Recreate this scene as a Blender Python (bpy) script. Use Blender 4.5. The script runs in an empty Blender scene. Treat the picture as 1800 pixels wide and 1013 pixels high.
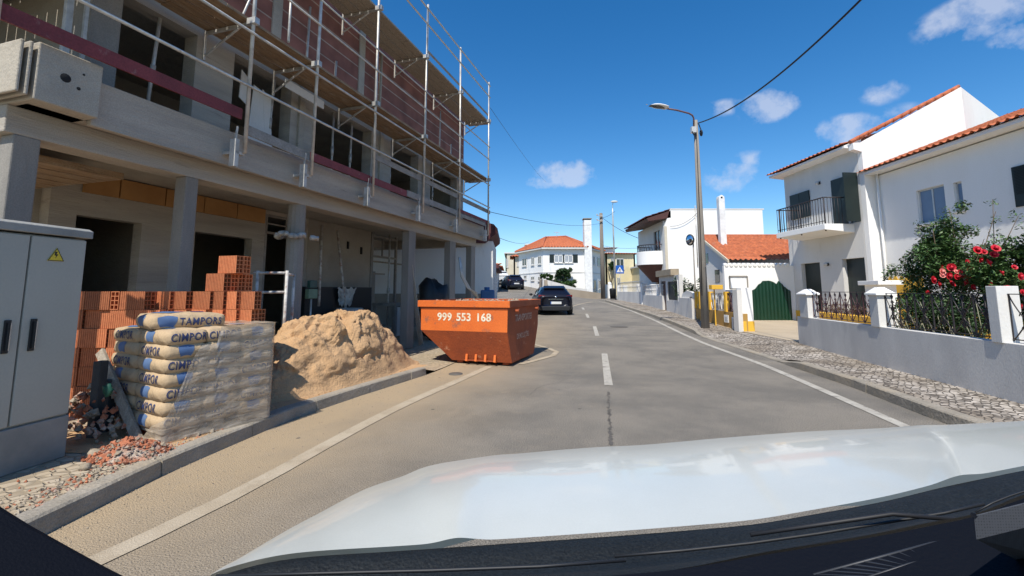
import bpy, bmesh, math, random
from mathutils import Vector, Matrix, noise as mnoise
R = math.radians
random.seed(7)
C = bpy.context.scene.collection
sc = bpy.context.scene

# ---------------------------------------------------------------- camera
TILT = R(6.5); FEFF = 800.0; FPX = FEFF * math.cos(TILT); CY = 512 - FPX * math.tan(TILT); EYE = 1.45
cd = bpy.data.cameras.new('dash_camera'); cam = bpy.data.objects.new('dash_camera', cd); C.objects.link(cam)
cam.location = (0, 0, EYE); cam.rotation_euler = (R(90) + TILT, 0, 0)
cd.sensor_width = 36; cd.lens = FPX / 1800 * 36; cd.clip_end = 4000; cd.clip_start = 0.05
cd.shift_y = -(506.5 - CY) / 1800.0
sc.camera = cam

def ray(px, py):
    a = (px - 900) / FPX; b = -(py - CY) / FPX
    return Vector((a, math.cos(TILT) - math.sin(TILT) * b, math.sin(TILT) + math.cos(TILT) * b))

# ---------------------------------------------------------------- sun, sky, exposure
SUN_EL = R(55); SUN_TRAVEL = R(18.2)        # light travels towards (sin, cos) of this heading
sd = bpy.data.lights.new('sun', 'SUN'); sd.energy = 4.5; sd.angle = R(0.5); sd.color = (1.0, 0.95, 0.86)
sun = bpy.data.objects.new('sun', sd); C.objects.link(sun)
trav = Vector((math.sin(SUN_TRAVEL) * math.cos(SUN_EL), math.cos(SUN_TRAVEL) * math.cos(SUN_EL), -math.sin(SUN_EL)))
sun.rotation_euler = trav.to_track_quat('-Z', 'Y').to_euler()
sun.location = (0, -10, 30)
world = bpy.data.worlds.new('World'); sc.world = world; world.use_nodes = True
wn = world.node_tree.nodes; wl = world.node_tree.links; wn.clear()
sky = wn.new('ShaderNodeTexSky'); sky.sky_type = 'NISHITA'; sky.sun_disc = False
sky.sun_elevation = SUN_EL; sky.sun_rotation = math.atan2(-trav.x, -trav.y)
sky.air_density = 1.0; sky.dust_density = 0.25; sky.ozone_density = 3.0
hs = wn.new('ShaderNodeHueSaturation'); hs.inputs['Saturation'].default_value = 1.36; hs.inputs['Hue'].default_value = 0.501
hs.inputs['Value'].default_value = 1.0
wl.new(sky.outputs[0], hs.inputs['Color'])
tc = wn.new('ShaderNodeTexCoord')
nz = wn.new('ShaderNodeTexNoise'); nz.inputs['Scale'].default_value = 16; nz.inputs['Detail'].default_value = 7; nz.inputs['Roughness'].default_value = 0.58
wl.new(tc.outputs['Generated'], nz.inputs['Vector'])
def wmath(op, a, b=None, clamp=False):
    n = wn.new('ShaderNodeMath'); n.operation = op; n.use_clamp = clamp
    for i, v in enumerate((a, b)):
        if v is None: continue
        if isinstance(v, (int, float)): n.inputs[i].default_value = v
        else: wl.new(v, n.inputs[i])
    return n.outputs[0]
def wdot(v):
    n = wn.new('ShaderNodeVectorMath'); n.operation = 'DOT_PRODUCT'; n.inputs[1].default_value = v
    wl.new(tc.outputs['Generated'], n.inputs[0]); return n.outputs['Value']
clouds = [(995, 305, 55, 26, .9), (955, 322, 40, 12, .6), (1350, 188, 55, 30, .9), (1272, 190, 42, 16, .5), (1290, 312, 52, 28, .85), (1345, 328, 50, 10, .5),
          (1490, 230, 66, 30, .8), (1552, 164, 42, 22, .5), (1745, 18, 135, 46, 1.0), (1800, 60, 60, 32, .8), (1318, 280, 34, 16, .4), (1580, 200, 46, 18, .35)]
csum = None
for (cx, cy, w_, h_, s_) in clouds:
    d0 = ray(cx, cy).normalized(); rt = (ray(cx + 1, cy).normalized() - d0) * 1.0; up = (ray(cx, cy - 1).normalized() - d0)
    ru = rt / (rt.length_squared * w_ * 1.12); uu = up / (up.length_squared * h_ * 1.12)
    u = wmath('SUBTRACT', wdot(ru), d0.dot(ru)); v = wmath('SUBTRACT', wdot(uu), d0.dot(uu))
    q = wmath('ADD', wmath('MULTIPLY', u, u), wmath('MULTIPLY', v, v))
    k = wmath('MULTIPLY', wmath('SUBTRACT', 1.0, q, True), s_)
    front = wmath('GREATER_THAN', wdot(d0), 0.3); k = wmath('MULTIPLY', k, front)
    csum = k if csum is None else wmath('MAXIMUM', csum, k)
nn = wmath('MULTIPLY', wmath('SUBTRACT', nz.outputs['Fac'], 0.53), 4.2)
cm = wmath('ADD', csum, nn)
cm = wmath('MULTIPLY', wmath('MULTIPLY', cm, 1.25, True), wmath('MULTIPLY', csum, 3.0, True))
cmix = wn.new('ShaderNodeMix'); cmix.data_type = 'RGBA'; wl.new(wmath('MULTIPLY', cm, 0.55), cmix.inputs[0])
wl.new(hs.outputs[0], cmix.inputs[6]); cmix.inputs[7].default_value = (4.6, 4.9, 5.7, 1)
bg = wn.new('ShaderNodeBackground'); bg.inputs['Strength'].default_value = 0.125
wl.new(cmix.outputs[2], bg.inputs['Color'])
wo = wn.new('ShaderNodeOutputWorld'); wl.new(bg.outputs[0], wo.inputs[0])
sc.view_settings.view_transform = 'Standard'; sc.view_settings.look = 'None'; sc.view_settings.gamma = 1
sc.view_settings.use_curve_mapping = False; sc.view_settings.exposure = 0.34

# ---------------------------------------------------------------- mesh helpers
def lerp(a, b, t): return a + (b - a) * t
def interp(tab, x):
    if x <= tab[0][0]: return tab[0][1]
    for (a, va), (b, vb) in zip(tab, tab[1:]):
        if x <= b: return lerp(va, vb, (x - a) / (b - a))
    return tab[-1][1]
def sstep(a, b, x):
    t = min(1, max(0, (x - a) / (b - a))); return t * t * (3 - 2 * t)
def ground(x, y):
    b = interp([(9, 0), (15, .07), (20, .18), (25, .32), (32, .45), (44, .66), (60, .9), (85, 1.2), (200, 1.6)], y)
    s = interp([(24, 0), (45, .95), (80, 3.0), (130, 4.5), (200, 5)], y)
    return b + s * (1 - sstep(1.5, 8.5, x))

class Fr:
    """a street frame: local y runs along the street towards the vanishing point vp, local x to its right"""
    def __init__(s, vp, ox=0.0, oy=0.0, oz=0.0):
        s.a = math.atan((vp - 900) / FEFF); s.o = Vector((ox, oy, oz)); s.c = math.cos(s.a); s.s = math.sin(s.a)
    def loc(s, X, Y):
        X -= s.o.x; Y -= s.o.y
        return (X * s.c - Y * s.s, X * s.s + Y * s.c)
    def wor(s, x, y): return (x * s.c + y * s.s + s.o.x, -x * s.s + y * s.c + s.o.y)
    def hit(s, px, py, x=None, y=None, z=None):
        r = ray(px, py); l = (r.x * s.c - r.y * s.s, r.x * s.s + r.y * s.c); o = s.loc(0, 0)
        if x is not None: t = (x - o[0]) / l[0]
        elif y is not None: t = (y - o[1]) / l[1]
        else: t = (z + s.o.z - EYE) / r.z
        return Vector((o[0] + l[0] * t, o[1] + l[1] * t, EYE + r.z * t - s.o.z))
def hitg(px, py, dz=0.0):
    r = ray(px, py); t = .5; st = .05; last = t
    while t < 140:
        if EYE + r.z * t <= ground(r.x * t, r.y * t) + dz:
            lo, hi = last, t
            for _ in range(24):
                m = (lo + hi) / 2
                if EYE + r.z * m <= ground(r.x * m, r.y * m) + dz: hi = m
                else: lo = m
            t = hi; break
        last = t; t += st
    return Vector((r.x * t, r.y * t, ground(r.x * t, r.y * t) + dz))
def atd(px, py, Y):
    r = ray(px, py); t = Y / r.y
    return Vector((r.x * t, Y, EYE + r.z * t))

def tagit(o, label=None, cat=None, group=None, kind=None):
    if label: o['label'] = label
    if cat: o['category'] = cat
    if group: o['group'] = group
    if kind: o['kind'] = kind
    return o
def thing(name, label, cat, loc=(0, 0, 0), rz=0.0, group=None):
    o = bpy.data.objects.new(name, None); C.objects.link(o); o.empty_display_size = .2
    o.location = loc; o.rotation_euler = (0, 0, rz)
    return tagit(o, label, cat, group)
def fthing(name, label, cat, fr, group=None):
    return thing(name, label, cat, fr.o, -fr.a, group)
class MB:
    def __init__(s): s.v = []; s.f = []; s.m = []; s.sm = []; s.mi = 0; s.smooth = False
    def face(s, idx): s.f.append(tuple(idx)); s.m.append(s.mi); s.sm.append(s.smooth)
    def quad(s, a, b, c, d):
        n = len(s.v); s.v += [tuple(a), tuple(b), tuple(c), tuple(d)]; s.face((n, n + 1, n + 2, n + 3)); return s
    def tri(s, a, b, c):
        n = len(s.v); s.v += [tuple(a), tuple(b), tuple(c)]; s.face((n, n + 1, n + 2)); return s
    def box(s, x0, x1, y0, y1, z0, z1, M=None):
        n = len(s.v)
        P = [(x0, y0, z0), (x1, y0, z0), (x1, y1, z0), (x0, y1, z0), (x0, y0, z1), (x1, y0, z1), (x1, y1, z1), (x0, y1, z1)]
        s.v += [tuple(M @ Vector(p)) if M else p for p in P]
        for q in ((0, 3, 2, 1), (4, 5, 6, 7), (0, 1, 5, 4), (1, 2, 6, 5), (2, 3, 7, 6), (3, 0, 4, 7)): s.face([n + k for k in q])
        return s
    def bar(s, a, b, w, h=None, up=(0, 0, 1)):
        """square-section bar from a to b"""
        a = Vector(a); b = Vector(b); h = h or w; d = (b - a).normalized(); u = Vector(up)
        if abs(d.dot(u)) > .98: u = Vector((0, 1, 0))
        r = d.cross(u).normalized() * w / 2; t = r.cross(d).normalized() * h / 2; n = len(s.v)
        for p in (a, b):
            for k in ((-1, -1), (1, -1), (1, 1), (-1, 1)): s.v.append(tuple(p + r * k[0] + t * k[1]))
        for q in ((3, 2, 1, 0), (4, 5, 6, 7), (0, 1, 5, 4), (1, 2, 6, 5), (2, 3, 7, 6), (3, 0, 4, 7)): s.face([n + k for k in q])
        return s
    def tube(s, pts, r, seg=8, r2=None, cap=True):
        pts = [Vector(p) for p in pts]; n0 = len(s.v); N = len(pts); old = s.smooth; s.smooth = True; pu = None
        for i, p in enumerate(pts):
            d = (pts[min(i + 1, N - 1)] - pts[max(i - 1, 0)]).normalized()
            u = pu if pu is not None else (Vector((0, 0, 1)) if abs(d.z) < .9 else Vector((1, 0, 0)))
            e1 = d.cross(u).normalized(); e2 = e1.cross(d).normalized(); pu = e2
            rr = r if r2 is None else lerp(r, r2, i / (N - 1))
            for k in range(seg):
                a = 2 * math.pi * k / seg; s.v.append(tuple(p + (e1 * math.cos(a) + e2 * math.sin(a)) * rr))
        for i in range(N - 1):
            for k in range(seg):
                a = n0 + i * seg + k; b = n0 + i * seg + (k + 1) % seg; s.face((a, b, b + seg, a + seg))
        s.smooth = False
        if cap:
            s.face([n0 + k for k in range(seg)][::-1]); s.face([n0 + (N - 1) * seg + k for k in range(seg)])
        s.smooth = old; return s
    def prism(s, poly, d):
        """extrude polygon (list of 3D points) by vector d"""
        n = len(s.v); k = len(poly); d = Vector(d)
        s.v += [tuple(p) for p in poly] + [tuple(Vector(p) + d) for p in poly]
        s.face(range(n, n + k)); s.face([n + k + i for i in range(k)][::-1])
        for i in range(k): s.face((n + i, n + k + i, n + k + (i + 1) % k, n + (i + 1) % k))
        return s
    def grid(s, fn, nu, nv, closeu=False):
        n = len(s.v); old = s.smooth
        for j in range(nv + 1):
            for i in range(nu + (0 if closeu else 1)): s.v.append(tuple(fn(i / nu, j / nv)))
        w = nu if closeu else nu + 1
        for j in range(nv):
            for i in range(nu):
                a = n + j * w + i; b = n + j * w + (i + 1) % w if closeu else a + 1
                s.face((a, b, b + w, a + w))
        return s
    def lathe(s, prof, c=(0, 0, 0), seg=20, axis='z'):
        c = Vector(c)
        def fn(u, v):
            r, h = interp2(prof, v); a = 2 * math.pi * u
            if axis == 'z': return c + Vector((r * math.cos(a), r * math.sin(a), h))
            if axis == 'x': return c + Vector((h, r * math.cos(a), r * math.sin(a)))
            return c + Vector((r * math.cos(a), h, r * math.sin(a)))
        o = s.smooth; s.smooth = True; s.grid(fn, seg, len(prof) - 1, True); s.smooth = o; return s
    def blob(s, c, r, seg=8, sc_=(1, 1, 1), nz=0.0, seed=0.0):
        c = Vector(c); o = s.smooth; s.smooth = True
        def fn(u, v):
            a = 2 * math.pi * u; t = math.pi * (v * .998 + .001)
            d = Vector((math.sin(t) * math.cos(a), math.sin(t) * math.sin(a), math.cos(t)))
            k = 1 + nz * mnoise.noise(d * 1.7 + Vector((seed, seed * .7, 0)))
            return c + Vector((d.x * r * sc_[0], d.y * r * sc_[1], d.z * r * sc_[2])) * k
        s.grid(fn, seg, max(4, seg // 2), True); s.smooth = o; return s
    def rock(s, c, r, seed):
        """angular lump"""
        rnd = random.Random(seed); n = len(s.v); c = Vector(c)
        base = [(1, 0, 0), (-1, 0, 0), (0, 1, 0), (0, -1, 0), (0, 0, 1), (0, 0, -1)]
        M = Matrix.Rotation(rnd.random() * 6, 3, 'Z') @ Matrix.Rotation(rnd.random() * 3, 3, 'X')
        for b in base: s.v.append(tuple(c + M @ (Vector(b) * r * rnd.uniform(.55, 1.25))))
        for q in ((0, 2, 4), (2, 1, 4), (1, 3, 4), (3, 0, 4), (2, 0, 5), (1, 2, 5), (3, 1, 5), (0, 3, 5)): s.face([n + k for k in q])
        return s
    def build(s, name, mats, parent=None, bevel=0, shift=None, uniq=False):
        me = bpy.data.meshes.new(name)
        v = s.v if shift is None else [tuple(Vector(p) - Vector(shift)) for p in s.v]
        me.from_pydata(v, [], s.f); me.update()
        if not isinstance(mats, (list, tuple)): mats = [mats]
        for m in mats: me.materials.append(m)
        me.polygons.foreach_set('material_index', s.m); me.polygons.foreach_set('use_smooth', s.sm)
        o = bpy.data.objects.new(name, me); C.objects.link(o)
        if parent: o.parent = parent
        if shift is not None: o.location = shift
        if bevel:
            b = o.modifiers.new('bevel', 'BEVEL'); b.width = bevel; b.segments = 2; b.limit_method = 'ANGLE'; b.angle_limit = R(40)
        return o
def interp2(prof, v):
    k = v * (len(prof) - 1); i = min(int(k), len(prof) - 2); t = k - i
    return (lerp(prof[i][0], prof[i + 1][0], t), lerp(prof[i][1], prof[i + 1][1], t))
def slabwall(mb, axis, c0, c1, u0, u1, z0, z1, holes=()):
    """wall between planes c0..c1 of the given axis with rectangular holes (ua,ub,za,zb); clean outer faces, lined reveals"""
    U = sorted({u0, u1, *[h[0] for h in holes], *[h[1] for h in holes]}); Z = sorted({z0, z1, *[h[2] for h in holes], *[h[3] for h in holes]})
    U = [u for u in U if u0 <= u <= u1]; Z = [z for z in Z if z0 <= z <= z1]
    def solid(i, j):
        if i < 0 or j < 0 or i >= len(U) - 1 or j >= len(Z) - 1: return False
        um = (U[i] + U[i + 1]) / 2; zm = (Z[j] + Z[j + 1]) / 2
        return not any(h[0] < um < h[1] and h[2] < zm < h[3] for h in holes)
    def P(c, u, z): return (c, u, z) if axis == 'x' else (u, c, z)
    for i in range(len(U) - 1):
        for j in range(len(Z) - 1):
            if not solid(i, j): continue
            a, b, p, q = U[i], U[i + 1], Z[j], Z[j + 1]
            for c in (c0, c1): mb.quad(P(c, a, p), P(c, b, p), P(c, b, q), P(c, a, q))
            if not solid(i - 1, j): mb.quad(P(c0, a, p), P(c1, a, p), P(c1, a, q), P(c0, a, q))
            if not solid(i + 1, j): mb.quad(P(c0, b, p), P(c1, b, p), P(c1, b, q), P(c0, b, q))
            if not solid(i, j - 1): mb.quad(P(c0, a, p), P(c1, a, p), P(c1, b, p), P(c0, b, p))
            if not solid(i, j + 1): mb.quad(P(c0, a, q), P(c1, a, q), P(c1, b, q), P(c0, b, q))
def text_mesh(body, size, depth=0.0, bold=0.0, spacing=1.0):
    cu = bpy.data.curves.new('lettering', 'FONT'); cu.body = body; cu.size = size; cu.extrude = depth; cu.offset = bold
    cu.align_x = 'CENTER'; cu.align_y = 'CENTER'; cu.space_character = spacing; cu.resolution_u = 3
    o = bpy.data.objects.new('lettering', cu); C.objects.link(o); bpy.context.view_layer.update()
    me = bpy.data.meshes.new_from_object(o.evaluated_get(bpy.context.evaluated_depsgraph_get()))
    C.objects.unlink(o); bpy.data.objects.remove(o); return me
def put_text(name, body, size, m, parent, org, xdir, ydir, off=0.003, bold=0.0, spacing=1.0, fn=None):
    me = text_mesh(body, size, 0.0, bold, spacing)
    if fn:
        bm = bmesh.new(); bm.from_mesh(me); bmesh.ops.triangulate(bm, faces=bm.faces[:])
        for _ in range(3):
            es = [e for e in bm.edges if e.calc_length() > size * .16]
            if es: bmesh.ops.subdivide_edges(bm, edges=es, cuts=1); bmesh.ops.triangulate(bm, faces=bm.faces[:])
        bm.to_mesh(me); bm.free()
    X = Vector(xdir).normalized(); Y = Vector(ydir).normalized(); N = X.cross(Y).normalized(); org = Vector(org)
    for v in me.vertices:
        v.co = fn(v.co.x, v.co.y) if fn else org + X * v.co.x + Y * v.co.y + N * off
    me.materials.clear(); me.materials.append(m)
    o = bpy.data.objects.new(name, me); C.objects.link(o); o.parent = parent; return o
def copy_tree(o, parent=None, depth=0):
    c = o.copy(); C.objects.link(c); c.parent = parent
    for ch in list(o.children): copy_tree(ch, c)
    return c
def ordinal(n): return ['first', 'second', 'third', 'fourth', 'fifth', 'sixth', 'seventh', 'eighth', 'ninth', 'tenth', 'eleventh', 'twelfth', 'thirteenth', 'fourteenth', 'fifteenth', 'sixteenth'][n]

# ---------------------------------------------------------------- materials
def mat(name, col, rough=.8, col2=None, scale=4.0, spread=(.35, .65), bump=0.0, bscale=30.0, metal=0.0, coord='Object', spec=.5, stretch=None, fine=0.0, fscale=60, col3=None, s3=1.3, r3=(.55, .72), coat=0.0):
    m = bpy.data.materials.new(name); m.use_nodes = True; nt = m.node_tree; N = nt.nodes; L = nt.links
    b = N['Principled BSDF']; b.inputs['Roughness'].default_value = rough; b.inputs['Metallic'].default_value = metal
    b.inputs['Specular IOR Level'].default_value = spec
    if coat: b.inputs['Coat Weight'].default_value = coat; b.inputs['Coat Roughness'].default_value = .06
    t = N.new('ShaderNodeTexCoord'); mp = N.new('ShaderNodeMapping'); L.new(t.outputs[coord], mp.inputs[0])
    if stretch: mp.inputs['Scale'].default_value = stretch
    c4 = (*col, 1); out = None
    if col2 is None: col2 = tuple(c * .82 for c in col)
    n = N.new('ShaderNodeTexNoise'); n.inputs['Scale'].default_value = scale; n.inputs['Detail'].default_value = 6; n.inputs['Roughness'].default_value = .6
    L.new(mp.outputs[0], n.inputs['Vector'])
    r = N.new('ShaderNodeMapRange'); r.inputs[1].default_value = spread[0]; r.inputs[2].default_value = spread[1]; L.new(n.outputs['Fac'], r.inputs[0])
    x = N.new('ShaderNodeMix'); x.data_type = 'RGBA'; L.new(r.outputs[0], x.inputs[0]); x.inputs[6].default_value = c4; x.inputs[7].default_value = (*col2, 1)
    out = x.outputs[2]
    if col3:
        n3 = N.new('ShaderNodeTexNoise'); n3.inputs['Scale'].default_value = s3; n3.inputs['Detail'].default_value = 9; n3.inputs['Roughness'].default_value = .7; L.new(mp.outputs[0], n3.inputs['Vector'])
        r3n = N.new('ShaderNodeMapRange'); r3n.inputs[1].default_value = r3[0]; r3n.inputs[2].default_value = r3[1]; L.new(n3.outputs['Fac'], r3n.inputs[0])
        x3 = N.new('ShaderNodeMix'); x3.data_type = 'RGBA'; L.new(r3n.outputs[0], x3.inputs[0]); L.new(out, x3.inputs[6]); x3.inputs[7].default_value = (*col3, 1); out = x3.outputs[2]
    if fine:
        n2 = N.new('ShaderNodeTexNoise'); n2.inputs['Scale'].default_value = fscale; n2.inputs['Detail'].default_value = 3; L.new(t.outputs[coord], n2.inputs['Vector'])
        r2 = N.new('ShaderNodeMapRange'); r2.inputs[1].default_value = .3; r2.inputs[2].default_value = .7; r2.inputs[3].default_value = 1 - fine; r2.inputs[4].default_value = 1 + fine; L.new(n2.outputs['Fac'], r2.inputs[0])
        x2 = N.new('ShaderNodeVectorMath'); x2.operation = 'SCALE'; L.new(out, x2.inputs[0]); L.new(r2.outputs[0], x2.inputs['Scale']); out = x2.outputs[0]
    L.new(out, b.inputs['Base Color'])
    if bump:
        nb = N.new('ShaderNodeTexNoise'); nb.inputs['Scale'].default_value = bscale; nb.inputs['Detail'].default_value = 5; L.new(mp.outputs[0], nb.inputs['Vector'])
        bp = N.new('ShaderNodeBump'); bp.inputs['Strength'].default_value = bump; bp.inputs['Distance'].default_value = .02; L.new(nb.outputs['Fac'], bp.inputs['Height']); L.new(bp.outputs[0], b.inputs['Normal'])
    m['col_out'] = 0
    return m
def nodes_of(m): nt = m.node_tree; return nt.nodes, nt.links, nt.nodes['Principled BSDF']
def overlay(m, fac_builder, col):
    """mix another colour over a material's base colour by a procedural mask"""
    N, L, b = nodes_of(m); src = b.inputs['Base Color'].links[0].from_socket
    x = N.new('ShaderNodeMix'); x.data_type = 'RGBA'; L.new(src, x.inputs[6]); x.inputs[7].default_value = (*col, 1)
    L.new(fac_builder(N, L), x.inputs[0]); L.new(x.outputs[2], b.inputs['Base Color']); return m

M = {}
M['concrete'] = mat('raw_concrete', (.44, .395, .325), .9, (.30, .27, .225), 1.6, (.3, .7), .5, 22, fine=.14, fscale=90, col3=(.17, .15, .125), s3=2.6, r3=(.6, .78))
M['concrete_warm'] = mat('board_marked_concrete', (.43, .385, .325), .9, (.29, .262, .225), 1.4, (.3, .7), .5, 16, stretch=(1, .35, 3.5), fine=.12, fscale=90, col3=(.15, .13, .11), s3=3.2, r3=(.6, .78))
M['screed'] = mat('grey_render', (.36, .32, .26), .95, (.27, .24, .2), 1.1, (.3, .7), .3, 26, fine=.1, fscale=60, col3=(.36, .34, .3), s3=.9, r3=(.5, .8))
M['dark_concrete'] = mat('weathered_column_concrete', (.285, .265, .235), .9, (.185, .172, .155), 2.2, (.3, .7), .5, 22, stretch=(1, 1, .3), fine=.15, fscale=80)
M['kerb'] = mat('kerb_concrete', (.33, .29, .235), .92, (.22, .195, .155), 3, (.3, .7), .6, 30, fine=.2, fscale=120, col3=(.36, .29, .2), s3=1.8, r3=(.5, .75))
M['timber'] = mat('formwork_timber', (.36, .235, .13), .8, (.2, .125, .07), 3, (.3, .7), .3, 18, stretch=(6, 1, 6), fine=.15, fscale=60, col3=(.4, .33, .25), s3=2.4, r3=(.5, .75))
M['plank'] = mat('weathered_plank', (.42, .36, .28), .85, (.27, .22, .165), 3, (.3, .7), .4, 20, stretch=(8, 8, 1), fine=.2, fscale=60)
M['greyplank'] = mat('grey_board', (.33, .31, .28), .85, (.2, .185, .165), 3, (.3, .7), .4, 20, fine=.2, fscale=60)
M['redboard'] = mat('red_toe_board', (.23, .045, .05), .75, (.14, .028, .032), 3, (.3, .7), .2, 20, fine=.2, fscale=50, col3=(.3, .2, .18), s3=5, r3=(.62, .75))
M['galv'] = mat('galvanised_tube', (.62, .60, .56), .45, (.36, .34, .31), 6, (.3, .7), .1, 40, metal=.35, col3=(.33, .26, .2), s3=7, r3=(.6, .7))
M['whitetube'] = mat('paint_spattered_tube', (.55, .53, .49), .6, (.3, .25, .22), 8, (.4, .6), .2, 40, col3=(.32, .14, .09), s3=9, r3=(.58, .64))
M['black'] = mat('black_plastic', (.012, .013, .015), .55)
M['rubber'] = mat('tyre_rubber', (.018, .018, .018), .85)
M['dark'] = mat('hole_shade', (.012, .012, .013), .9)  # near-black that paints the shade inside holes and slots
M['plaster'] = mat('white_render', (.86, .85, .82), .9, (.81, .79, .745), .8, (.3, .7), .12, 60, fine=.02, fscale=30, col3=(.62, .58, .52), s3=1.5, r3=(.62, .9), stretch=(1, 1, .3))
M['plaster_grey_shade'] = mat('pale_grey_and_shaded_render', (.68, .665, .63), .9, (.60, .585, .55), .8, (.3, .7), .12, 60, fine=.03, fscale=30, col3=(.5, .47, .42), s3=1.6, r3=(.62, .85), stretch=(1, 1, .3))  # pale grey parts, and white walls with street-side shade put into the colour
M['wallgrey'] = mat('grey_painted_wall', (.68, .655, .61), .85, (.54, .52, .49), 1.3, (.35, .65), .15, 50, fine=.05, fscale=40, col3=(.36, .35, .33), s3=1.5, r3=(.6, .85), stretch=(1, 1, .4))
M['yellow'] = mat('yellow_ochre_paint', (.78, .46, .05), .85, (.68, .38, .04), 1.5, (.3, .7), .1, 50, fine=.05)
M['cream'] = mat('cream_render', (.62, .56, .44), .9, (.54, .48, .37), .9, (.3, .7), .1, 50)
M['paleyellow'] = mat('pale_yellow_render', (.66, .57, .36), .9, (.58, .50, .31), .9, (.3, .7), .1, 50)
M['tile'] = mat('terracotta_tile', (.50, .145, .055), .8, (.36, .095, .04), 3.5, (.3, .7), .2, 40, fine=.22, fscale=9, col3=(.30, .15, .10), s3=2.2, r3=(.56, .78))
M['tile_dark'] = mat('old_dark_red_tile', (.12, .035, .035), .8, (.075, .024, .024), 3, (.3, .7), .2, 40, fine=.2, fscale=9)
M['brown'] = mat('brown_varnished_wood', (.10, .035, .025), .6, (.06, .022, .017), 3, (.3, .7), .1, 40)
M['green'] = mat('dark_green_gate_paint', (.006, .042, .022), .35, (.004, .03, .016), 2, (.3, .7), .05, 40)
M['shutter'] = mat('dark_green_shutter', (.012, .022, .020), .5, (.008, .015, .014), 2)
M['glass'] = mat('window_glass_dark', (.015, .018, .022), .06, spec=.8)
M['blueglass'] = mat('window_blue_blind', (.17, .25, .37), .35, (.14, .21, .32), 1.5, spec=.5)
M['alu'] = mat('aluminium_frame', (.62, .62, .6), .4, metal=.3)
M['iron'] = mat('wrought_iron_dark', (.018, .016, .018), .5, (.03, .02, .02), 8)
M['ironbrown'] = mat('wrought_iron_brown', (.09, .035, .04), .55, (.06, .025, .028), 8)
M['ironwhite'] = mat('white_painted_iron', (.66, .65, .63), .6)
M['cabinet'] = mat('grey_cabinet_enamel', (.38, .38, .335), .55, (.34, .34, .30), 1.0, (.3, .7), .04, 60, col3=(.2, .2, .19), s3=7, r3=(.7, .74), fine=.03)
M['plinth'] = mat('cabinet_plinth', (.34, .33, .30), .75, (.15, .16, .155), 1.5, (.3, .7), .2, 50)
M['paper'] = mat('kraft_paper_bag', (.50, .365, .22), .8, (.41, .295, .175), 2.5, (.3, .7), .9, 11, fine=.06, fscale=30)
M['blueprint'] = mat('blue_bag_print', (.055, .115, .26), .7, (.10, .16, .28), 4)
M['navyprint'] = mat('navy_bag_print', (.02, .03, .10), .7, (.03, .045, .13), 5)
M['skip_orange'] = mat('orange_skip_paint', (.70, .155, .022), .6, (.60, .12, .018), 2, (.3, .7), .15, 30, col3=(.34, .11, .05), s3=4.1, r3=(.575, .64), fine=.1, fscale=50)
M['skip_shade_rust'] = mat('rusty_and_shaded_orange_steel', (.36, .075, .018), .75, (.24, .05, .016), 2.5, (.3, .7), .3, 26, col3=(.5, .22, .12), s3=4, r3=(.62, .7), fine=.15, fscale=50)  # darker orange: rusty parts, and skip panels with their shade painted in
M['letter'] = mat('cream_lettering', (.75, .70, .55), .8, (.6, .42, .25), 9, (.45, .7))
M['white_text'] = mat('faded_white_lettering', (.55, .40, .32), .8, (.42, .22, .14), 9, (.4, .6))
M['sand'] = mat('builders_sand', (.50, .315, .165), 1, (.385, .235, .12), 2.2, (.3, .7), .9, 34, fine=.2, fscale=160, col3=(.36, .2, .095), s3=5, r3=(.6, .75))
M['rubble_red'] = mat('broken_brick', (.42, .15, .075), .95, (.30, .10, .05), 6, (.3, .7), .5, 40, fine=.25, fscale=30, col3=(.38, .33, .27), s3=4.5, r3=(.5, .62))
M['stone'] = mat('loose_stone', (.34, .285, .21), .95, (.25, .2, .145), 6, (.3, .7), .5, 40, fine=.25, fscale=30)
M['paint_white'] = mat('white_car_paint', (.54, .55, .505), .32, (.50, .51, .465), 2.5, (.35, .65), coat=.4, spec=.3, fine=.03, fscale=300)
M['navy'] = mat('navy_car_paint', (.004, .005, .012), .3, (.005, .006, .014), 1, coat=.25, spec=.3)
M['navy2'] = mat('dark_blue_car_paint', (.006, .008, .02), .35, (.007, .009, .022), 1, coat=.25, spec=.3)
M['whitecar'] = mat('white_pickup_paint', (.66, .66, .65), .3, coat=.5)
M['cowl'] = mat('grey_cowl_plastic', (.012, .0145, .016), .6, (.007, .0085, .0095), 2.2, (.35, .65), .25, 160, fine=.5, fscale=260, spec=.25)
M['dash'] = mat('navy_dashboard_plastic', (.0035, .0045, .008), .7, (.0028, .0038, .007), 2, (.3, .7), .15, 220, spec=.12)
M['redlamp'] = mat('red_tail_lamp', (.20, .01, .012), .2, spec=.8)
M['plate'] = mat('number_plate', (.72, .72, .70), .5)
M['chrome'] = mat('chrome_trim', (.7, .7, .72), .15, metal=1)
M['mirror'] = mat('mirror_glass', (.8, .82, .84), .04, metal=1)
M['signblue'] = mat('blue_sign_face', (.02, .12, .48), .4)
M['signwhite'] = mat('white_sign_face', (.82, .82, .82), .5)
M['signyellow'] = mat('yellow_warning_face', (.78, .58, .04), .5)
M['woodpole'] = mat('weathered_wood_pole', (.25, .21, .17), .9, (.16, .135, .11), 5, (.3, .7), .4, 20, stretch=(6, 6, .6))
M['polegrey'] = mat('grey_pole_concrete', (.30, .27, .23), .9, (.20, .18, .155), 4, (.3, .7), .4, 30, stretch=(4, 4, .4))
M['leaf'] = mat('rose_leaf', (.085, .16, .04), .5, (.035, .075, .02), 6, (.3, .7), col3=(.10, .13, .04), s3=3, r3=(.55, .7))
M['leaf2'] = mat('bush_leaf', (.05, .10, .03), .6, (.025, .055, .018), 4, (.3, .7))
M['stem'] = mat('brown_stem', (.11, .075, .045), .8)
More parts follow.
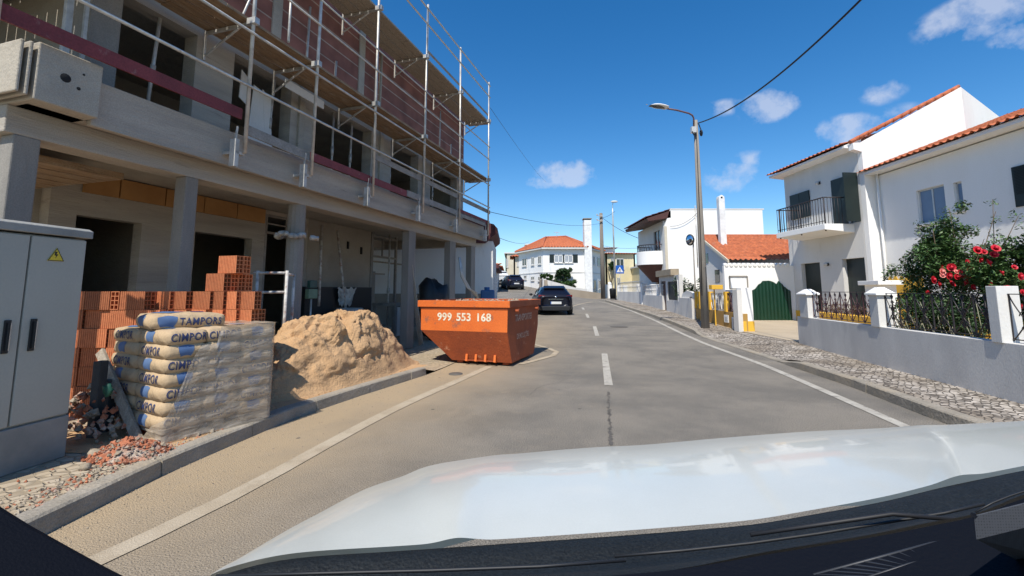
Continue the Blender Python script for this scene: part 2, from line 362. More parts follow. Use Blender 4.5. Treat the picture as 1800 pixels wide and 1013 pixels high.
M['rose'] = mat('red_rose_petal', (.62, .012, .035), .6, (.45, .008, .02), 20)
M['rosepink'] = mat('pink_rose_petal', (.78, .30, .24), .6, (.7, .2, .18), 20)
M['blue'] = mat('blue_plastic', (.03, .12, .30), .5)
M['cable'] = mat('black_cable', (.012, .012, .014), .6)
M['chimney'] = mat('chimney_white', (.8, .8, .78), .85)
M['shoe'] = mat('pale_bracket_steel', (.5, .49, .46), .6, (.34, .33, .3), 7, (.4, .6))
M['whiteplastic'] = mat('crumpled_white_plastic', (.5, .49, .46), .5, (.33, .32, .3), 6, (.4, .6), .5, 20)
M['darkslab'] = mat('dark_grey_slab', (.075, .075, .072), .9, (.05, .05, .048), 3, (.3, .7), .4, 30)  # plain dark grey concrete
M['ply'] = mat('ochre_plywood', (.45, .24, .08), .75, (.33, .16, .05), 2, (.3, .7), .1, 30)
M['greensheet'] = mat('green_sheet', (.008, .08, .05), .6)

def brick_mat(name, c1, c2, mortar, sx, sy, msize=.03, coord_rot=None, bump=.4):
    m = mat(name, c1, .9, c2, 3, fine=.12); N, L, b = nodes_of(m)
    t = N.new('ShaderNodeTexCoord'); mp = N.new('ShaderNodeMapping'); L.new(t.outputs['Object'], mp.inputs[0])
    if coord_rot: mp.inputs['Rotation'].default_value = coord_rot
    bt = N.new('ShaderNodeTexBrick'); bt.inputs['Scale'].default_value = 1; bt.inputs['Brick Width'].default_value = sx; bt.inputs['Row Height'].default_value = sy
    bt.inputs['Mortar Size'].default_value = msize; bt.inputs['Color1'].default_value = (*c1, 1); bt.inputs['Color2'].default_value = (*c2, 1); bt.inputs['Mortar'].default_value = (*mortar, 1)
    L.new(mp.outputs[0], bt.inputs['Vector'])
    nz_ = N.new('ShaderNodeTexNoise'); nz_.inputs['Scale'].default_value = 2.2; nz_.inputs['Detail'].default_value = 8; L.new(t.outputs['Object'], nz_.inputs['Vector'])
    r = N.new('ShaderNodeMapRange'); r.inputs[1].default_value = .3; r.inputs[2].default_value = .7; r.inputs[3].default_value = .72; r.inputs[4].default_value = 1.3; L.new(nz_.outputs['Fac'], r.inputs[0])
    v = N.new('ShaderNodeVectorMath'); v.operation = 'SCALE'; L.new(bt.outputs['Color'], v.inputs[0]); L.new(r.outputs[0], v.inputs['Scale']); L.new(v.outputs[0], b.inputs['Base Color'])
    bp = N.new('ShaderNodeBump'); bp.inputs['Strength'].default_value = bump; bp.inputs['Distance'].default_value = .01; bp.invert = True; L.new(bt.outputs['Fac'], bp.inputs['Height']); L.new(bp.outputs[0], b.inputs['Normal'])
    return m
M['brickwall'] = brick_mat('red_block_masonry', (.25, .105, .08), (.18, .075, .06), (.36, .28, .23), .32, .215, .014, (R(90), 0, R(90)))
M['blockwall'] = brick_mat('grey_block_masonry', (.34, .33, .31), (.25, .24, .225), (.2, .19, .18), .45, .2, .012, (R(90), 0, 0))

def terracotta(name, base, dark):
    m = mat(name, base, .85, dark, 7, (.3, .7), .15, 60, fine=.12, fscale=25)
    N, L, b = nodes_of(m)
    t = N.new('ShaderNodeObjectInfo'); src = b.inputs['Base Color'].links[0].from_socket
    r = N.new('ShaderNodeMapRange'); r.inputs[3].default_value = .62; r.inputs[4].default_value = 1.25; L.new(t.outputs['Random'], r.inputs[0])
    v = N.new('ShaderNodeVectorMath'); v.operation = 'SCALE'; L.new(src, v.inputs[0]); L.new(r.outputs[0], v.inputs['Scale']); L.new(v.outputs[0], b.inputs['Base Color'])
    return m
M['brick'] = terracotta('hollow_brick_clay', (.56, .19, .075), (.46, .14, .055))

# road surface: asphalt with aggregate, sandy dust near the site, cracks
def road_material():
    m = mat('asphalt', (.215, .19, .155), .92, (.155, .14, .118), .7, (.4, .6), .9, 90, fine=.48, fscale=95, coord='Object', col3=(.25, .22, .18), s3=.8, r3=(.48, .75))
    N, L, b = nodes_of(m); src = b.inputs['Base Color'].links[0].from_socket
    t = N.new('ShaderNodeTexCoord'); sp = N.new('ShaderNodeSeparateXYZ'); L.new(t.outputs['Object'], sp.inputs[0])
    def mth(op, a, b_=None, cl=False):
        n = N.new('ShaderNodeMath'); n.operation = op; n.use_clamp = cl
        for i, v in enumerate((a, b_)):
            if v is None: continue
            if isinstance(v, (int, float)): n.inputs[i].default_value = v
            else: L.new(v, n.inputs[i])
        return n.outputs[0]
    n = N.new('ShaderNodeTexNoise'); n.inputs['Scale'].default_value = .9; n.inputs['Detail'].default_value = 9; n.inputs['Roughness'].default_value = .65; L.new(t.outputs['Object'], n.inputs['Vector'])
    # distance from the left kerb line (kerb runs x = -3.35 + .30*(y-1.4))
    d = mth('SUBTRACT', sp.outputs['X'], mth('ADD', mth('MULTIPLY', sp.outputs['Y'], .275), -3.75))
    k = mth('SUBTRACT', 1.0, mth('DIVIDE', d, 2.6), True)
    k = mth('MULTIPLY', mth('POWER', k, 1.5), mth('MULTIPLY', mth('ADD', n.outputs['Fac'], .18), 1.75), True)
    fade = mth('SUBTRACT', 1.0, mth('DIVIDE', mth('SUBTRACT', sp.outputs['Y'], 10), 14), True)
    k = mth('MULTIPLY', k, fade, True)
    x = N.new('ShaderNodeMix'); x.data_type = 'RGBA'; L.new(mth('MULTIPLY', k, .9), x.inputs[0]); L.new(src, x.inputs[6]); x.inputs[7].default_value = (.41, .305, .185, 1)
    # pale scuffs / dust swirls
    n2 = N.new('ShaderNodeTexNoise'); n2.inputs['Scale'].default_value = 1.7; n2.inputs['Detail'].default_value = 10; n2.inputs['Roughness'].default_value = .75; n2.inputs['Distortion'].default_value = 1.5; L.new(t.outputs['Object'], n2.inputs['Vector'])
    r2 = mth('MULTIPLY', mth('SUBTRACT', n2.outputs['Fac'], .53), 4.5, True)
    near = mth('SUBTRACT', 1.0, mth('DIVIDE', d, 5.0), True)
    x2 = N.new('ShaderNodeMix'); x2.data_type = 'RGBA'; L.new(mth('MULTIPLY', mth('MULTIPLY', r2, near), mth('MULTIPLY', fade, .8)), x2.inputs[0]); L.new(x.outputs[2], x2.inputs[6]); x2.inputs[7].default_value = (.34, .27, .19, 1)
    # tyre-polished band and dark spots of bitumen
    v = N.new('ShaderNodeTexVoronoi'); v.inputs['Scale'].default_value = 1.6; L.new(t.outputs['Object'], v.inputs['Vector'])
    sp2 = mth('LESS_THAN', v.outputs['Distance'], .035)
    x3 = N.new('ShaderNodeMix'); x3.data_type = 'RGBA'; L.new(mth('MULTIPLY', sp2, .7), x3.inputs[0]); L.new(x2.outputs[2], x3.inputs[6]); x3.inputs[7].default_value = (.05, .045, .04, 1)
    L.new(x3.outputs[2], b.inputs['Base Color']); return m
M['asphalt'] = road_material()
M['mark'] = mat('worn_road_paint', (.46, .43, .37), .85, (.36, .33, .28), 5, (.35, .6), .5, 120, fine=.25, fscale=150, col3=(.22, .2, .175), s3=6, r3=(.56, .64))
M['mark_dusty'] = mat('dusty_worn_road_paint', (.42, .35, .255), .9, (.37, .30, .21), 2, (.35, .6), .4, 120, fine=.2, fscale=150, col3=(.30, .24, .165), s3=4, r3=(.5, .7))
M['crack'] = mat('crack_filler', (.10, .09, .078), .95, (.11, .1, .09), 15)
M['earth'] = mat('dusty_earth', (.36, .275, .18), 1, (.27, .2, .13), 1.3, (.3, .7), .8, 20, fine=.25, fscale=90, col3=(.33, .3, .25), s3=.8, r3=(.5, .7))
M['far_ground'] = mat('far_dry_ground', (.26, .235, .16), 1, (.14, .15, .08), .06, (.35, .65), .3, 3, fine=.1, fscale=1)
M['driveway'] = mat('driveway_concrete', (.44, .36, .26), .95, (.36, .295, .21), .9, (.3, .7), .3, 30, fine=.1, fscale=70)
def cobble_material(name, light, dark, gap, scale, dustc):
    m = mat(name, light, .85, dark, 2, fine=.1); N, L, b = nodes_of(m)
    t = N.new('ShaderNodeTexCoord'); mp = N.new('ShaderNodeMapping'); mp.inputs['Rotation'].default_value = (0, 0, R(38)); mp.inputs['Scale'].default_value = (1, 1.12, .01); L.new(t.outputs['Object'], mp.inputs[0])
    ds = N.new('ShaderNodeTexNoise'); ds.inputs['Scale'].default_value = 1.4; L.new(mp.outputs[0], ds.inputs['Vector'])
    ad = N.new('ShaderNodeMix'); ad.data_type = 'RGBA'; ad.inputs[0].default_value = .10; L.new(mp.outputs[0], ad.inputs[6]); L.new(ds.outputs['Color'], ad.inputs[7])
    e = N.new('ShaderNodeTexVoronoi'); e.feature = 'DISTANCE_TO_EDGE'; e.inputs['Scale'].default_value = scale; e.inputs['Randomness'].default_value = .42; L.new(ad.outputs[2], e.inputs['Vector'])
    f = N.new('ShaderNodeTexVoronoi'); f.inputs['Scale'].default_value = scale; f.inputs['Randomness'].default_value = .42; L.new(ad.outputs[2], f.inputs['Vector'])
    cr = N.new('ShaderNodeSeparateColor'); L.new(f.outputs['Color'], cr.inputs[0])
    x = N.new('ShaderNodeMix'); x.data_type = 'RGBA'; L.new(cr.outputs[0], x.inputs[0]); x.inputs[6].default_value = (*light, 1); x.inputs[7].default_value = (*dark, 1)
    n = N.new('ShaderNodeTexNoise'); n.inputs['Scale'].default_value = 1.1; n.inputs['Detail'].default_value = 8; L.new(t.outputs['Object'], n.inputs['Vector'])
    r = N.new('ShaderNodeMapRange'); r.inputs[1].default_value = .42; r.inputs[2].default_value = .66; r.inputs[4].default_value = .85; L.new(n.outputs['Fac'], r.inputs[0])
    x1 = N.new('ShaderNodeMix'); x1.data_type = 'RGBA'; L.new(r.outputs[0], x1.inputs[0]); L.new(x.outputs[2], x1.inputs[6]); x1.inputs[7].default_value = (*dustc, 1)
    g = N.new('ShaderNodeMapRange'); g.inputs[1].default_value = .02; g.inputs[2].default_value = .10; L.new(e.outputs['Distance'], g.inputs[0])
    x2 = N.new('ShaderNodeMix'); x2.data_type = 'RGBA'; L.new(g.outputs[0], x2.inputs[0]); x2.inputs[6].default_value = (*gap, 1); L.new(x1.outputs[2], x2.inputs[7])
    L.new(x2.outputs[2], b.inputs['Base Color'])
    bp = N.new('ShaderNodeBump'); bp.inputs['Strength'].default_value = .9; bp.inputs['Distance'].default_value = .012; L.new(g.outputs[0], bp.inputs['Height']); L.new(bp.outputs[0], b.inputs['Normal'])
    return m
M['cobble'] = cobble_material('limestone_cobbles', (.56, .50, .43), (.33, .285, .235), (.075, .06, .045), 13.5, (.25, .2, .145))
M['cobble_dusty'] = cobble_material('dusty_cobbles', (.43, .36, .27), (.36, .29, .2), (.29, .23, .155), 12.5, (.43, .335, .22))

# ================================================================ THE SETTING: ground, road, pavements, markings
W0 = Fr(900); A = Fr(1150); B = Fr(1115)
def struct(name, mb, m, parent=None, bevel=0):
    o = mb.build(name, m, parent, bevel); tagit(o, kind='structure'); return o
XL = [(-12, -3.6), (0, -2.95), (2.6, -2.80), (3.8, -2.76), (4.6, -2.63), (5.4, -2.48), (6.4, -2.15), (8.2, -1.45), (10, -1.0), (14, -.72), (20, -.72), (30, -.95), (40, -1.9), (52, -3.4), (65, -6.0), (80, -10), (110, -19)]
XR = [(-12, 4.1), (0, 4.4), (3, 4.55)]
for p in [(1660, 745), (1500, 682), (1350, 630), (1240, 595), (1185, 572), (1146, 557), (1100, 542.5), (1063, 530)]:
    q = hitg(*p); XR.append((q.y, q.x))
XRend = XR[-1]
XR += [(XRend[0] + 1.0, XRend[1] + .6), (XRend[0] + 12, 4.6), (60, 1.0), (70, -1.5), (80, -4.5), (110, -13)]
def xl(y): return interp(XL, y)
def xr(y): return interp(XR, y)
def ys(a, b, step): n = max(1, int(round((b - a) / step))); return [a + (b - a) * i / n for i in range(n + 1)]
def drape(mb, fl, fr_, a, b, step, nx, dz):
    Y = ys(a, b, step)
    def fn(u, v):
        y = Y[int(round(v * (len(Y) - 1)))]; x = lerp(fl(y), fr_(y), u)
        return (x, y, ground(x, y) + (dz(x, y) if callable(dz) else dz))
    mb.grid(fn, nx, len(Y) - 1); return mb
g_ = MB(); g_.smooth = True
GX = [-1500, -400, -120, -60, -40, -30] + [x * 1.0 for x in range(-24, 26)] + [30, 40, 60, 120, 400, 1500]
GY = [-600, -100, -40, -14] + [y * 1.0 for y in range(-10, 90)] + [95, 100, 110, 120, 135, 150, 175, 200, 300, 600, 2500]
g_.grid(lambda u, v: (lambda x, y: (x, y, ground(x, y) - .05))(GX[int(round(u * (len(GX) - 1)))], GY[int(round(v * (len(GY) - 1)))]), len(GX) - 1, len(GY) - 1)
struct('ground', g_, M['far_ground'])
r_ = MB(); r_.smooth = True
drape(r_, xl, xr, -12, 110, .5, 16, 0.0); struct('road', r_, M['asphalt'])
s_ = MB(); s_.smooth = True
sy0, sy1 = XRend[0] + .8, XRend[0] + 9
drape(s_, lambda y: xr(y) - 1.2, lambda y: 60, sy0, sy1, .5, 40, .004); struct('side_street', s_, M['asphalt'])
# left pavement
pv = MB(); pv.smooth = True
def ldz(x, y): return lerp(.12, .012, sstep(7.9, 8.5, y))
drape(pv, lambda y: -14 if y < 16 else -9, lambda y: xl(y) - (.13 if y < 8 else .0), -12, 24, .4, 24, ldz); struct('pavement_building_site', pv, M['cobble_dusty'])
# right pavement
WB = [(-12, 4.9), (2, 5.35), (5.5, 6.1), (8.5, 6.65), (11.4, 7.22), (13.9, 7.1), (15.5, 7.2), (17.5, 7.35), (20.5, 7.85)]
for p in [(1165, 545), (1129, 535), (1086, 527.5)]:
    q = hitg(*p, dz=.12); WB.append((q.y, q.x))
def wb(y): return interp(WB, y)
def rdz(x, y):
    lo = sstep(8.9, 9.8, y) * (1 - sstep(14.0, 15.0, y)); e = 1 - sstep(.1, 1.2, x - xr(y))
    return .12 - .11 * lo * e
pr = MB(); pr.smooth = True
drape(pr, lambda y: xr(y) + .14, lambda y: wb(y) + .1, -12, XRend[0] - .2, .35, 10, rdz); struct('pavement_garden_wall', pr, M['cobble'])
# yards and gardens behind the walls
gd = MB(); gd.smooth = True
drape(gd, lambda y: wb(y) + .1, lambda y: 40, -12, 11.2, .6, 16, .10); struct('garden_ground', gd, M['earth'])
dv = MB(); dv.smooth = True
drape(dv, lambda y: wb(y) + .1, lambda y: 40, 11.2, 22, .6, 16, .13); struct('driveway', dv, M['driveway'])
yd = MB(); yd.smooth = True
drape(yd, lambda y: wb(y) + .1, lambda y: 40, 22, XRend[0] - .4, .8, 16, .12); struct('yard_ground', yd, M['earth'])
# kerbs
def kerb(name, fx, side, y0, y1, htop):
    k = MB(); y = y0; rnd = random.Random(3)
    while y < y1:
        e = min(y + .98, y1); n = 3; a0 = rnd.uniform(-.006, .006)
        for i in range(n):
            a = lerp(y, e - .012, i / n); b = lerp(y, e - .012, (i + 1) / n)
            P = []
            for yy in (a, b):
                x = fx(yy) + a0; h = htop(yy); gz = ground(x, yy)
                P.append([(x, yy, gz - .05), (x - side * .012, yy, gz + h - .015), (x - side * .03, yy, gz + h), (x - side * .15, yy, gz + h + .002), (x - side * .15, yy, gz - .05)])
            n0 = len(k.v); k.v += P[0] + P[1]
            for q in range(4): k.face((n0 + q, n0 + q + 1, n0 + q + 6, n0 + q + 5))
            if i == 0: k.face((n0, n0 + 1, n0 + 2, n0 + 3, n0 + 4))
            if i == n - 1: k.face((n0 + 5, n0 + 6, n0 + 7, n0 + 8, n0 + 9))
        y = e
    return struct(name, k, M['kerb'])
kerb('kerb_building_site', xl, 1, -8, 8.1, lambda y: .128)
kerb('kerb_garden_side', xr, -1, -8, XRend[0] - .3, lambda y: .128 - .105 * sstep(8.6, 9.6, y) * (1 - sstep(14.2, 15.2, y)))
# markings, 4 mm above the road
def stripe(mb, pts, w, dz=.006, sub=.5):
    """pts in pixels on the road surface -> smooth strip"""
    P = [hitg(*p) for p in pts]; Q = []
    for a, b in zip(P, P[1:]):
        n = max(1, int((b - a).length / sub))
        for i in range(n): Q.append(a.lerp(b, i / n))
    Q.append(P[-1]); w2 = w / 2; n0 = len(mb.v)
    Q = [Q[max(0, i - 1)] * .25 + Q[i] * .5 + Q[min(len(Q) - 1, i + 1)] * .25 if 0 < i < len(Q) - 1 else Q[i] for i in range(len(Q))]
    for i, q in enumerate(Q):
        d = (Q[min(i + 1, len(Q) - 1)] - Q[max(i - 1, 0)]); d.z = 0; d.normalize(); n = Vector((d.y, -d.x, 0))
        for s in (-w2, w2): p = q + n * s; mb.v.append((p.x, p.y, ground(p.x, p.y) + dz))
    for i in range(len(Q) - 1): a = n0 + 2 * i; mb.face((a, a + 1, a + 3, a + 2))
mk = MB(); stripe(mk, [(1680, 790), (1590, 750), (1450, 688), (1345, 643), (1240, 605), (1150, 563), (1108, 546), (1070, 534), (1052, 530)], .13); struct('edge_line', mk, M['mark'])
mk = MB(); stripe(mk, [(120, 1010), (250, 950), (400, 880), (560, 790), (690, 720), (800, 672), (860, 645)], .15); struct('edge_line_building_site', mk, M['mark_dusty'])
mk = MB()
for a, b in (((1070, 678), (1062.5, 622)), ((1050, 591), (1045, 574)), ((1034, 559), (1031, 552)), ((1026, 544.5), (1024, 541))): stripe(mk, [a, b], .13)
struct('centre_line', mk, M['mark'])
mk = MB(); stripe(mk, [(938, 606), (960, 612), (992, 620), (950, 632), (915, 641)], .13, .009); stripe(mk, [(1000, 541), (1042, 531)], .12); struct('bay_marking', mk, M['mark_dusty'])
ck = MB(); rnd = random.Random(5)
for i in range(46):
    py = lerp(690, 785, i / 46); px = 1069 + (py - 690) * .06 + rnd.uniform(-1.6, 1.6); q = hitg(px, py); s = rnd.uniform(.008, .022)
    ck.quad((q.x - s, q.y - s, q.z + .005), (q.x + s, q.y - s * .6, q.z + .005), (q.x + s * .7, q.y + s, q.z + .005), (q.x - s, q.y + s * .8, q.z + .005))
struct('road_crack', ck, M['crack'])
ck = MB(); rnd = random.Random(15)
for (x0, y0, ang, L_) in ((3.4, 8.5, 84, 5), (1.9, 11.5, 95, 6), (.2, 6.5, 70, 1.2)):
    x, y, a = x0, y0, R(ang); pts = [(x, y)]
    while L_ > 0: a += rnd.uniform(-.35, .35) + (R(ang) - a) * .3; st = rnd.uniform(.06, .16); x += math.cos(a) * st; y += math.sin(a) * st; L_ -= st; pts.append((x, y))
    for k in range(len(pts) - 1):
        if rnd.random() < .12: continue
        (xa, ya), (xb, yb) = pts[k], pts[k + 1]; w_ = rnd.uniform(.0012, .0035); dx, dy = yb - ya, xa - xb; q = math.hypot(dx, dy); dx, dy = dx / q * w_, dy / q * w_
        ck.quad((xa - dx, ya - dy, ground(xa, ya) + .004), (xb - dx, yb - dy, ground(xb, yb) + .004), (xb + dx, yb + dy, ground(xb, yb) + .004), (xa + dx, ya + dy, ground(xa, ya) + .004))
struct('fine_road_cracks', ck, M['crack'])
def manhole(px, py, r, label, cat='manhole cover'):
    q = hitg(px, py); m = MB(); m.lathe([(0.001, .012), (r * .92, .012), (r * .93, .006), (r, .014), (r * 1.04, .002)], (0, 0, 0), 24)
    t = m.build('manhole_cover', M['crack']); t.location = q; tagit(t, label, cat)
manhole(1088, 575, .32, 'round dark manhole cover set in the asphalt right of the dashed line')
manhole(801, 658, .12, 'small round metal cover in the dusty asphalt in front of the orange skip')

# ================================================================ BUILDING UNDER CONSTRUCTION (frame A: y along the street, facade looks to +x)
def rebase(root, fr, base):
    w = fr.wor(base[0], base[1]); root.location = (w[0], w[1], base[2] + fr.o.z)
    for ch in root.children: ch.location = Vector(ch.location) - Vector(base)
bd = fthing('unfinished_building', 'raw concrete and red block two storey building shell standing behind the scaffold', 'building', A)
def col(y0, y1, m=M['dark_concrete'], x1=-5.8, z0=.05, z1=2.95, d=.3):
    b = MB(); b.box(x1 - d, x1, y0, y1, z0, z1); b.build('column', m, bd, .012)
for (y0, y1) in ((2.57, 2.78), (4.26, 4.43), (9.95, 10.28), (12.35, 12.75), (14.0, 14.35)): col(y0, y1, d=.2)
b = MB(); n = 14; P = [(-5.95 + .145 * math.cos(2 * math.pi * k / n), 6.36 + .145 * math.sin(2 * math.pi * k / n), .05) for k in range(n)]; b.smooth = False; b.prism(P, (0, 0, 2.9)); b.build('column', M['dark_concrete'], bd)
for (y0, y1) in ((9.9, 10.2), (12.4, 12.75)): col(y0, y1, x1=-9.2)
b = MB(); b.box(-6.12, -5.8, 2.5, 14.42, 2.95, 3.22); b.build('beam', M['concrete_warm'], bd, .01)
b = MB(); b.box(-12.8, -6.12, 2.53, 2.8, 2.95, 3.22); b.build('beam', M['concrete_warm'], bd)
b = MB(); b.box(-9.5, -9.2, 11.6, 14.1, 2.95, 3.22); b.build('beam', M['concrete_warm'], bd)
b = MB(); b.box(-12.8, -6.12, 14.12, 14.42, 2.95, 3.22); b.build('beam', M['concrete_warm'], bd)
b = MB(); b.box(-13, -5.62, 2.56, 14.44, 3.22, 3.6); b.build('floor_slab', M['concrete'], bd)
b = MB(); b.box(-5.62, -5.55, 3.03, 14.5, 3.17, 3.66); b.build('fascia', M['concrete_warm'], bd, .008)
b = MB(); b.box(-5.95, -5.42, 2.5, 3.02, 3.22, 3.78); b.box(-5.96, -5.43, 2.44, 2.47, 3.24, 3.76); b.box(-5.97, -5.44, 2.38, 2.41, 3.25, 3.75); cb = b.build('slab_end_block', M['concrete'], bd, .012)
b = MB()
for (yy, zz, rr) in ((2.72, 3.52, .045), (2.86, 3.62, .012), (2.83, 3.46, .018)): b = MB(); b.lathe([(rr, .0), (rr * .8, .004), (.001, .004)], (-5.42, yy, zz), 12, 'x'); b.build('tie_hole_shade', M['dark'], cb)  # black discs painting the dark of tie holes
b = MB(); rnd = random.Random(2); y = -6.3
while y > -12.5: b.box(y - .5, y - .02, 2.46, 2.54, 3.12, 3.95); y -= .52
b.build('side_formwork_panel', M['concrete'], bd)
# ground floor walls
b = MB(); slabwall(b, 'x', -8.2, -8.0, 4.0, 8.95, .1, 3.21, [(4.32, 5.21, .1, 2.56), (6.12, 7.36, .1, 2.54), (7.68, 8.86, .1, 3.12)]); b.build('wall', M['concrete_warm'], bd)
b = MB(); slabwall(b, 'x', -8.2, -7.99, 8.95, 11.5, .1, 3.21); b.build('rendered_wall', M['screed'], bd)
b = MB(); slabwall(b, 'x', -9.2, -9.0, 2.7, 4.0, .1, 3.21); slabwall(b, 'y', 3.9, 4.0, -9.2, -8.2, .1, 3.2); b.build('wall', M['screed'], bd)
b = MB(); slabwall(b, 'x', -13, -12.8, 2.6, 11.6, .1, 3.21); slabwall(b, 'y', 11.38, 11.5, -12.8, -8.2, .1, 3.21); slabwall(b, 'y', 2.82, 2.94, -12.8, -9.2, .1, 3.21); slabwall(b, 'y', 5.6, 5.7, -12.8, -8.2, .1, 3.21); b.build('inner_wall', M['screed'], bd)
b = MB()
for (ya, yb) in ((4.35, 4.8), (4.82, 5.5), (5.52, 6.2), (6.22, 6.9), (6.92, 7.6)): b.box(-7.99, -7.94, ya, yb, 2.9, 3.2)
b.build('plywood_strip', M['ply'], bd)
for (ya, yb, za, zb, nv, zh) in ((7.68, 8.86, 2.72, 3.12, 1, 1), (9.0, 9.0, 0, 0, 0, 0)):
    if zb == 0: continue
    b = MB(); b.bar((-8.02, ya, za), (-8.02, yb, za), .05); b.bar((-8.02, ya, zb - .03), (-8.02, yb, zb - .03), .04); b.bar((-8.02, ya + .02, .1), (-8.02, ya + .02, zb), .05); b.bar((-8.02, yb - .02, .1), (-8.02, yb - .02, zb), .05)
    b.bar((-8.02, ya, (za + zb) / 2), (-8.02, yb, (za + zb) / 2), .03); b.bar((-8.02, (ya + yb) / 2, za), (-8.02, (ya + yb) / 2, zb), .03); b.build('transom_window', M['greyplank'], bd)
b = MB(); b.bar((-8.05, 11.6, 2.5), (-8.05, 13.0, 2.5), .06); b.bar((-8.05, 11.6, 3.1), (-8.05, 13.0, 3.1), .06); b.bar((-8.05, 12.2, 2.5), (-8.05, 12.2, 3.1), .04); b.bar((-8.05, 11.6, .1), (-8.05, 11.6, 3.2), .12); b.bar((-8.05, 12.98, .1), (-8.05, 12.98, 3.2), .07); b.build('transom_window', M['greyplank'], bd)
for (y, z0, z1) in ((9.35, 2.6, 2.95), (10.4, 2.6, 2.8), (11.0, 2.5, 2.7)): b = MB(); b.box(-7.985, -7.95, y, y + .06, z0, z1); b.build('niche_shade', M['dark'], bd)  # black bars standing for the shade in wall niches
# first floor
holes = [(3.62, 4.62, 3.7, 5.2), (5.24, 6.45, 3.74, 5.25), (7.1, 8.95, 3.78, 5.24), (9.78, 11.2, 3.8, 5.3), (11.95, 13.86, 3.8, 5.28)]
b = MB(); slabwall(b, 'x', -6.55, -6.3, 3.33, 14.4, 3.6, 5.42, holes); b.build('upper_wall', M['concrete_warm'], bd)
b = MB(); slabwall(b, 'x', -13, -12.8, 2.6, 14.4, 3.6, 5.42); slabwall(b, 'y', 14.2, 14.4, -12.8, -6.55, 3.6, 5.42); slabwall(b, 'x', -8.6, -8.4, 2.9, 3.32, 3.6, 5.42); slabwall(b, 'y', 3.4, 3.55, -12.8, -6.55, 3.6, 5.42); slabwall(b, 'x', -9.5, -9.4, 3.6, 14.2, 3.6, 5.42); b.build('inner_wall', M['screed'], bd)
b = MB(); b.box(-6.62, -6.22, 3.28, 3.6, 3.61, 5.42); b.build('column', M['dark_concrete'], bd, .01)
for y in (6.62, 9.25, 11.45): b = MB(); b.box(-6.3, -6.25, y, y + .14, 3.62, 5.42); b.build('pilaster', M['concrete'], bd)
b = MB(); b.box(-13, -6.26, 3.3, 14.44, 5.42, 5.7); b.build('floor_slab', M['concrete'], bd)
b = MB(); b.box(-6.26, -6.2, 3.3, 14.46, 5.4, 5.82); b.build('fascia', M['concrete'], bd, .006)
# second floor block wall
b = MB(); slabwall(b, 'x', -6.5, -6.3, 3.4, 14.4, 5.7, 8.1); slabwall(b, 'y', 14.2, 14.4, -12.6, -6.5, 5.7, 8.1); b.build('block_wall', M['brickwall'], bd)
b = MB()
for y in (5.9, 8.35): b.box(-6.3, -6.27, y, y + .2, 5.82, 8.1)
b.box(-6.3, -6.27, 3.4, 14.42, 7.95, 8.14); b.build('concrete_strip', M['concrete'], bd)
# timber formwork at the near corner
b = MB(); rnd = random.Random(11)
y = -5.5
while y > -12.5: b.box(y - .19, y - .004, 1.4, 3.4, 5.44, 5.48); y -= .2
for yy in (1.6, 2.2, 2.8, 3.2): b.box(-12.5, -5.55, yy, yy + .08, 5.28, 5.42)
b.build('formwork_deck', M['timber'], bd)
b = MB()
for (a, c) in (((-8.6, 1.9, 3.7), (-6.3, 2.5, 5.4)), ((-7.6, 2.0, 3.7), (-6.8, 2.9, 5.3)), ((-9.6, 1.6, 3.6), (-7.4, 2.9, 5.3)), ((-7.0, 1.7, 4.6), (-9.5, 3.1, 4.75)), ((-6.6, 1.8, 5.0), (-6.7, 3.1, 5.05)), ((-8.9, 2.3, 3.7), (-8.7, 2.4, 5.3))): b.bar(a, c, .07)
b.build('formwork_brace', M['timber'], bd)
b = MB(); 
for i in range(7): b.box(-8.4, -8.36, 1.35 + i * .28, 1.62 + i * .28, 3.6, 5.28)
b.build('formwork_panel', M['timber'], bd)
b = MB(); b.box(-12.6, -6.3, 2.2, 2.5, 2.7, 2.9)
for i in range(9): b.box(-6.4 - i * .32, -6.68 - i * .32, 2.85, 3.9, 2.86, 2.94)
b.build('formwork_panel', M['timber'], bd)
b = MB(); b.bar((-6.15, 3.05, 3.6), (-6.12, 3.02, 5.42), .06); b.build('prop', M['shoe'], bd)
b = MB(); b.bar((-6.13, 3.2, 3.6), (-6.1, 3.17, 5.42), .035); b.build('prop', M['shoe'], bd)
for (y, lean, x) in ((4.08, .08, -6.4), (7.75, .0, -6.42), (8.3, .05, -6.4), (9.95, 0, -6.42), (12.3, .03, -6.42), (6.05, .1, -6.4)):
    b = MB(); b.tube([(x, y, 3.62), (x, y + lean, 5.4)], .024, 8); b.tube([(x, y + lean * .4, 4.3), (x, y + lean * .5, 4.5)], .034, 8); b.build('prop', M['galv'], bd)
for (y0, z0, y1, w_, h_, t) in ((5.62, 3.95, 5.72, .42, 1.0, .1), (6.0, 3.9, 6.02, .16, 1.05, -.1), (5.42, 4.6, 5.4, .16, .5, .05)):
    b = MB(); b.prism([(-6.36, y0, z0), (-6.36, y0 + w_, z0 - .08), (-6.4, y0 + w_ + t, z0 + h_ - .1), (-6.4, y0 + t, z0 + h_)], (-.015, 0, 0)); b.build('leaning_sheet', M['plaster_grey_shade'], bd)
b = MB(); b.prism([(-5.95, 5.95, 4.95), (-5.95, 6.9, 4.93), (-5.95, 6.9, 5.08), (-5.95, 5.95, 5.1)], (-.02, 0, 0)); b.build('leaning_sheet', M['plaster_grey_shade'], bd)
rebase(bd, A, (-6, 2.5, 0))

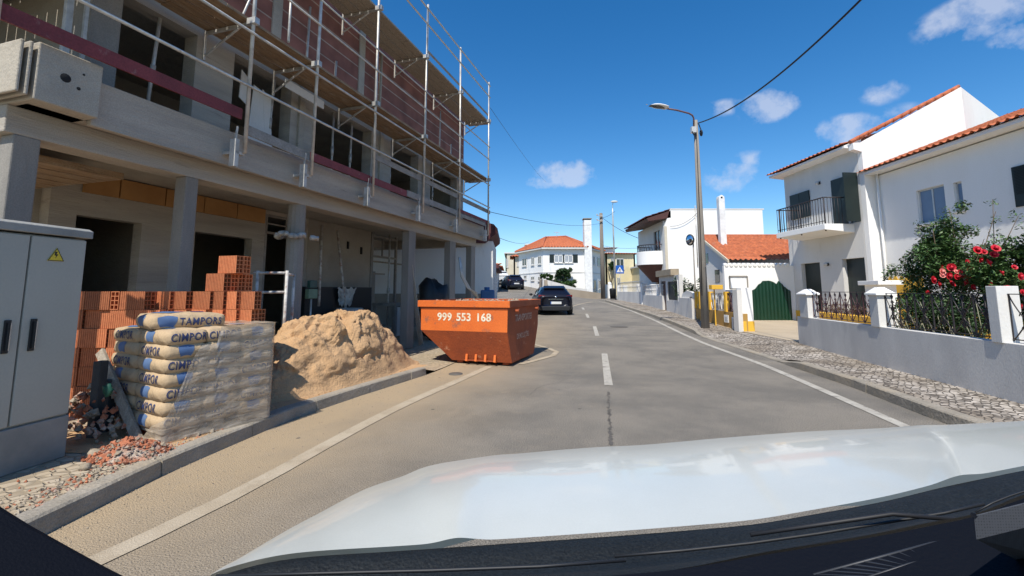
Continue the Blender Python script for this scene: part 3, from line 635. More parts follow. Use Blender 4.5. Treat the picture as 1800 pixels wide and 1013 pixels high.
# ================================================================ SCAFFOLD
sf = fthing('scaffold', 'galvanised tube scaffold with timber decks and red toe boards hung on the facade', 'scaffold', A)
PY = [2.15, 4.66, 5.93, 7.64, 9.7, 11.87, 14.25]
for i, y in enumerate(PY):
    b = MB(); lean = .012 * ((i * 37) % 5 - 2)
    zt = 8.75 if i > 1 else 8.75
    b.tube([(-5.3, y, 3.33), (-5.3 + lean, y + lean, zt)], .026, 10)
    p = b.build('pole', M['galv'], sf)
    b = MB(); b.box(-5.42, -5.32, y - .13, y - .07, 3.12, 3.5); b.box(-5.55, -5.32, y - .12, y + .02, 3.3, 3.34); b.bar((-5.36, y - .1, 3.5), (-5.34, y - .1, 3.68), .02); b.build('wall_shoe', M['shoe'], p)
def rail(y0, y1, z, r=.021, x=-5.27): b = MB(); b.tube([(x, y0, z), (x, y1, z)], r, 8); b.build('rail', M['galv'], sf)
rail(.8, 14.3, 4.28); rail(.6, 14.3, 5.06); rail(4.6, 14.3, 5.95, .017); rail(5.9, 14.3, 6.4, .017); rail(5.0, 14.3, 8.2); rail(5.0, 14.3, 8.62)
for zi, (zd, y0, mt) in enumerate(((5.27, 1.6, 'timber'), (7.36, 4.6, 'plank'))):
    for k in range(4):
        b = MB(); rnd = random.Random(k + zi * 9); y = y0 + rnd.uniform(0, .3)
        while y < 14.6:
            e = min(y + rnd.uniform(2.0, 2.6), 14.62); dx = rnd.uniform(-.008, .008); b.box(-5.56 - k * .205 + dx, -5.37 - k * .205 + dx, y, e - .01, zd + rnd.uniform(-.006, .006), zd + .045); y = e
        b.build('deck_board', M[mt], sf)
    for y in PY[1:] if zi == 0 else PY[2:]:
        b = MB(); b.bar((-6.2, y, zd - .04), (-5.3, y, zd - .04), .035, .045); b.bar((-6.2, y, zd - .4), (-5.55, y, zd - .06), .024, .024); b.box(-5.37, -5.22, y - .05, y + .03, zd - .07, zd + .02); b.bar((-6.2, y, zd - .45), (-6.2, y, zd + .05), .03); b.build('bracket', M['galv'], sf)
for (y0, y1, z, h, mt, dz) in ((.8, 4.62, 3.80, .15, 'redboard', 0), (4.7, 5.9, 3.62, .14, 'greyplank', -.04), (5.95, 7.6, 3.6, .14, 'redboard', 0), (7.65, 9.0, 3.6, .14, 'redboard', 0), (9.02, 14.1, 3.62, .14, 'greyplank', 0),
                              (7.66, 9.7, 4.12, .12, 'greyplank', 0), (9.72, 11.9, 4.12, .12, 'greyplank', 0), (11.9, 14.55, 4.1, .12, 'greyplank', 0), (11.9, 14.5, 3.72, .12, 'redboard', 0), (9.8, 14.4, 7.55, .06, 'greyplank', 0)):
    b = MB(); b.prism([(-5.34, y0, z), (-5.34, y1, z + dz), (-5.34, y1, z + dz + h), (-5.34, y0, z + h)], (-.025, 0, 0)); b.build('toe_board', M[mt], sf)
for (y, z0, z1) in ((6.6, 5.3, 6.9), (7.4, 5.3, 6.2), (8.8, 5.3, 7.3), (9.0, 5.4, 7.2), (12.2, 5.3, 7.0), (13.0, 5.3, 6.2)):
    b = MB(); b.tube([(-6.15, y, z0), (-6.15, y + .03, z1)], .022 if y != 9.0 else .035, 8); b.build('standard', M['galv'] if y != 9.0 else M['plank'], sf)
b = MB(); b.tube([(-5.3, 5.3, 5.3), (-5.9, 5.9, 7.3)], .02, 8); b.tube([(-6.1, 5.0, 5.3), (-6.1, 5.5, 6.9)], .018, 8); b.build('brace', M['galv'], sf)
rebase(sf, A, (-5.3, 2.15, 3.2))

# ================================================================ SITE THINGS ON THE LEFT
# --- electrical cabinet
q0 = hitg(115, 803, .12); CB = Fr(1010, q0.x, q0.y, q0.z)      # local x = 0 is the door face, y runs along the street, corner at origin
cab = fthing('electrical_cabinet', 'tall grey metal electrical cabinet with two doors and a warning triangle beside the kerb', 'cabinet', CB)
ct = CB.hit(144, 402, x=0).z
cw = -CB.hit(0, 450, x=0).y + .25; CW = 1.28
b = MB(); b.box(-.5, -.03, -CW, -.005, .32, ct - .09); b.build('housing', M['cabinet'], cab, .006)
b = MB(); b.box(-.52, .0, -CW - .01, .0, .0, .33); b.build('plinth', M['plinth'], cab, .01)
b = MB(); b.prism([(-.54, -CW - .03, ct - .08), (.02, -CW - .03, ct - .08), (.02, -CW - .03, ct - .02), (-.02, -CW - .03, ct), (-.54, -CW - .03, ct + .01)], (0, CW + .05, 0)); b.build('roof_cap', M['plinth'], cab, .005)
DW = -CB.hit(35, 600, x=0).y
for k in range(2):
    y1 = -.012 - k * DW; y0 = y1 - DW + .012
    b = MB(); b.box(-.028, .0, y0, y1, .345, ct - .1); d = b.build('door', M['cabinet'], cab, .006)
    hy = y0 + .07 if k == 0 else y1 - .08
    b = MB(); b.box(.001, .012, hy - .02, hy + .02, .88, 1.12); b.bar((.018, hy, .9), (.018, hy, 1.1), .018, .016); hd = b.build('handle', M['black'], d, .003)
    b = MB(); b.bar((.03, hy + .004, .9), (.03, hy + .004, 1.1), .008, .006); b.build('grip', M['chrome'], hd)
    if k == 0:
        wc = (.003, -.23, ct - .24)
        b = MB(); b.prism([(.001, wc[1] - .06, wc[2] - .045), (.001, wc[1] + .06, wc[2] - .045), (.001, wc[1], wc[2] + .062)], (.003, 0, 0)); ws = b.build('warning_sign', M['signyellow'], d)
        b = MB()
        T = [(-.05, -.039), (.05, -.039), (0, .05)]; T2 = [(-.058, -.044), (.058, -.044), (0, .06)]
        for i in range(3):
            a, c_ = T2[i], T2[(i + 1) % 3]; e, f_ = T[i], T[(i + 1) % 3]
            b.quad((.0052, wc[1] + a[0], wc[2] + a[1]), (.0052, wc[1] + c_[0], wc[2] + c_[1]), (.0052, wc[1] + f_[0], wc[2] + f_[1]), (.0052, wc[1] + e[0], wc[2] + e[1]))
        Z = [(-.012, .028), (.006, .03), (-.002, .008), (.012, .01), (-.008, -.026), (-.002, -.002), (-.014, -.002)]
        n0 = len(b.v); b.v += [(.0052, wc[1] + p[0], wc[2] + p[1]) for p in Z]; b.face(range(n0, n0 + len(Z)))
        b.build('warning_symbol', M['black'], ws)

# --- hollow bricks
BL, BW_, BH = .27, .095, .20            # length (ribbed faces), width, height; holes run along the length
def brick_mesh():
    b = MB(); nx_, nz_ = 2, 4; t = .009; d = .05
    for sgn in (-1, 1):
        yF = sgn * BL / 2; yI = yF - sgn * d
        cx = [-BW_ / 2 + t + i * (BW_ - t) / nx_ for i in range(nx_ + 1)]; cz = [t + i * (BH - t) / nz_ for i in range(nz_ + 1)]
        X = sorted([-BW_ / 2] + [c for i in range(nx_) for c in (cx[i], cx[i] + (BW_ - t) / nx_ - t)] + [BW_ / 2]); Z = sorted([0] + [c for i in range(nz_) for c in (cz[i], cz[i] + (BH - t) / nz_ - t)] + [BH])
        for i in range(len(X) - 1):
            for j in range(len(Z) - 1):
                x0, x1, z0, z1 = X[i], X[i + 1], Z[j], Z[j + 1]
                if i % 2 == 1 and j % 2 == 1:
                    b.quad((x0, yF, z0), (x0, yI, z0), (x1, yI, z0), (x1, yF, z0)); b.quad((x0, yF, z1), (x1, yF, z1), (x1, yI, z1), (x0, yI, z1))
                    b.quad((x0, yF, z0), (x0, yF, z1), (x0, yI, z1), (x0, yI, z0)); b.quad((x1, yF, z0), (x1, yI, z0), (x1, yI, z1), (x1, yF, z1)); b.quad((x0, yI, z0), (x1, yI, z0), (x1, yI, z1), (x0, yI, z1))
                else: b.quad((x0, yF, z0), (x1, yF, z0), (x1, yF, z1), (x0, yF, z1))
    # ribbed long faces
    nr = 12
    for sgn in (-1, 1):
        for i in range(nr):
            y0 = -BL / 2 + i * BL / nr; y1 = y0 + BL / nr; ym = y0 + (y1 - y0) * .72; xo = sgn * BW_ / 2; xi = sgn * (BW_ / 2 - .004)
            b.quad((xo, y0, 0), (xo, ym, 0), (xo, ym, BH), (xo, y0, BH)); b.quad((xi, ym, 0), (xi, y1, 0), (xi, y1, BH), (xi, ym, BH))
            b.quad((xo, ym, 0), (xi, ym, 0), (xi, ym, BH), (xo, ym, BH))
            if i < nr - 1: b.quad((xi, y1, 0), (xo, y1, 0), (xo, y1, BH), (xi, y1, BH))
    for z in (0, BH): b.quad((-BW_ / 2, -BL / 2, z), (BW_ / 2, -BL / 2, z), (BW_ / 2, BL / 2, z), (-BW_ / 2, BL / 2, z))
    return b
brick0 = brick_mesh().build('hollow_brick', M['brick']); first_brick = [True]
def lay_brick(x, y, z, rz, label, group):
    o = brick0 if first_brick[0] else brick0.copy()
    if not first_brick[0]: C.objects.link(o)
    first_brick[0] = False; o.location = (x, y, z); o.rotation_euler = (0, 0, rz); tagit(o, label, 'brick', group); return o
rb = random.Random(9); SY = 5.15; ROWH = .203
zbase = 1.45 - 7 * ROWH
def orow(k, n): return 'top' if k == n - 1 else ('bottom' if k == 0 else ordinal(k) + ' from the bottom')
# shaded stack behind the cabinet: ribbed faces towards the camera, rows 1-7
for r in range(7):
    x = -4.95; k = 0
    while x < -4.06:
        if r == 6 and k == 0: pass
        odd = (r == 6 and k == 2) or (r == 0 and k == 3)
        w = BW_ if odd else BL
        lay_brick(x + w / 2, SY + rb.uniform(-.015, .015) + (.0 if odd else -.1), zbase + r * ROWH, (0 if odd else R(90)) + rb.uniform(-.02, .02),
                  f'shaded hollow brick, {ordinal(k)} from left, {orow(r, 7)} row, stack beside the cabinet', 'hollow bricks of the shaded stack')
        x += w + .004; k += 1
# sunlit stack: groups of bricks turned so that their holes look along the street
AL = R(-31)
def turned(px, n, r, name, tot, label_pos, dy=0.0, depth=SY, kk=[0]):
    """n bricks side by side; px is the pixel column of the visible front corner"""
    X = (px - 900) / FEFF * depth; c = Vector((X, depth - .02 + dy, 0))
    e = Vector((A.s, A.c, 0)) # along the street, holes towards it
    f_ = Vector((-e.y, e.x, 0))
    return c, e, f_
row_specs = {6: [(268, 1), (302, 2), (330, 2), (372, 2), (396, 1), (418, 1), (450, 1)], 5: [(262, 2), (300, 2), (332, 2), (366, 2), (395, 2), (420, 2), (447, 2)]}
for r in range(7):
    specs = row_specs.get(r, [(262, 2), (300, 2), (332, 2), (366, 2), (398, 2), (422, 2), (446, 2)])
    k = 0
    for (px, n) in specs:
        c, e, f_ = turned(px, n, r, '', 0, '')
        for i in range(n):
            p = c + e * (BW_ / 2 + i * (BW_ + .002)) + f_ * BL / 2
            lay_brick(p.x + rb.uniform(-.004, .004), p.y, zbase + r * ROWH, math.atan2(e.y, e.x) + rb.uniform(-.015, .015),
                      f'sunlit hollow brick, {ordinal(k)} from left, {orow(r, 7)} row, stack behind the cement bags', 'hollow bricks of the sunlit stack'); k += 1
for lvl, specs in ((7, [(394, 4)]), (8, [(414, 2)])):
    for (px, n) in specs:
        c, e, f_ = turned(px, n, lvl, '', 0, '')
        for i in range(n):
            p = c + e * (BW_ / 2 + i * (BW_ + .002)) + f_ * BL / 2
            lay_brick(p.x, p.y, zbase + lvl * ROWH, math.atan2(e.y, e.x) + rb.uniform(-.01, .01),
                      f'hollow brick {"at the very top" if lvl == 8 else "in the lower course"} of the brick tower, {ordinal(i)} from left', 'hollow bricks of the tower')
# --- cement bags on a pallet
C0 = hitg(279, 784, .12); C1 = hitg(471, 735, .12); dv_ = (C1 - C0); PL = dv_.length; pang = math.atan2(-dv_.x, dv_.y)
ex = Vector((dv_.x, dv_.y, 0)).normalized(); ey = Vector((-ex.y, ex.x, 0))      # ex along street face, ey away from the street
PLt = thing('wooden_pallet', 'flat wooden pallet under the wrapped cement bags by the kerb', 'pallet', tuple(C0), math.atan2(ex.y, ex.x))
PW = 1.08
for i in range(3):
    b = MB(); b.box(.0, PL, .02 + i * (PW - .14) / 2, .12 + i * (PW - .14) / 2, 0, .02); b.build('base_board', M['plank'], PLt)
for i in range(7):
    b = MB(); b.box(.01 + i * (PL - .1) / 6, .09 + i * (PL - .1) / 6, 0, PW, .085, .105); b.build('deck_board', M['plank'], PLt)
for i in range(3):
    for j in range(3): b = MB(); b.box(.02 + i * (PL - .14) / 2, .12 + i * (PL - .14) / 2, .02 + j * (PW - .14) / 2, .12 + j * (PW - .14) / 2, .02, .085); b.build('block', M['plank'], PLt)
BAGH = .123
def bag_fn(L, W, H, seed):
    def f(u, v, face):
        """point on pillow: face 'side' handled through full closed grid below"""
    return f
def bag_pt(a, t, L, W, H, seed, sag=0.0):
    """a in 0..1 around the rounded rectangle, t in -1..1 from bottom to top rim; returns a point on the bulging side"""
    per = [(0, 0), (L, 0), (L, W), (0, W)]
    s = a * 4; i = int(s) % 4; k = s - int(s); p = Vector((*per[i], 0)).lerp(Vector((*per[(i + 1) % 4], 0)), k)
    nx = [(0, -1), (1, 0), (0, 1), (-1, 0)][i]
    edge = 1 - (2 * k - 1) ** 6
    bul = .018 * (1 - t * t) * edge - .012 * (abs(t) ** 4) * edge
    corner = (abs(2 * k - 1)) ** 5
    c = Vector((L / 2, W / 2, 0)); d = (p - c)
    p = c + d * (1 - .035 * corner * (1 - .5 * (1 - t * t)) - .012 * abs(t) ** 3)
    p += Vector((*nx, 0)) * bul
    z = H / 2 + t * H / 2 * (1 - .16 * corner)
    w = mnoise.noise(Vector((p.x * 9 + seed * 3.1, p.y * 9, t + seed))) * .006
    return Vector((p.x + nx[0] * w, p.y + nx[1] * w, z + w * .5))
def make_bag(L, W, H, seed, sideprint=None, endprint=None, topprint=True, kind=''):
    """L along x (street face), W along y; front street face is y=0, left end is x=0"""
    b = MB(); b.smooth = True; na = 48; nt = 6
    b.grid(lambda u, v: bag_pt(u, -1 + 2 * v, L, W, H, seed), na, nt, True)
    for top in (False, True):
        def fn(u, v):
            q = bag_pt(u, 1 if top else -1, L, W, H, seed); c = Vector((L / 2, W / 2, q.z)); r_ = 1 - v
            p = c.lerp(q, r_); dome = (1 - r_ ** 3) * .014 + mnoise.noise(Vector((p.x * 7 + seed, p.y * 7, 3))) * .007 * (1 - r_ ** 4)
            p.z = q.z * r_ + (H if top else 0) * (1 - r_) + (dome if top else -dome * .2); return p
        b.grid(fn, na, 5, True)
    o = b.build('cement_bag', M['paper'])
    def side(x, y, side_i, cx, off=.004):
        l = (L, W, L, W)[side_i]; k = min(.97, max(.03, (cx + (x if side_i != 3 else x)) / l)); t = max(-.9, min(.9, y / (H / 2)))
        a = (side_i + k) / 4 if side_i == 0 else (side_i + k) / 4
        p = bag_pt(a, t, L, W, H, seed); nrm = ((0, -1), (1, 0), (0, 1), (-1, 0))[side_i]
        return p + Vector((nrm[0] * off, nrm[1] * off, 0))
    def word(body, si, cx, size):
        sp_ = 1.22 if si == 3 else 1.1
        me_name = 'lettering'
        # left end (side 3) runs from y=W to y=0 seen from outside left-to-right
        put_text(me_name, body, size, M['navyprint'], o, None or (0, 0, 0), (1, 0, 0), (0, 1, 0), bold=.0009, spacing=sp_, fn=lambda x, y: side(x * .74, y, si, cx))
    def patch(si, cx, w, h, m, wave=True):
        pb = MB(); pb.smooth = True
        def fn(u, v):
            x = (u - .5) * w; y = (v - .5) * h
            if wave: y = y + .12 * h * math.sin(u * 3.0) ; x = x * (1.0 - .35 * (1 - v) ** 2)
            return side(x, y, si, cx, .0018)
        pb.grid(fn, 8, 6); pb.build('printed_panel', m, o)
    for (si, what, cx, size) in (sideprint or []):
        if what == 'blue': patch(si, cx, size, H * .72, M['blueprint'])
        else: word(what, si, cx, size)
    if topprint:
        pb = MB(); pb.smooth = True
        def tp(cxx, cyy, rx, ry):
            def fn(u, v):
                a = u * 2 * math.pi; x = cxx + rx * v * math.cos(a) * (1 + .25 * math.sin(3 * a)); y = cyy + ry * v * math.sin(a)
                q = Vector((x - L / 2, y - W / 2)); rr = max(abs(q.x) / (L / 2), abs(q.y) / (W / 2)); dome = (1 - rr ** 3) * .014
                return (x, y, H + dome + mnoise.noise(Vector((x * 7 + seed, y * 7, 3))) * .007 * (1 - rr ** 4) + .003)
            return fn
        pb.grid(tp(L * .3, W * .5, L * .2, W * .2), 14, 5, True); pb.build('printed_panel', M['blueprint'], o)
        pb = MB(); pb.grid(tp(L * .72, W * .55, L * .1, W * .12), 12, 4, True); pb.build('printed_panel', M['navyprint'], o)
    return o
NL = 3; bl = PL / NL; bwid = PW / 2
protos = {}
def bag_variant(v):
    if v in protos: return None
    s = v[1]
    if v[0] == 'F0': sp = [(0, 'CIMPOR', bl * .5, .105), (3, 'blue', bwid * .42, .15)]
    elif v[0] == 'F1': sp = [(0, 'blue', bl * .45, .13), (3, 'CIMPOR', bwid * .5, .11)]
    else: sp = [(3, 'CIMPOR', bwid * .5, .11)]
    return make_bag(bl - .006, bwid - .008, BAGH + .006, s, sp)
zb0 = .105
def place_bag(v, i, j, lay, dx=0, dy=0, rz=0.0):
    if v not in protos: o = bag_variant(v); protos[v] = o
    else: o = copy_tree(protos[v])
    p = C0 + ex * (i * bl + .003 + dx) + ey * (j * bwid + .004 + dy); o.location = (p.x, p.y, C0.z + zb0 + lay * BAGH); o.rotation_euler = (0, 0, math.atan2(ex.y, ex.x) + rz)
    pos = ['cabinet end', 'middle', 'sand heap end'][i]; sidep = 'street side' if j == 0 else 'building side'
    tagit(o, f'cement bag {sidep}, {pos}, {"bottom" if lay == 0 else ordinal(lay) + " from bottom"} layer', 'cement bag', 'cement bags stacked on the pallet'); return o
rb = random.Random(4)
for lay in range(7):
    for i in range(NL):
        for j in range(2):
            if lay == 6 and False: continue
            v = (('F0', 'F1')[(lay + i + j + (1 if i else 0)) % 2], (lay + i) % 2 + 1)
            off = -.018 * (lay % 2) if j == 0 else .0
            place_bag(v, i, j, lay, rb.uniform(-.004, .004), rb.uniform(-.006, .006), rb.uniform(-.008, .008))
tb = make_bag(.62, .42, BAGH + .012, 5.3, [(0, 'TAMPORS', .40, .105), (0, 'blue', .12, .16), (3, 'blue', .2, .16)])
p = C0 + ex * -.03 + ey * .26; tb.location = (p.x, p.y, C0.z + zb0 + 7 * BAGH + .008); tb.rotation_euler = (R(1.5), R(1), math.atan2(ex.y, ex.x) - R(7))
tagit(tb, 'single loose cement bag lying on top of the whole pallet stack', 'cement bag')
# plastic film round the stack
wrap = bpy.data.materials.new('clear_stretch_film'); wrap.use_nodes = True; N_, L_, b_ = nodes_of(wrap)
b_.inputs['Base Color'].default_value = (.60, .50, .38, 1); b_.inputs['Roughness'].default_value = .22; b_.inputs['Specular IOR Level'].default_value = .9
tr_ = N_.new('ShaderNodeBsdfTransparent'); mx_ = N_.new('ShaderNodeMixShader'); t_ = N_.new('ShaderNodeTexCoord'); mp_ = N_.new('ShaderNodeMapping'); mp_.inputs['Scale'].default_value = (1, 1, 3.5); L_.new(t_.outputs['Object'], mp_.inputs[0])
n_ = N_.new('ShaderNodeTexNoise'); n_.inputs['Scale'].default_value = 5; n_.inputs['Detail'].default_value = 8; n_.inputs['Distortion'].default_value = 1.2; L_.new(mp_.outputs[0], n_.inputs['Vector'])
r_n = N_.new('ShaderNodeMapRange'); r_n.inputs[1].default_value = .3; r_n.inputs[2].default_value = .7; r_n.inputs[3].default_value = .30; r_n.inputs[4].default_value = .68; L_.new(n_.outputs['Fac'], r_n.inputs[0])
L_.new(r_n.outputs[0], mx_.inputs[0]); L_.new(tr_.outputs[0], mx_.inputs[1]); L_.new(b_.outputs[0], mx_.inputs[2]); L_.new(mx_.outputs[0], N_['Material Output'].inputs[0])
bp_ = N_.new('ShaderNodeBump'); bp_.inputs['Strength'].default_value = .7; bp_.inputs['Distance'].default_value = .02; L_.new(n_.outputs['Fac'], bp_.inputs['Height']); L_.new(bp_.outputs[0], b_.inputs['Normal'])
b = MB(); b.smooth = True; ztop = zb0 + 7 * BAGH + .028
def wp(s, z):
    """s: running length round the stack from the left end, along the street face, round the far end"""
    segs = [(-.0, .34), (.34, .34 + PL), (.34 + PL, .34 + PL + PW)]
    t = z / ztop; bul = .012 + .012 * mnoise.noise(Vector((s * 6, z * 16, 1))) + .006 * math.sin(z / BAGH * 6.28)
    o_ = .022
    if s < .34: p = Vector((-o_ - bul * .3, .34 - s, z))
    elif s < .34 + PL: p = Vector((s - .34, -o_ - bul, z))
    else: p = Vector((PL + o_ + bul * .4, s - .34 - PL, z))
    return p
def wfn(u, v):
    s = u * (.34 + PL + PW); top = ztop if s > .34 + PL * .42 else (lerp(.16, ztop - .16, sstep(.30, .34 + PL * .3, s)) if s > .3 else lerp(.02, .16, sstep(0, .3, s)))
    top += .03 * mnoise.noise(Vector((s * 5, 0, 4))) if top < ztop - .02 else 0
    return wp(s, .02 + (top - .02) * v)
b.grid(wfn, 90, 26)
def tfn(u, v):
    x = lerp(PL * .50, PL + .03, u); y = lerp(-.032, PW + .01, v)
    if u < .3 and v < .9: x -= .06 * mnoise.noise(Vector((v * 5, 2, 2)))
    return (x, y, ztop + .012 * mnoise.noise(Vector((x * 9, y * 9, 2))) + .004)
b.grid(tfn, 14, 14)
wr = b.build('stretch_film', wrap); wr.location = tuple(C0); wr.rotation_euler = (0, 0, math.atan2(ex.y, ex.x)); tagit(wr, 'torn clear plastic film wrapped round the street side of the cement bags', 'plastic wrap')

# --- plank leaning on the bags, dark slabs behind the cabinet, rubble, stones
pa = hitg(243, 775, .13); d_ = pa.y + .12; pb_ = atd(176, 618, d_ + .25)
b = MB(); b.bar(pa, pb_, .085, .028, up=(0, 1, 0)); o = b.build('leaning_plank', M['plank']); tagit(o, 'pale weathered plank leaning against the left end of the cement bags', 'plank')
for (px0, px1, pyt, pyb, lab) in ((150, 163, 636, 770, 'thin dark concrete slab standing on edge right beside the cabinet'), (164, 184, 668, 760, 'second dark concrete slab standing between cabinet and leaning plank')):
    f0 = atd(px0, pyb, 4.25 + (px0 - 150) * .01); w_ = (px1 - px0) / FEFF * f0.y; zt = atd(px0, pyt, f0.y).z; b = MB(); b.box(f0.x, f0.x + w_, f0.y, f0.y + .09, .1, zt)
    o = b.build('concrete_slab', M['darkslab'], None, .006); tagit(o, lab, 'slab')  # both pieces are dark slabs
def heap(name, label, cat, cen, rx, ry, h, m, seed, nu=48, nv=16, rough_=.25, m2=None, ang=0):
    b = MB(); b.smooth = True; b.smooth = False
    def fn(u, v):
        a = 2 * math.pi * u; r_ = v; n1 = mnoise.fractal(Vector((math.cos(a) * r_ * 2 + seed, math.sin(a) * r_ * 2, seed)), 1, 2, 5)
        e = 1 + .22 * mnoise.noise(Vector((math.cos(a) * 1.4, math.sin(a) * 1.4, seed)))
        z = h * (1 - r_ ** 1.5) * (1 + rough_ * n1) if r_ < 1 else -.02
        x = rx * r_ * e * math.cos(a); y = ry * r_ * e * math.sin(a)
        return (x * math.cos(ang) - y * math.sin(ang), x * math.sin(ang) + y * math.cos(ang), z + rough_ * .12 * h * n1)
    b.grid(fn, nu, nv, True); o = b.build(name, m); o.location = tuple(cen); tagit(o, label, cat); return o
c = hitg(228, 800, .12); ru = thing('rubble_heap', 'small heap of broken red brick in front of the leaning plank and cement bags', 'rubble heap', tuple(c))
b = MB()
def hf(u, v):
    a = 2 * math.pi * u; n1 = mnoise.noise(Vector((math.cos(a) * v * 3, math.sin(a) * v * 3, 2)))
    return (.30 * v * math.cos(a) * (1 + .2 * n1), .22 * v * math.sin(a) * (1 + .2 * n1), .13 * (1 - v ** 1.3) * (1 + .3 * n1) - .005)
b.grid(hf, 30, 8, True); b.build('debris_base', M['rubble_red'], ru)
b = MB(); rnd = random.Random(21)
for i in range(520):
    a = rnd.random() * 6.28; r_ = rnd.random() ** .6; s = rnd.uniform(.005, .017) * (1.8 if rnd.random() < .08 else 1)
    b.mi = 1 if rnd.random() < .3 else 0; b.rock((.33 * r_ * math.cos(a), .24 * r_ * math.sin(a), .13 * (1 - r_ ** 1.3) + s * .4), s, i)
o = b.build('brick_fragments', [M['rubble_red'], M['stone']], ru); o['kind'] = 'stuff'
gb = MB(); rnd = random.Random(31)
def scatter(mb, px0, px1, n, off, spread, s0, s1, seed, mi=(0,)):
    rnd = random.Random(seed)
    for i in range(n):
        t = rnd.random(); y = lerp(px0, px1, t); x = xl(y) - off - rnd.random() ** 1.5 * spread; s = rnd.uniform(s0, s1)
        mb.mi = rnd.choice(mi); mb.rock((x, y, ground(x, y) + .12 + s * .3), s, seed * 1000 + i)
scatter(gb, 2.2, 8.0, 700, .16, .35, .003, .010, 1, (0, 0, 1)); scatter(gb, 2.6, 4.6, 420, .14, .25, .006, .02, 2, (0, 1, 0)); scatter(gb, 2.4, 3.6, 110, .3, 1.4, .005, .016, 3, (0, 0, 1)); scatter(gb, 4, 9, 500, .8, 3.5, .006, .03, 4, (0, 1))
for i in range(1500):
    y = rnd.uniform(1.5, 11); x = xl(y) + rnd.random() ** 2.2 * .9 + .01; s = rnd.uniform(.002, .007); gb.mi = 0; gb.rock((x, y, ground(x, y) + s * .3), s, 9000 + i)
o = gb.build('gravel', [M['stone'], M['rubble_red']]); tagit(o, 'loose gravel, brick chips and dust scattered along the kerb and pavement', 'gravel', kind='stuff')
for (px, py, s, lab) in ((166, 806, .055, 'round pale stone beside the rubble heap near the cabinet base'), (345, 768, .035, 'pale lump of mortar on the kerb below the front corner of the cement bags'), (325, 772, .03, 'small broken stone left of the pale mortar lump on the kerb'), (150, 826, .04, 'flat wedge of stone on the pavement in front of the cabinet corner'), (372, 762, .03, 'grey stone chip on the kerb under the street face of the cement bags')):
    p = hitg(px, py, .12); b = MB(); b.blob((0, 0, s * .5), s, 12, (1, .8, .75), .55, px); o = b.build('stone', M['stone']); o.location = tuple(p); tagit(o, lab, 'stone')
# rubble behind the bags, between bricks and cabinet
c = atd(172, 700, 4.35); rz_ = thing('brick_rubble', 'loose pile of broken red bricks in shade behind the leaning plank', 'rubble', (c.x, c.y, .12))
b = MB(); rnd = random.Random(8)
for i in range(220):
    a = rnd.random() * 6.28; r_ = rnd.random() ** .6; s = rnd.uniform(.015, .05); b.mi = rnd.choice((0, 0, 1)); b.rock((.5 * r_ * math.cos(a), .3 * r_ * math.sin(a), .5 * (1 - r_) + s * .3), s, 300 + i)
o = b.build('brick_fragments', [M['rubble_red'], M['stone']], rz_); o['kind'] = 'stuff'
b = MB(); b.smooth = True; b.blob((0, 0, 0), .045, 12, (.8, .5, 1.1), .9, 3); o = b.build('green_bag', M['greensheet']); o.location = tuple(atd(190, 682, 3.95)); o.location.z = .62; tagit(o, 'crumpled green plastic bag on the brick rubble behind the leaning plank', 'plastic bag')

# --- sand heap
sc0 = hitg(600, 640, .12); sx_, sy_ = 0, 0
S1 = atd(585, 600, 6.5); base = Vector((-2.72, 7.2, .1))
b = MB(); b.smooth = True
def sfn(u, v):
    a = 2 * math.pi * u; rr = v
    ca, sa = math.cos(a), math.sin(a)
    e = 1 + .10 * mnoise.noise(Vector((ca * 1.6, sa * 1.6, 7.3)))
    x = 2.1 * rr * e * ca; y = (1.1 if sa > 0 else .74) * rr * e * sa
    # profile: steep broken shoulder with flat top
    k = 1 - sstep(.3, 1.0, rr); h = .94 * (k ** .9)
    n1 = mnoise.fractal(Vector((x * 1.9, y * 1.9, 3.3)), .8, 2.1, 7)
    n2 = mnoise.noise(Vector((x * 1.3 + 5, y * 1.3, 1)))
    ridge = 1 - abs(mnoise.noise(Vector((x * 3.1, y * 3.1, 8))) * 2)
    h *= 1 + .10 * n2; h += (.11 * n1 + .03 * ridge * min(1, k * 2)) * min(1, k * 2.5); h += .06 * mnoise.noise(Vector((x * 4.2, y * 4.2, 12))) * min(1, k * 3); h -= .07 * sstep(.5, .75, abs(mnoise.noise(Vector((x * 2.6, y * 2.6, 17)))) * 2.2) * k
    h -= .13 * math.exp(-((x + .12) ** 2) / .012) * (k > .35)        # notch in the top
    h += .028 * mnoise.noise(Vector((x * 19, y * 19, 2))) * min(1, k * 4) + .01 * n1
    dd_ = (.075 * mnoise.noise(Vector((x * 3.2, y * 3.2, h * 5.5 + 9))) + .035 * mnoise.noise(Vector((x * 8, y * 8, h * 12))) + .018 * mnoise.noise(Vector((x * 20, y * 20, h * 26)))) * min(1, k * 3)
    return (x + dd_ * ca, y + dd_ * sa, max(h, 0) - (.03 if rr > .99 else 0))
b.grid(sfn, 260, 110, True); sd_ = b.build('sand_heap', M['sand']); sd_.location = base; sd_.rotation_euler = (0, 0, R(72)); tagit(sd_, 'big heap of pale brown builders sand on the pavement between bags and skip', 'sand heap')
spill = MB(); spill.smooth = True
def spf(u, v):
    y = lerp(3.9, 8.4, u); w_ = .9 + .4 * math.sin(u * 3.14); x = xl(y) - .12 - v * w_ * 1.3; n = mnoise.noise(Vector((x * 2, y * 2, 0)))
    return (x, y, ground(x, y) + .126 + (.035 + .05 * n) * math.sin(min(1, v * 1.6) * 3.14 / 2) * math.sin(u * 3.14))
spill.grid(spf, 60, 20); o = spill.build('spilled_sand', M['sand']); tagit(o, 'thin layer of spilled sand over the pavement along the kerb', 'sand', kind='stuff')
b = MB(); rnd = random.Random(77)
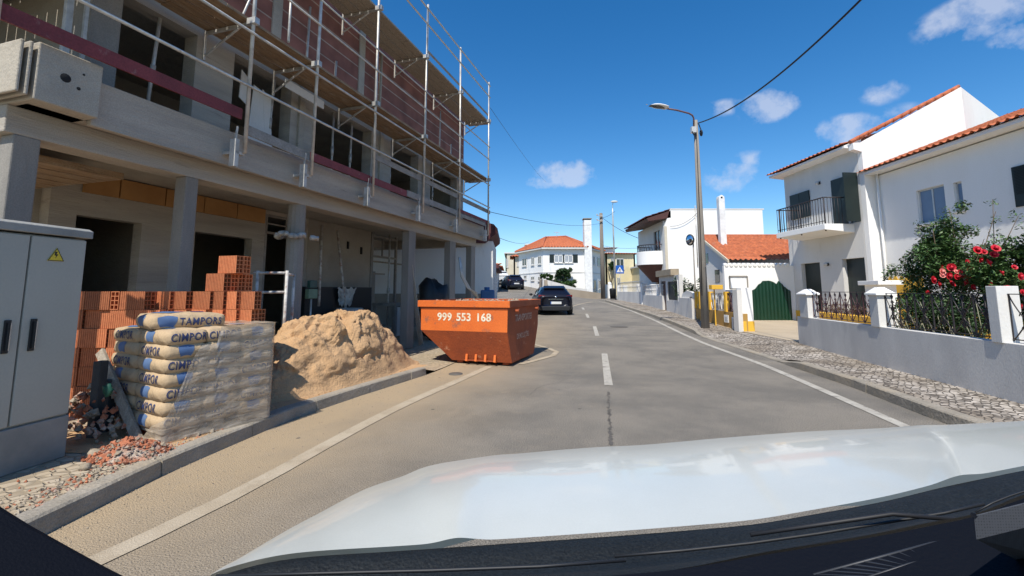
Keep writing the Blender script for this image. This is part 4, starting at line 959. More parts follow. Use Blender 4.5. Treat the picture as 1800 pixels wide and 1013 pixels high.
for i in range(500):
    y = rnd.uniform(4.2, 8.0); x = xl(y) - .15 - rnd.random() * 1.0; s = rnd.uniform(.004, .018); b.rock((x, y, .13 + ground(x, y) + s * .3), s, 5000 + i)
o = b.build('sand_clods', M['sand']); tagit(o, 'small clods of sand scattered round the foot of the heap', 'sand clods', kind='stuff')

# --- skip
k0 = hitg(900, 645); k1 = hitg(933, 627)
SK = Fr(1175, k0.x, k0.y, 0.02)    # origin: near bottom corner on the street side; local y along the street
sk = fthing('waste_skip', 'orange steel waste skip with a phone number on its end, standing by the sand heap', 'skip', SK)
wb_ = 1.28; zr = SK.hit(862, 529, y=-.22).z; wt0 = SK.hit(735, 524, y=-.24).x; wt1 = SK.hit(864, 530, y=-.24).x
xb0, xb1 = -wb_, 0.0; zt = zr; zm = zt * .52; Ls = 1.5
X0, X1 = wt0 + .03, max(.02, wt1 - .02)
y0b, y0t, y1b, y1t = .0, -.22, Ls, Ls + .42
def P_(x, y, z): return (x, y, z)
b = MB()
def shell(inset, z0):
    i = inset
    bot = [P_(xb0 + i, y0b + i, z0), P_(xb1 - i, y0b + i, z0), P_(xb1 - i, y1b - i, z0), P_(xb0 + i, y1b - i, z0)]
    mid = [P_(X0 + .04 + i, y0t + i, zm), P_(X1 - .04 - i, y0t + i, zm), P_(X1 - .04 - i, y1t - i, zm), P_(X0 + .04 + i, y1t - i, zm)]
    top = [P_(X0 + .03 + i, y0t + i, zt - .01), P_(X1 - .03 - i, y0t + i, zt - .01), P_(X1 - .03 - i, y1t - i, zt - .01), P_(X0 + .03 + i, y1t - i, zt - .01)]
    return bot, mid, top
for ins, z0 in ((0, .05), (.012, .062)):
    bot, mid, top = shell(ins, z0); n0 = len(b.v); b.v += bot + mid + top
    b.mi = 1; b.face((n0, n0 + 1, n0 + 2, n0 + 3))
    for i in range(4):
        j = (i + 1) % 4; b.mi = 1; b.face((n0 + i, n0 + j, n0 + 4 + j, n0 + 4 + i)); b.mi = 0 if i == 0 else 1; b.face((n0 + 4 + i, n0 + 4 + j, n0 + 8 + j, n0 + 8 + i))  # only the upper number face stays bright; shaded panels get the darker orange
b.build('body', [M['skip_orange'], M['skip_shade_rust']], sk)
b = MB(); rh = .13
b.box(X0 - .03, X1 + .02, y0t - .035, y0t - .002, zt - rh, zt); b.build('rim', M['skip_orange'], sk, .006)
b = MB(); b.box(X0 - .03, X1 + .02, y1t + .002, y1t + .035, zt - rh, zt); b.build('rim', M['skip_orange'], sk, .006)
b = MB(); b.box(X1 - .028, X1 + .022, y0t, y1t, zt - rh, zt - .002); b.build('rim', M['skip_shade_rust'], sk, .004)
b = MB(); b.box(X0 - .032, X0 + .028, y0t, y1t, zt - rh, zt - .002); b.build('rim', M['skip_shade_rust'], sk, .004)
b = MB(); b.box(X0 + .03, X1 - .03, y0t - .012, y0t - .0, zt - rh - .035, zt - rh); b.build('rim_shadow_strip', M['skip_shade_rust'], sk)  # dark strip painting the shadow line below the front rim
b = MB(); b.bar((xb0 + .3, -.075, .075), (xb0 + .98, -.075, .075), .022, .022); lug_bar = b.build('lug_bar', M['skip_shade_rust'], sk)
for i in range(4):
    x = xb0 + .33 + i * .2; b = MB(); b.prism([(x, -.02, .04), (x, -.1, .06), (x, -.075, .19), (x, -.05, .19)], (.045, 0, 0)); b.build('lug', M['skip_orange'], sk, .003)
for (x, y) in ((xb0 + .15, .2), (xb1 - .15, .2), (xb0 + .15, Ls - .2), (xb1 - .15, Ls - .2)):
    b = MB(); b.box(x - .06, x + .06, y - .15, y + .15, 0, .05); b.build('foot', M['skip_shade_rust'], sk)
for yy in (.1, 1.5):
    b = MB(); b.tube([(X1 + .01, yy, zt - .2), (X1 + .09, yy, zt - .2)], .03, 10); b.tube([(X1 + .09, yy, zt - .2), (X1 + .1, yy, zt - .2)], .045, 10); b.build('lifting_pin', M['skip_shade_rust'], sk)
xm = (X0 + X1) / 2
for (w_, dx_) in (('999', -.40), ('553', .02), ('168', .44)): put_text('lettering', w_, .21, M['letter'], sk, (xm + dx_, y0t, zt * .735), (1, 0, 0), (0, 0, 1), .004, .006, 1.04)
slope = Vector((0, 0, 1))
put_text('lettering', 'TRANSPORTES', .19, M['white_text'], sk, (X1 - .033, (y0t + y1t) / 2 - .05, zt * .71), (0, 1, 0), (0, 0, 1), .006, .003, .9)
nlow = (Vector((X1 - .04, 0, zm)) - Vector((xb1, 0, .05))).normalized()
put_text('lettering', 'DEMOLIÇÕES', .15, M['white_text'], sk, Vector((xb1, Ls / 2, .05)).lerp(Vector((X1 - .04, Ls / 2, zm)), .78), (0, 1, 0), tuple(nlow), .006, .002, .9)
# rubbish in the skip
b = MB(); rnd = random.Random(6)
b.grid(lambda u, v: (lerp(X0 + .06, X1 - .06, u), lerp(y0t + .03, y1t - .03, v), zt - .1 + .09 * mnoise.fractal(Vector((u * 4, v * 4, 2)), 1, 2, 4)), 24, 30)
for i in range(240):
    s = rnd.uniform(.02, .07); b.mi = rnd.choice((0, 1, 1)); b.rock((rnd.uniform(X0 + .1, X1 - .1), rnd.uniform(y0t + .1, y1t - .1), zt - .06 + rnd.uniform(-.03, .03)), s, i + 50)
o = b.build('rubble_in_skip', [M['rubble_red'], M['stone']]); o.location = sk.location; o.rotation_euler = sk.rotation_euler; tagit(o, 'broken masonry rubble filling the orange skip up to its rim', 'rubble', kind='stuff')

# --- grey trestle frame
T0 = atd(448, 560, 6.6); T1 = atd(509, 560, 6.75)
tz = lambda py, d=6.6: atd(450, py, d).z
tr = thing('trestle_frame', 'paint spattered tubular trestle frame standing between the bricks and round column', 'trestle', (T0.x, T0.y, .12))
w_ = T1.x - T0.x
def tp(x, z, y=0): return (x, y, z - .12)
for (x, lab) in ((0.0, 0), (w_, 0)):
    b = MB(); b.tube([tp(x, .12), tp(x, tz(476))], .022, 8); b.build('post', M['whitetube'], tr)
b = MB(); b.tube([tp(w_ * .68, .12, .5), tp(w_ * .68, tz(480), .5)], .022, 8); b.build('post', M['whitetube'], tr)
for py in (480, 514): b = MB(); b.tube([tp(-.06, tz(py)), tp(w_, tz(py))], .02, 8); b.build('crossbar', M['whitetube'], tr)
b = MB(); b.tube([tp(w_ * .68, tz(482), .5), tp(w_, tz(482))], .018, 8); b.build('crossbar', M['whitetube'], tr)
# --- things under the building
def local_thing(name, lab, cat, m, build, bev=0, grp=None):
    b = MB(); build(b); o = b.build(name, m, None, bev); o.location = A.o; o.rotation_euler = (0, 0, -A.a); tagit(o, lab, cat, grp)
    c_ = Vector((sum(v.co.x for v in o.data.vertices), sum(v.co.y for v in o.data.vertices), 0)) / max(1, len(o.data.vertices)); c_.z = min(v.co.z for v in o.data.vertices)
    for v in o.data.vertices: v.co -= c_
    w = A.wor(c_.x, c_.y); o.location = (w[0], w[1], c_.z + A.o.z); return o
h0 = A.hit(500, 405, x=-5.75)
local_thing('plastic_wrapping', 'crumpled pale plastic tied round the round column', 'plastic wrapping', M['whiteplastic'], lambda b: ([b.blob((-5.98 + .2 * math.cos(a), 6.27 + .2 * math.sin(a), 2.4 + .02 * math.sin(3 * a)), .06, 8, (1, 1, .8), .9, a) for a in [i * .39 for i in range(16)]], b.blob((-5.72, 6.55, 2.38), .08, 8, (1, 1.4, .7), .9, 9)))
def prop_line(px0, py0, px1, py1, x0, x1): a = A.hit(px0, py0, x=x0); c_ = A.hit(px1, py1, x=x1); return a, c_
for (px0, py0, px1, py1, lab) in ((566, 396, 562, 500, 'straight pale prop leaning upright on the grey rendered wall'), (593, 405, 607, 540, 'slanting pale prop standing in front of the grey rendered wall')):
    a, c_ = prop_line(px0, py0, px1, py1, -7.7, -7.5)
    local_thing('prop', lab, 'prop', M['whitetube'], lambda b: b.tube([a, c_ + (c_ - a) * .35], .03, 8))
a = A.hit(537, 504, x=-7.6); c_ = A.hit(648, 552, x=-7.6)
local_thing('formwork_panel', 'large black formwork board standing low against the rendered wall', 'panel', M['black'], lambda b: b.box(-7.7, -7.6, a.y, c_.y + .1, .1, a.z))
local_thing('dust_sheet', 'crumpled dusty plastic sheet hanging over the black board', 'dust sheet', M['whiteplastic'], lambda b: b.grid(lambda u, v: (-7.52 + .06 * mnoise.noise(Vector((u * 9, v * 5, 3))), a.y + 1.0 + u * .75 * (1 - .4 * v) + .1 * v, a.z - .02 - v * .45 + .03 * math.sin(u * 20)), 30, 12))
mxr = thing('cement_mixer', 'dusty pale tub machine under the plastic sheet behind the sand heap', 'mixer', (0, 0, 0)); A_ = A.hit(615, 545, x=-7.1); w = A.wor(-7.1, A_.y); mxr.location = (w[0], w[1], .12); mxr.rotation_euler = (0, 0, -A.a)
b = MB(); b.lathe([(.001, .35), (.22, .38), (.36, .55), (.38, .78), (.30, .92), (.26, .92), (.25, .7), (.001, .5)], (0, 0, 0), 22); b.build('drum', M['whiteplastic'], mxr)
for s in (-1, 1): b = MB(); b.tube([(s * .3, -.3, 0), (s * .3, 0, .5), (s * .3, .3, 0)], .025, 8); b.build('leg', M['galv'], mxr)
b = MB(); b.tube([(-.3, 0, .5), (.3, 0, .5)], .02, 8); b.build('axle', M['galv'], mxr)
a2 = A.hit(548, 505, x=-7.0)
gbx = thing('socket_box', 'green and clear electrical socket box fixed beside the round column', 'socket box', (0, 0, 0)); w = A.wor(-6.9, A.hit(548, 505, x=-6.9).y); gbx.location = (w[0], w[1], A.hit(548, 515, x=-6.9).z); gbx.rotation_euler = (0, 0, -A.a)
b = MB(); b.box(-.05, .05, -.13, .13, -.12, .08); b.build('case', mat('pale_green_plastic', (.16, .26, .18), .5), gbx, .01)
b = MB(); b.box(-.04, .055, -.1, .1, .1, .26); b.build('lid', mat('dark_green_plastic', (.03, .09, .08), .4), gbx, .015)
b = MB(); b.tube([(0, 0, -.12), (0, 0, -(gbx.location.z - .12))], .02, 8); b.build('stand', M['galv'], gbx)
# props, table and boards in the open bay
bay = [(-7.6, 11.9, 3.15, 'steel prop left of the low site table in the open bay'), (-6.5, 10.95, 3.0, 'thin steel prop just behind the third square column')]
for (x, y, z, lab) in bay: local_thing('prop', lab, 'prop', M['galv'], lambda b: (b.tube([(x, y, .1), (x, y, z)], .03, 8), b.tube([(x, y, 1.4), (x, y, 1.55)], .045, 8)))
local_thing('plank', 'long pale plank leaning upright on the square column behind the skip', 'plank', M['plank'], lambda b: b.bar((-5.7, 10.5, .1), (-5.9, 10.05, 2.6), .12, .03))
stb = fthing('site_table', 'rough grey site table with shelves in the open bay under the slab', 'table', A)
b = MB(); b.box(-8.0, -7.2, 11.7, 13.3, 1.02, 1.1); b.build('table_top', M['greyplank'], stb)
for (x, y) in ((-7.25, 11.75), (-7.25, 13.2), (-7.95, 11.75), (-7.95, 13.2)): b = MB(); b.box(x - .04, x + .04, y - .04, y + .04, .1, 1.02); b.build('leg', M['greyplank'], stb)
b = MB(); b.box(-7.24, -7.2, 11.8, 12.4, .15, .98); b.build('side_board', M['plaster_grey_shade'], stb)
for z in (.35, .6, .82): b = MB(); b.box(-7.9, -7.22, 12.5, 13.2, z, z + .02); b.build('shelf', M['greyplank'], stb)
rebase(stb, A, (-7.6, 12.5, .1))
local_thing('block_wall', 'low grey block wall closing the yard behind the open bay', 'wall', M['blockwall'], lambda b: b.box(-14, -8.6, 17.6, 17.8, 0, 1.9))
local_thing('block_wall', 'grey rendered wall stub beside the doorway of the open bay', 'wall', M['screed'], lambda b: slabwall(b, 'y', 14.9, 15.05, -12.5, -10.2, .1, 2.2, [(-11.6, -10.8, .1, 1.9)]))
local_thing('cross_brace', 'horizontal timber rail tied across the rear columns of the open bay', 'rail', M['plank'], lambda b: (b.bar((-8.9, 9.9, 2.45), (-8.2, 14.3, 2.35), .1, .04), b.bar((-9.3, 10, 2.0), (-8.4, 12.9, 2.0), .04)))
local_thing('cable_bundle', 'tangle of grey hoses and cables hanging beside the far column', 'cables', M['galv'], lambda b: [b.tube([(-5.75, 12.85 + .02 * i, 2.5), (-5.7, 12.95 + .05 * i, 1.9), (-5.6, 13.2 + .1 * i, 1.55 - .03 * i), (-5.5, 13.8 + .04 * i, 1.4 - .06 * i)], .018, 6) for i in range(5)])
local_thing('tarpaulin_pile', 'dark crumpled tarpaulin heap between the two far columns', 'tarpaulin', M['black'], lambda b: b.blob((-6.2, 12.0, 1.0), .5, 14, (.9, 1, 1.7), .5, 4))
p = atd(856, 512, 16.5); bt = thing('blue_water_tank', 'blue plastic tank standing behind the far rim of the skip', 'tank', (p.x, p.y, ground(p.x, p.y)))
zt_ = atd(856, 505, 16.5).z - bt.location.z; b = MB(); b.box(-.22, .28, -.2, .2, .0, zt_ - .1); b.build('tank_body', M['blue'], bt, .05); b = MB(); b.lathe([(.1, zt_ - .1), (.1, zt_), (.001, zt_)], (0, 0, 0), 14); b.build('cap', M['blue'], bt)

# ================================================================ RIGHT SIDE OF THE STREET
def rebase_w(root, base):
    """root with world-aligned axes: move the empty to base"""
    root.location = base
    for ch in root.children: ch.location = Vector(ch.location) - Vector(base)
def tile_roof(mb, a, b_, c, d, period=.21, step=.36, amp=.035):
    """a->b eave, d->c ridge; wavy tile courses with a small step at every course"""
    a, b_, c, d = map(Vector, (a, b_, c, d)); n = (b_ - a).cross(d - a).normalized(); n = n if n.z > 0 else -n
    nu = max(4, int((b_ - a).length / period)) * 6; rows = max(2, int((d - a).length / step)); nv = rows * 2
    def fn(u, v):
        j = int(round(v * nv)); r_ = j // 2; k = j % 2; t = (r_ + (.999 if k else 0)) / rows; t = min(t, 1)
        p = a.lerp(b_, u).lerp(d.lerp(c, u), t); ph = u * nu / 6 * 2 * math.pi
        w = math.sin(ph); w = (abs(w) ** .7) * (1 if w > 0 else -.55)
        jit = mnoise.noise(Vector((math.floor(ph / 6.283) * 1.7, r_ * 2.3, 1))) * .008
        return p + n * (amp * w + (.028 if k == 0 else 0) + jit + amp)
    mb.grid(fn, nu, nv - 1 if False else nv); return mb
def hole_px(fr, x0, *rects):
    """pixel rectangles (xl, xr, ytop, ybottom measured at xl) -> local wall holes"""
    out = []
    for (pa, pb, pt, pb2) in rects:
        p = fr.hit(pa, pt, x=x0); q = fr.hit(pb, pt, x=x0); r = fr.hit(pa, pb2, x=x0); out.append((min(p.y, q.y), max(p.y, q.y), r.z, p.z))
    return out
# ---- garden wall with pillars and wrought iron
gq0 = Vector((7.22, 11.6)); G = Fr(1054, 7.22, 11.6, .10)
gw = fthing('garden_wall', 'long grey painted garden wall with white capped pillars along the cobbled pavement', 'garden wall', G)
WT = .72
b = MB(); b.box(0, .17, -15, 0, -.1, WT); b.build('wall', M['wallgrey'], gw, .008)
def pillar(pxa, pxb, pyt, cap, nm=''):
    y1 = G.hit(pxa, 560, x=-.02).y; y0 = G.hit(pxb, 560, x=-.02).y; zt = G.hit((pxa + pxb) / 2, pyt, x=-.02).z
    b = MB(); b.box(-.02, .22, y0, y1, WT - .01, zt - (.09 if cap else 0)); p = b.build('pillar', M['plaster_grey_shade'], gw, .006)
    if cap:
        b = MB(); x0, x1, a_, c_ = -.06, .26, y0 - .05, y1 + .05; z0 = zt - .09; m_ = ((x0 + x1) / 2, (a_ + c_) / 2)
        b.box(x0, x1, a_, c_, z0, z0 + .03); n = len(b.v); b.v += [(x0, a_, z0 + .03), (x1, a_, z0 + .03), (x1, c_, z0 + .03), (x0, c_, z0 + .03), (m_[0] - .05, m_[1] - .05, zt + .05), (m_[0] + .05, m_[1] - .05, zt + .05), (m_[0] + .05, m_[1] + .05, zt + .05), (m_[0] - .05, m_[1] + .05, zt + .05)]
        for q in ((0, 1, 5, 4), (1, 2, 6, 5), (2, 3, 7, 6), (3, 0, 4, 7), (4, 5, 6, 7)): b.face([n + k for k in q])
        b.build('cap', M['plaster'], p)
    return y0, y1, zt
pA = pillar(1407, 1421, 512, True); pB = pillar(1530, 1545, 510, True); pC = pillar(1738, 1757, 503, False)
def fence(y0, y1, z0, z1, m, seed, label):
    f_ = thing('iron_fence', label, 'fence', (0, 0, 0), 0, 'wrought iron fence panels on the garden wall')
    w = G.wor(.1, (y0 + y1) / 2); f_.location = (w[0], w[1], G.o.z + z0); f_.rotation_euler = (0, 0, -G.a); L = y1 - y0; h = z1 - z0
    def T(y, z): return (0, y, z)
    b = MB(); b.bar(T(-L / 2, .02), T(L / 2, .02), .022, .012); b.build('bottom_rail', m, f_)
    b = MB(); b.bar(T(-L / 2, h - .02), T(L / 2, h - .02), .022, .012); b.build('top_rail', m, f_)
    n = max(2, int(round(L / .42))); s = L / n; rnd = random.Random(seed)
    for i in range(n + 1):
        y = -L / 2 + i * s
        b = MB(); b.bar(T(y, 0), T(y, h - .02), .016, .016); b.build('upright', m, f_)
    for i in range(n):
        y = -L / 2 + i * s
        for sg in (0, 1):
            b = MB(); pts = []
            for k in range(13):
                t = k / 12; a = t * math.pi / 2; yy = (1 - math.cos(a)) * s * .98 if False else s * math.sin(a) ** 1.2; zz = h * .96 * (1 - (1 - t) ** 1.7)
                yy = s * (1 - (1 - t) ** 2.2) * .98
                pts.append(T(y + (yy if sg == 0 else s - yy), zz))
            b.tube(pts, .0075, 5); b.build('arch_bar', m, f_)
        b = MB(); c_ = (y + s / 2)
        for q, (dz, rr, tn) in enumerate(((h * .25, .06, 1.6), (h * .52, .075, 1.5))):
            for sg in (-1, 1):
                b.tube([T(c_ + sg * (rr * (1 - k / 16) * math.cos(k * .55) + .02), dz + rr * (1 - k / 16) * math.sin(k * .55)) for k in range(15)], .006, 5)
        for k in range(5):
            zz = h * (.15 + .16 * k); b.prism([T(c_ - .008, zz), T(c_ + .045, zz + .045), T(c_ + .008, zz + .09), T(c_ - .04, zz + .05)], (.006, 0, 0))
        b.tube([T(c_, 0), T(c_, h * .95)], .006, 5); o = b.build('scrollwork', m, f_)
    return f_
zA = G.hit(1470, 512, x=.1).z; zB = G.hit(1640, 514, x=.1).z
fence(pB[1], pA[0], WT + .02, zA, M['ironbrown'], 1, 'brown scrolled iron fence panel between the two capped white pillars')
fence(pC[1], pB[0], WT + .02, zB, M['iron'], 2, 'black scrolled iron fence panel in front of the rose bush, left of uncapped pillar')
fence(pC[0] - 3.0, pC[0], WT + .02, zB, M['iron'], 3, 'black iron fence panel right of the uncapped pillar at the picture edge')
rebase(gw, G, (.1, -5, 0))

# ---- house B (right edge), facade looks to local -x
HB = Fr(918, 12.12, 14.9, .12)
hb = fthing('white_house', 'white two storey house with blue glazed window behind the rose bush at right edge', 'house', HB)
ezB = HB.hit(1600, 281, x=-.35).z
hw = hole_px(HB, 0, (1610, 1660, 336, 396), (1675, 1690, 322, 372), (1779, 1813, 295, 366))
b = MB(); slabwall(b, 'x', 0, .25, -12, 0, 0, ezB - .05, hw); b.build('wall', M['plaster'], hb)
b = MB(); b.box(.25, 7, -12, -11.8, 0, ezB - .05); b.box(.25, 7, -.2, 0, 0, ezB - .05); b.build('side_wall', M['plaster'], hb)
for i, h in enumerate(hw[:2]):
    b = MB(); b.box(.09, .1, h[0] + .03, h[1] - .03, h[2] + .03, h[3] - .03); w_ = b.build('window', M['blueglass'], hb)
    b = MB()
    for (ya, yb, za, zb) in ((h[0], h[1], h[2], h[2] + .04), (h[0], h[1], h[3] - .04, h[3]), (h[0], h[0] + .04, h[2], h[3]), (h[1] - .04, h[1], h[2], h[3])) + ((((h[0] + h[1]) / 2 - .02, (h[0] + h[1]) / 2 + .02, h[2], h[3]),) if i == 0 else ()): b.box(.07, .11, ya, yb, za, zb)
    b.build('frame', M['alu'], w_)
    b = MB(); b.box(-.06, .1, h[0] - .06, h[1] + .06, h[2] - .06, h[2]); b.build('sill', M['plaster'], w_)
h = hw[2]; b = MB(); b.box(-.03, .02, h[0], h[1], h[2], h[3]); w_ = b.build('shutter', M['shutter'], hb)
b = MB()
for k in range(18): z = lerp(h[2] + .3, h[3] - .05, k / 17); b.box(-.042, -.03, h[0] + .05, h[1] - .05, z, z + .012)
b.build('louvre', M['cowl'], w_)
b = MB(); b.prism([(-.38, -12.2, ezB), (-.38, -12.2, ezB + .1), (.3, -12.2, ezB + .1 + .27), (.3, -12.2, ezB - .02)], (0, 12.2, 0)); b.build('eaves', M['plaster'], hb)
b = MB(); b.smooth = True; sl = math.tan(R(21)); tile_roof(b, (-.46, -12.2, ezB + .07), (-.46, .02, ezB + .07), (4.6, .02, ezB + .07 + 5.06 * sl), (4.6, -12.2, ezB + .07 + 5.06 * sl)); b.build('roof', M['tile'], hb)
dn = HB.hit(1547, 310, x=-.05)
b = MB(); b.tube([(-.06, -.3, 0), (-.06, -.3, ezB)], .035, 8); b.build('downpipe', M['plaster'], hb)
dz = HB.hit(1430, 552, x=0)
# yellow dado with serrated top
q = HB.hit(1562, 500, x=0); q2 = HB.hit(1604, 500, x=0); zt = HB.hit(1562, 487, x=0).z
pts = [(-.014, q.y, .0), (-.014, q.y, zt - .12)]; n = 6
for k in range(n): y = lerp(q.y, q2.y - .4, (k + .5) / n); y1 = lerp(q.y, q2.y - .4, (k + 1) / n); pts += [(-.014, y, zt + .02 + .05 * (k % 2)), (-.014, y1, zt - .12)]
pts += [(-.014, q2.y - .4, .0)]
b = MB(); b.prism(pts, (-.02, 0, 0)); b.build('yellow_panel', M['yellow'], hb)
b = MB(); b.box(-.02, .0, -12, q2.y - .4, 0, .75); b.build('yellow_base', M['yellow'], hb)
rebase(hb, HB, (0, -6, 0))

# ---- house A, two storeys with balcony
HA = Fr(866, 11.72, 14.95, .13)
ha = fthing('white_house', 'tall white house with dark shutters, railed balcony and bright sunlit gable wall', 'house', HA)
ezA = HA.hit(1500, 256, x=-.3).z; yfar = HA.hit(1379, 330, x=0).y
rectA = hole_px(HA, 0, (1408, 1441, 464, 505), (1480, 1527, 456, 503))
wA = [(min(r_[0], 9), r_[1], 0, r_[3]) for r_ in rectA]
wA = [(max(.06, r_[0]), r_[1], .0, r_[3]) for r_ in wA]
b = MB(); slabwall(b, 'x', 0, .25, 0.0, yfar, 0, ezA - .04, wA); b.build('wall', M['plaster_grey_shade'], ha)  # white facade, greyed to put its shade into the colour
ap = HA.hit(1678, 158, y=.0); apx, apz = ap.x, ap.z
b = MB(); b.prism([(.002, -.02, 0), (apx, -.02, 0), (apx, -.02, apz), (.002, -.02, ezA + .12), (-.28, -.02, ezA + .1), (-.28, -.02, ezA - .12), (.002, -.02, ezA - .2)], (0, -.2, 0)); b.build('gable_wall', M['plaster'], ha)
r2 = HA.hit(1760, 208, y=1.2)
b = MB(); b.prism([(apx, -.21, 0), (r2.x, 1.2, 0), (r2.x, 1.2, r2.z), (apx, -.21, apz)], (0, .2, 0)); b.build('rear_gable_wall', M['plaster'], ha)
b = MB(); b.prism([(.25, yfar - .2, 0), (apx, yfar - .2, 0), (apx, yfar - .2, ezA + apx * .29), (.25, yfar - .2, ezA)], (0, .2, 0)); b.build('gable_wall', M['plaster'], ha)
b = MB(); b.prism([(-.42, .0, ezA), (-.42, .0, ezA + .08), (.2, .0, ezA + .1 + .22), (.2, .0, ezA - .06)], (0, yfar + .35, 0)); b.build('eaves', M['plaster'], ha)
b = MB(); b.smooth = True; rz2 = ezA + .08 + (apx + .5) * math.tan(R(17)); tile_roof(b, (-.5, -.0, ezA + .08), (-.5, yfar + .45, ezA + .08), (apx, yfar + .45, rz2), (apx, -.0, rz2)); b.build('roof', M['tile'], ha)
b = MB(); b.smooth = True
nt_ = 13
for k in range(nt_):
    p = Vector((-.3, -.12, ezA + .15)).lerp(Vector((apx, -.12, apz + .03)), k / nt_); q = Vector((-.3, -.12, ezA + .15)).lerp(Vector((apx, -.12, apz + .03)), (k + 1.08) / nt_); b.tube([p + Vector((0, 0, .0)), q + Vector((0, 0, .03))], .075, 8, .06)
b.build('verge_tile', M['tile'], ha)
for k, r_ in enumerate(wA):
    b = MB(); b.box(.16, .2, r_[0], r_[1], 0, r_[3]); d = b.build('roller_door', M['shutter'], ha)
    b = MB(); b.box(.15, .16, r_[0] + .02, r_[1] - .02, .03, .06); b.build('bottom_bar', M['alu'], d)
b = MB(); b.box(-.02, 0, 0.0, yfar, 0, .55); b.build('yellow_base', M['yellow'], ha)
sh = hole_px(HA, 0, (1390, 1424, 345, 388))[0]
for k in range(2):
    m_ = (sh[0] + sh[1]) / 2; ya, yb = (sh[0], m_ - .01) if k == 0 else (m_ + .01, sh[1]); b = MB(); b.box(-.06, -.012, ya, yb, sh[2], sh[3]); b.build('shutter', M['shutter'], ha, .004)
dr = hole_px(HA, 0, (1462, 1508, 318, 400))[0]; zd = dr[2]
b = MB(); b.box(-.012, -.003, dr[0] + .02, dr[1], zd + .02, dr[3]); d = b.build('balcony_door', M['glass'], ha)
b = MB(); b.box(-.05, -.013, dr[0] + (dr[1] - dr[0]) * .45, dr[1], zd + .02, dr[3]); b.build('shutter', M['shutter'], ha)
b = MB(); b.box(-.5, -.013, dr[0], dr[0] + .04, zd + .02, dr[3]); b.build('shutter', M['shutter'], ha)
b = MB(); b.box(-.03, -.013, dr[0] + (dr[1] - dr[0]) * .36, dr[0] + (dr[1] - dr[0]) * .43, zd + .02, dr[3]); b.build('frame', M['plaster'], d)
ylb = HA.hit(1368, 430, x=-1.0).y; bz = zd - .02
b = MB(); b.prism([(-1.05, .35, bz), (0, .35, bz), (0, .35, bz - .3), (-1.05, .35, bz - .2)], (0, ylb - .35, 0)); bal = b.build('balcony_slab', M['plaster'], ha, .01)
zr = bz + .92; y0r = .38; y1r = ylb - .05
b = MB(); b.tube([(0, y0r, zr), (-1.0, y0r, zr), (-1.0, y1r, zr), (0, y1r, zr)], .022, 6); rl = b.build('balcony_railing', M['iron'], ha)
b = MB(); b.bar((-1.0, y0r, bz + .1), (-1.0, y1r, bz + .1), .02); b.build('rail', M['iron'], rl)
nb = int((y1r - y0r) / .13)
for k in range(nb + 1): y = lerp(y0r, y1r, k / nb); b = MB(); r_ = .011 if k % 9 else .024; b.tube([(-1.0, y, bz - (.0 if k % 9 else .25)), (-1.0, y, zr)], r_, 5); b.build('bar', M['iron'], rl)
for k in range(1, 8):
    for y in (y0r, y1r): b = MB(); b.tube([(-k * .125, y, bz), (-k * .125, y, zr)], .009, 5); b.build('bar', M['iron'], rl)
for (px, py) in ((1437, 322), (1452, 465)):
    p = HA.hit(px, py, x=-.08); b = MB(); b.box(-.03, 0, p.y - .05, p.y + .05, p.z - .05, p.z + .05); wl_ = b.build('wall_lamp', M['black'], ha); b = MB(); b.blob((-.11, p.y, p.z), .07, 10); b.build('lamp_shade', M['alu'], wl_)
rebase(ha, HA, (0, 3, 0))

# ---- things seen through the fence
pf = G.hit(1430, 570, x=2.2)
lw = fthing('yellow_planter_wall', 'low yellow planter wall in the garden behind the brown iron fence', 'planter', G)
y0 = G.hit(1531, 560, x=2.4).y; y1 = G.hit(1424, 560, x=2.4).y; zt = G.hit(1480, 553, x=2.4).z
b = MB(); b.box(2.4, 2.6, y0, y1, 0, zt); b.build('wall', M['yellow'], lw, .01); b = MB(); b.box(2.62, 3.2, y0, y1, 0, zt - .06); b.build('soil', M['earth'], lw); rebase(lw, G, (2.5, (y0 + y1) / 2, 0))
def leafy(mb, pts, n, r, size, seed, flat=.6):
    rnd = random.Random(seed)
    for i in range(n):
        c = Vector(rnd.choice(pts)); v = Vector((rnd.gauss(0, 1), rnd.gauss(0, 1), rnd.gauss(0, 1))); v = v.normalized() * r * rnd.random() ** .5
        p = c + Vector((v.x, v.y, v.z * flat)); s = size * rnd.uniform(.6, 1.3); a = Vector((rnd.gauss(0, 1), rnd.gauss(0, 1), rnd.gauss(0, .6))).normalized(); u = a.cross(Vector((rnd.gauss(0, .4), rnd.gauss(0, .4), 1))).normalized()
        w = a.cross(u).normalized() * .1
        mb.quad(p - a * s, p + (u + w) * s * .5, p + a * s * 1.1, p + (-u + w) * s * .5)
# shrubs behind the brown fence (dark red leaved)
sh_ = thing('garden_shrub', 'reddish bare twiggy shrubs behind the brown iron fence', 'shrub', (0, 0, 0)); b = MB(); rnd = random.Random(3)
w0 = G.wor(2.9, (y0 + y1) / 2)
for i in range(60):
    y = rnd.uniform(y0, y1); w = G.wor(2.9, y); a = Vector((w[0], w[1], .4)); t = a + Vector((rnd.uniform(-.25, .25), rnd.uniform(-.25, .25), rnd.uniform(.4, .8))); b.tube([a, a.lerp(t, .5) + Vector((rnd.uniform(-.08, .08), 0, 0)), t], .008, 4)
o = b.build('twigs', M['stem'], sh_); o['kind'] = 'stuff'
b = MB(); leafy(b, [(*G.wor(2.9, lerp(y0, y1, k / 20)), .85) for k in range(21)], 1300, .32, .035, 5); o = b.build('foliage', mat('reddish_leaf', (.11, .045, .04), .7, (.06, .05, .03), 5), sh_); o['kind'] = 'stuff'
rebase_w(sh_, (w0[0], w0[1], .1))
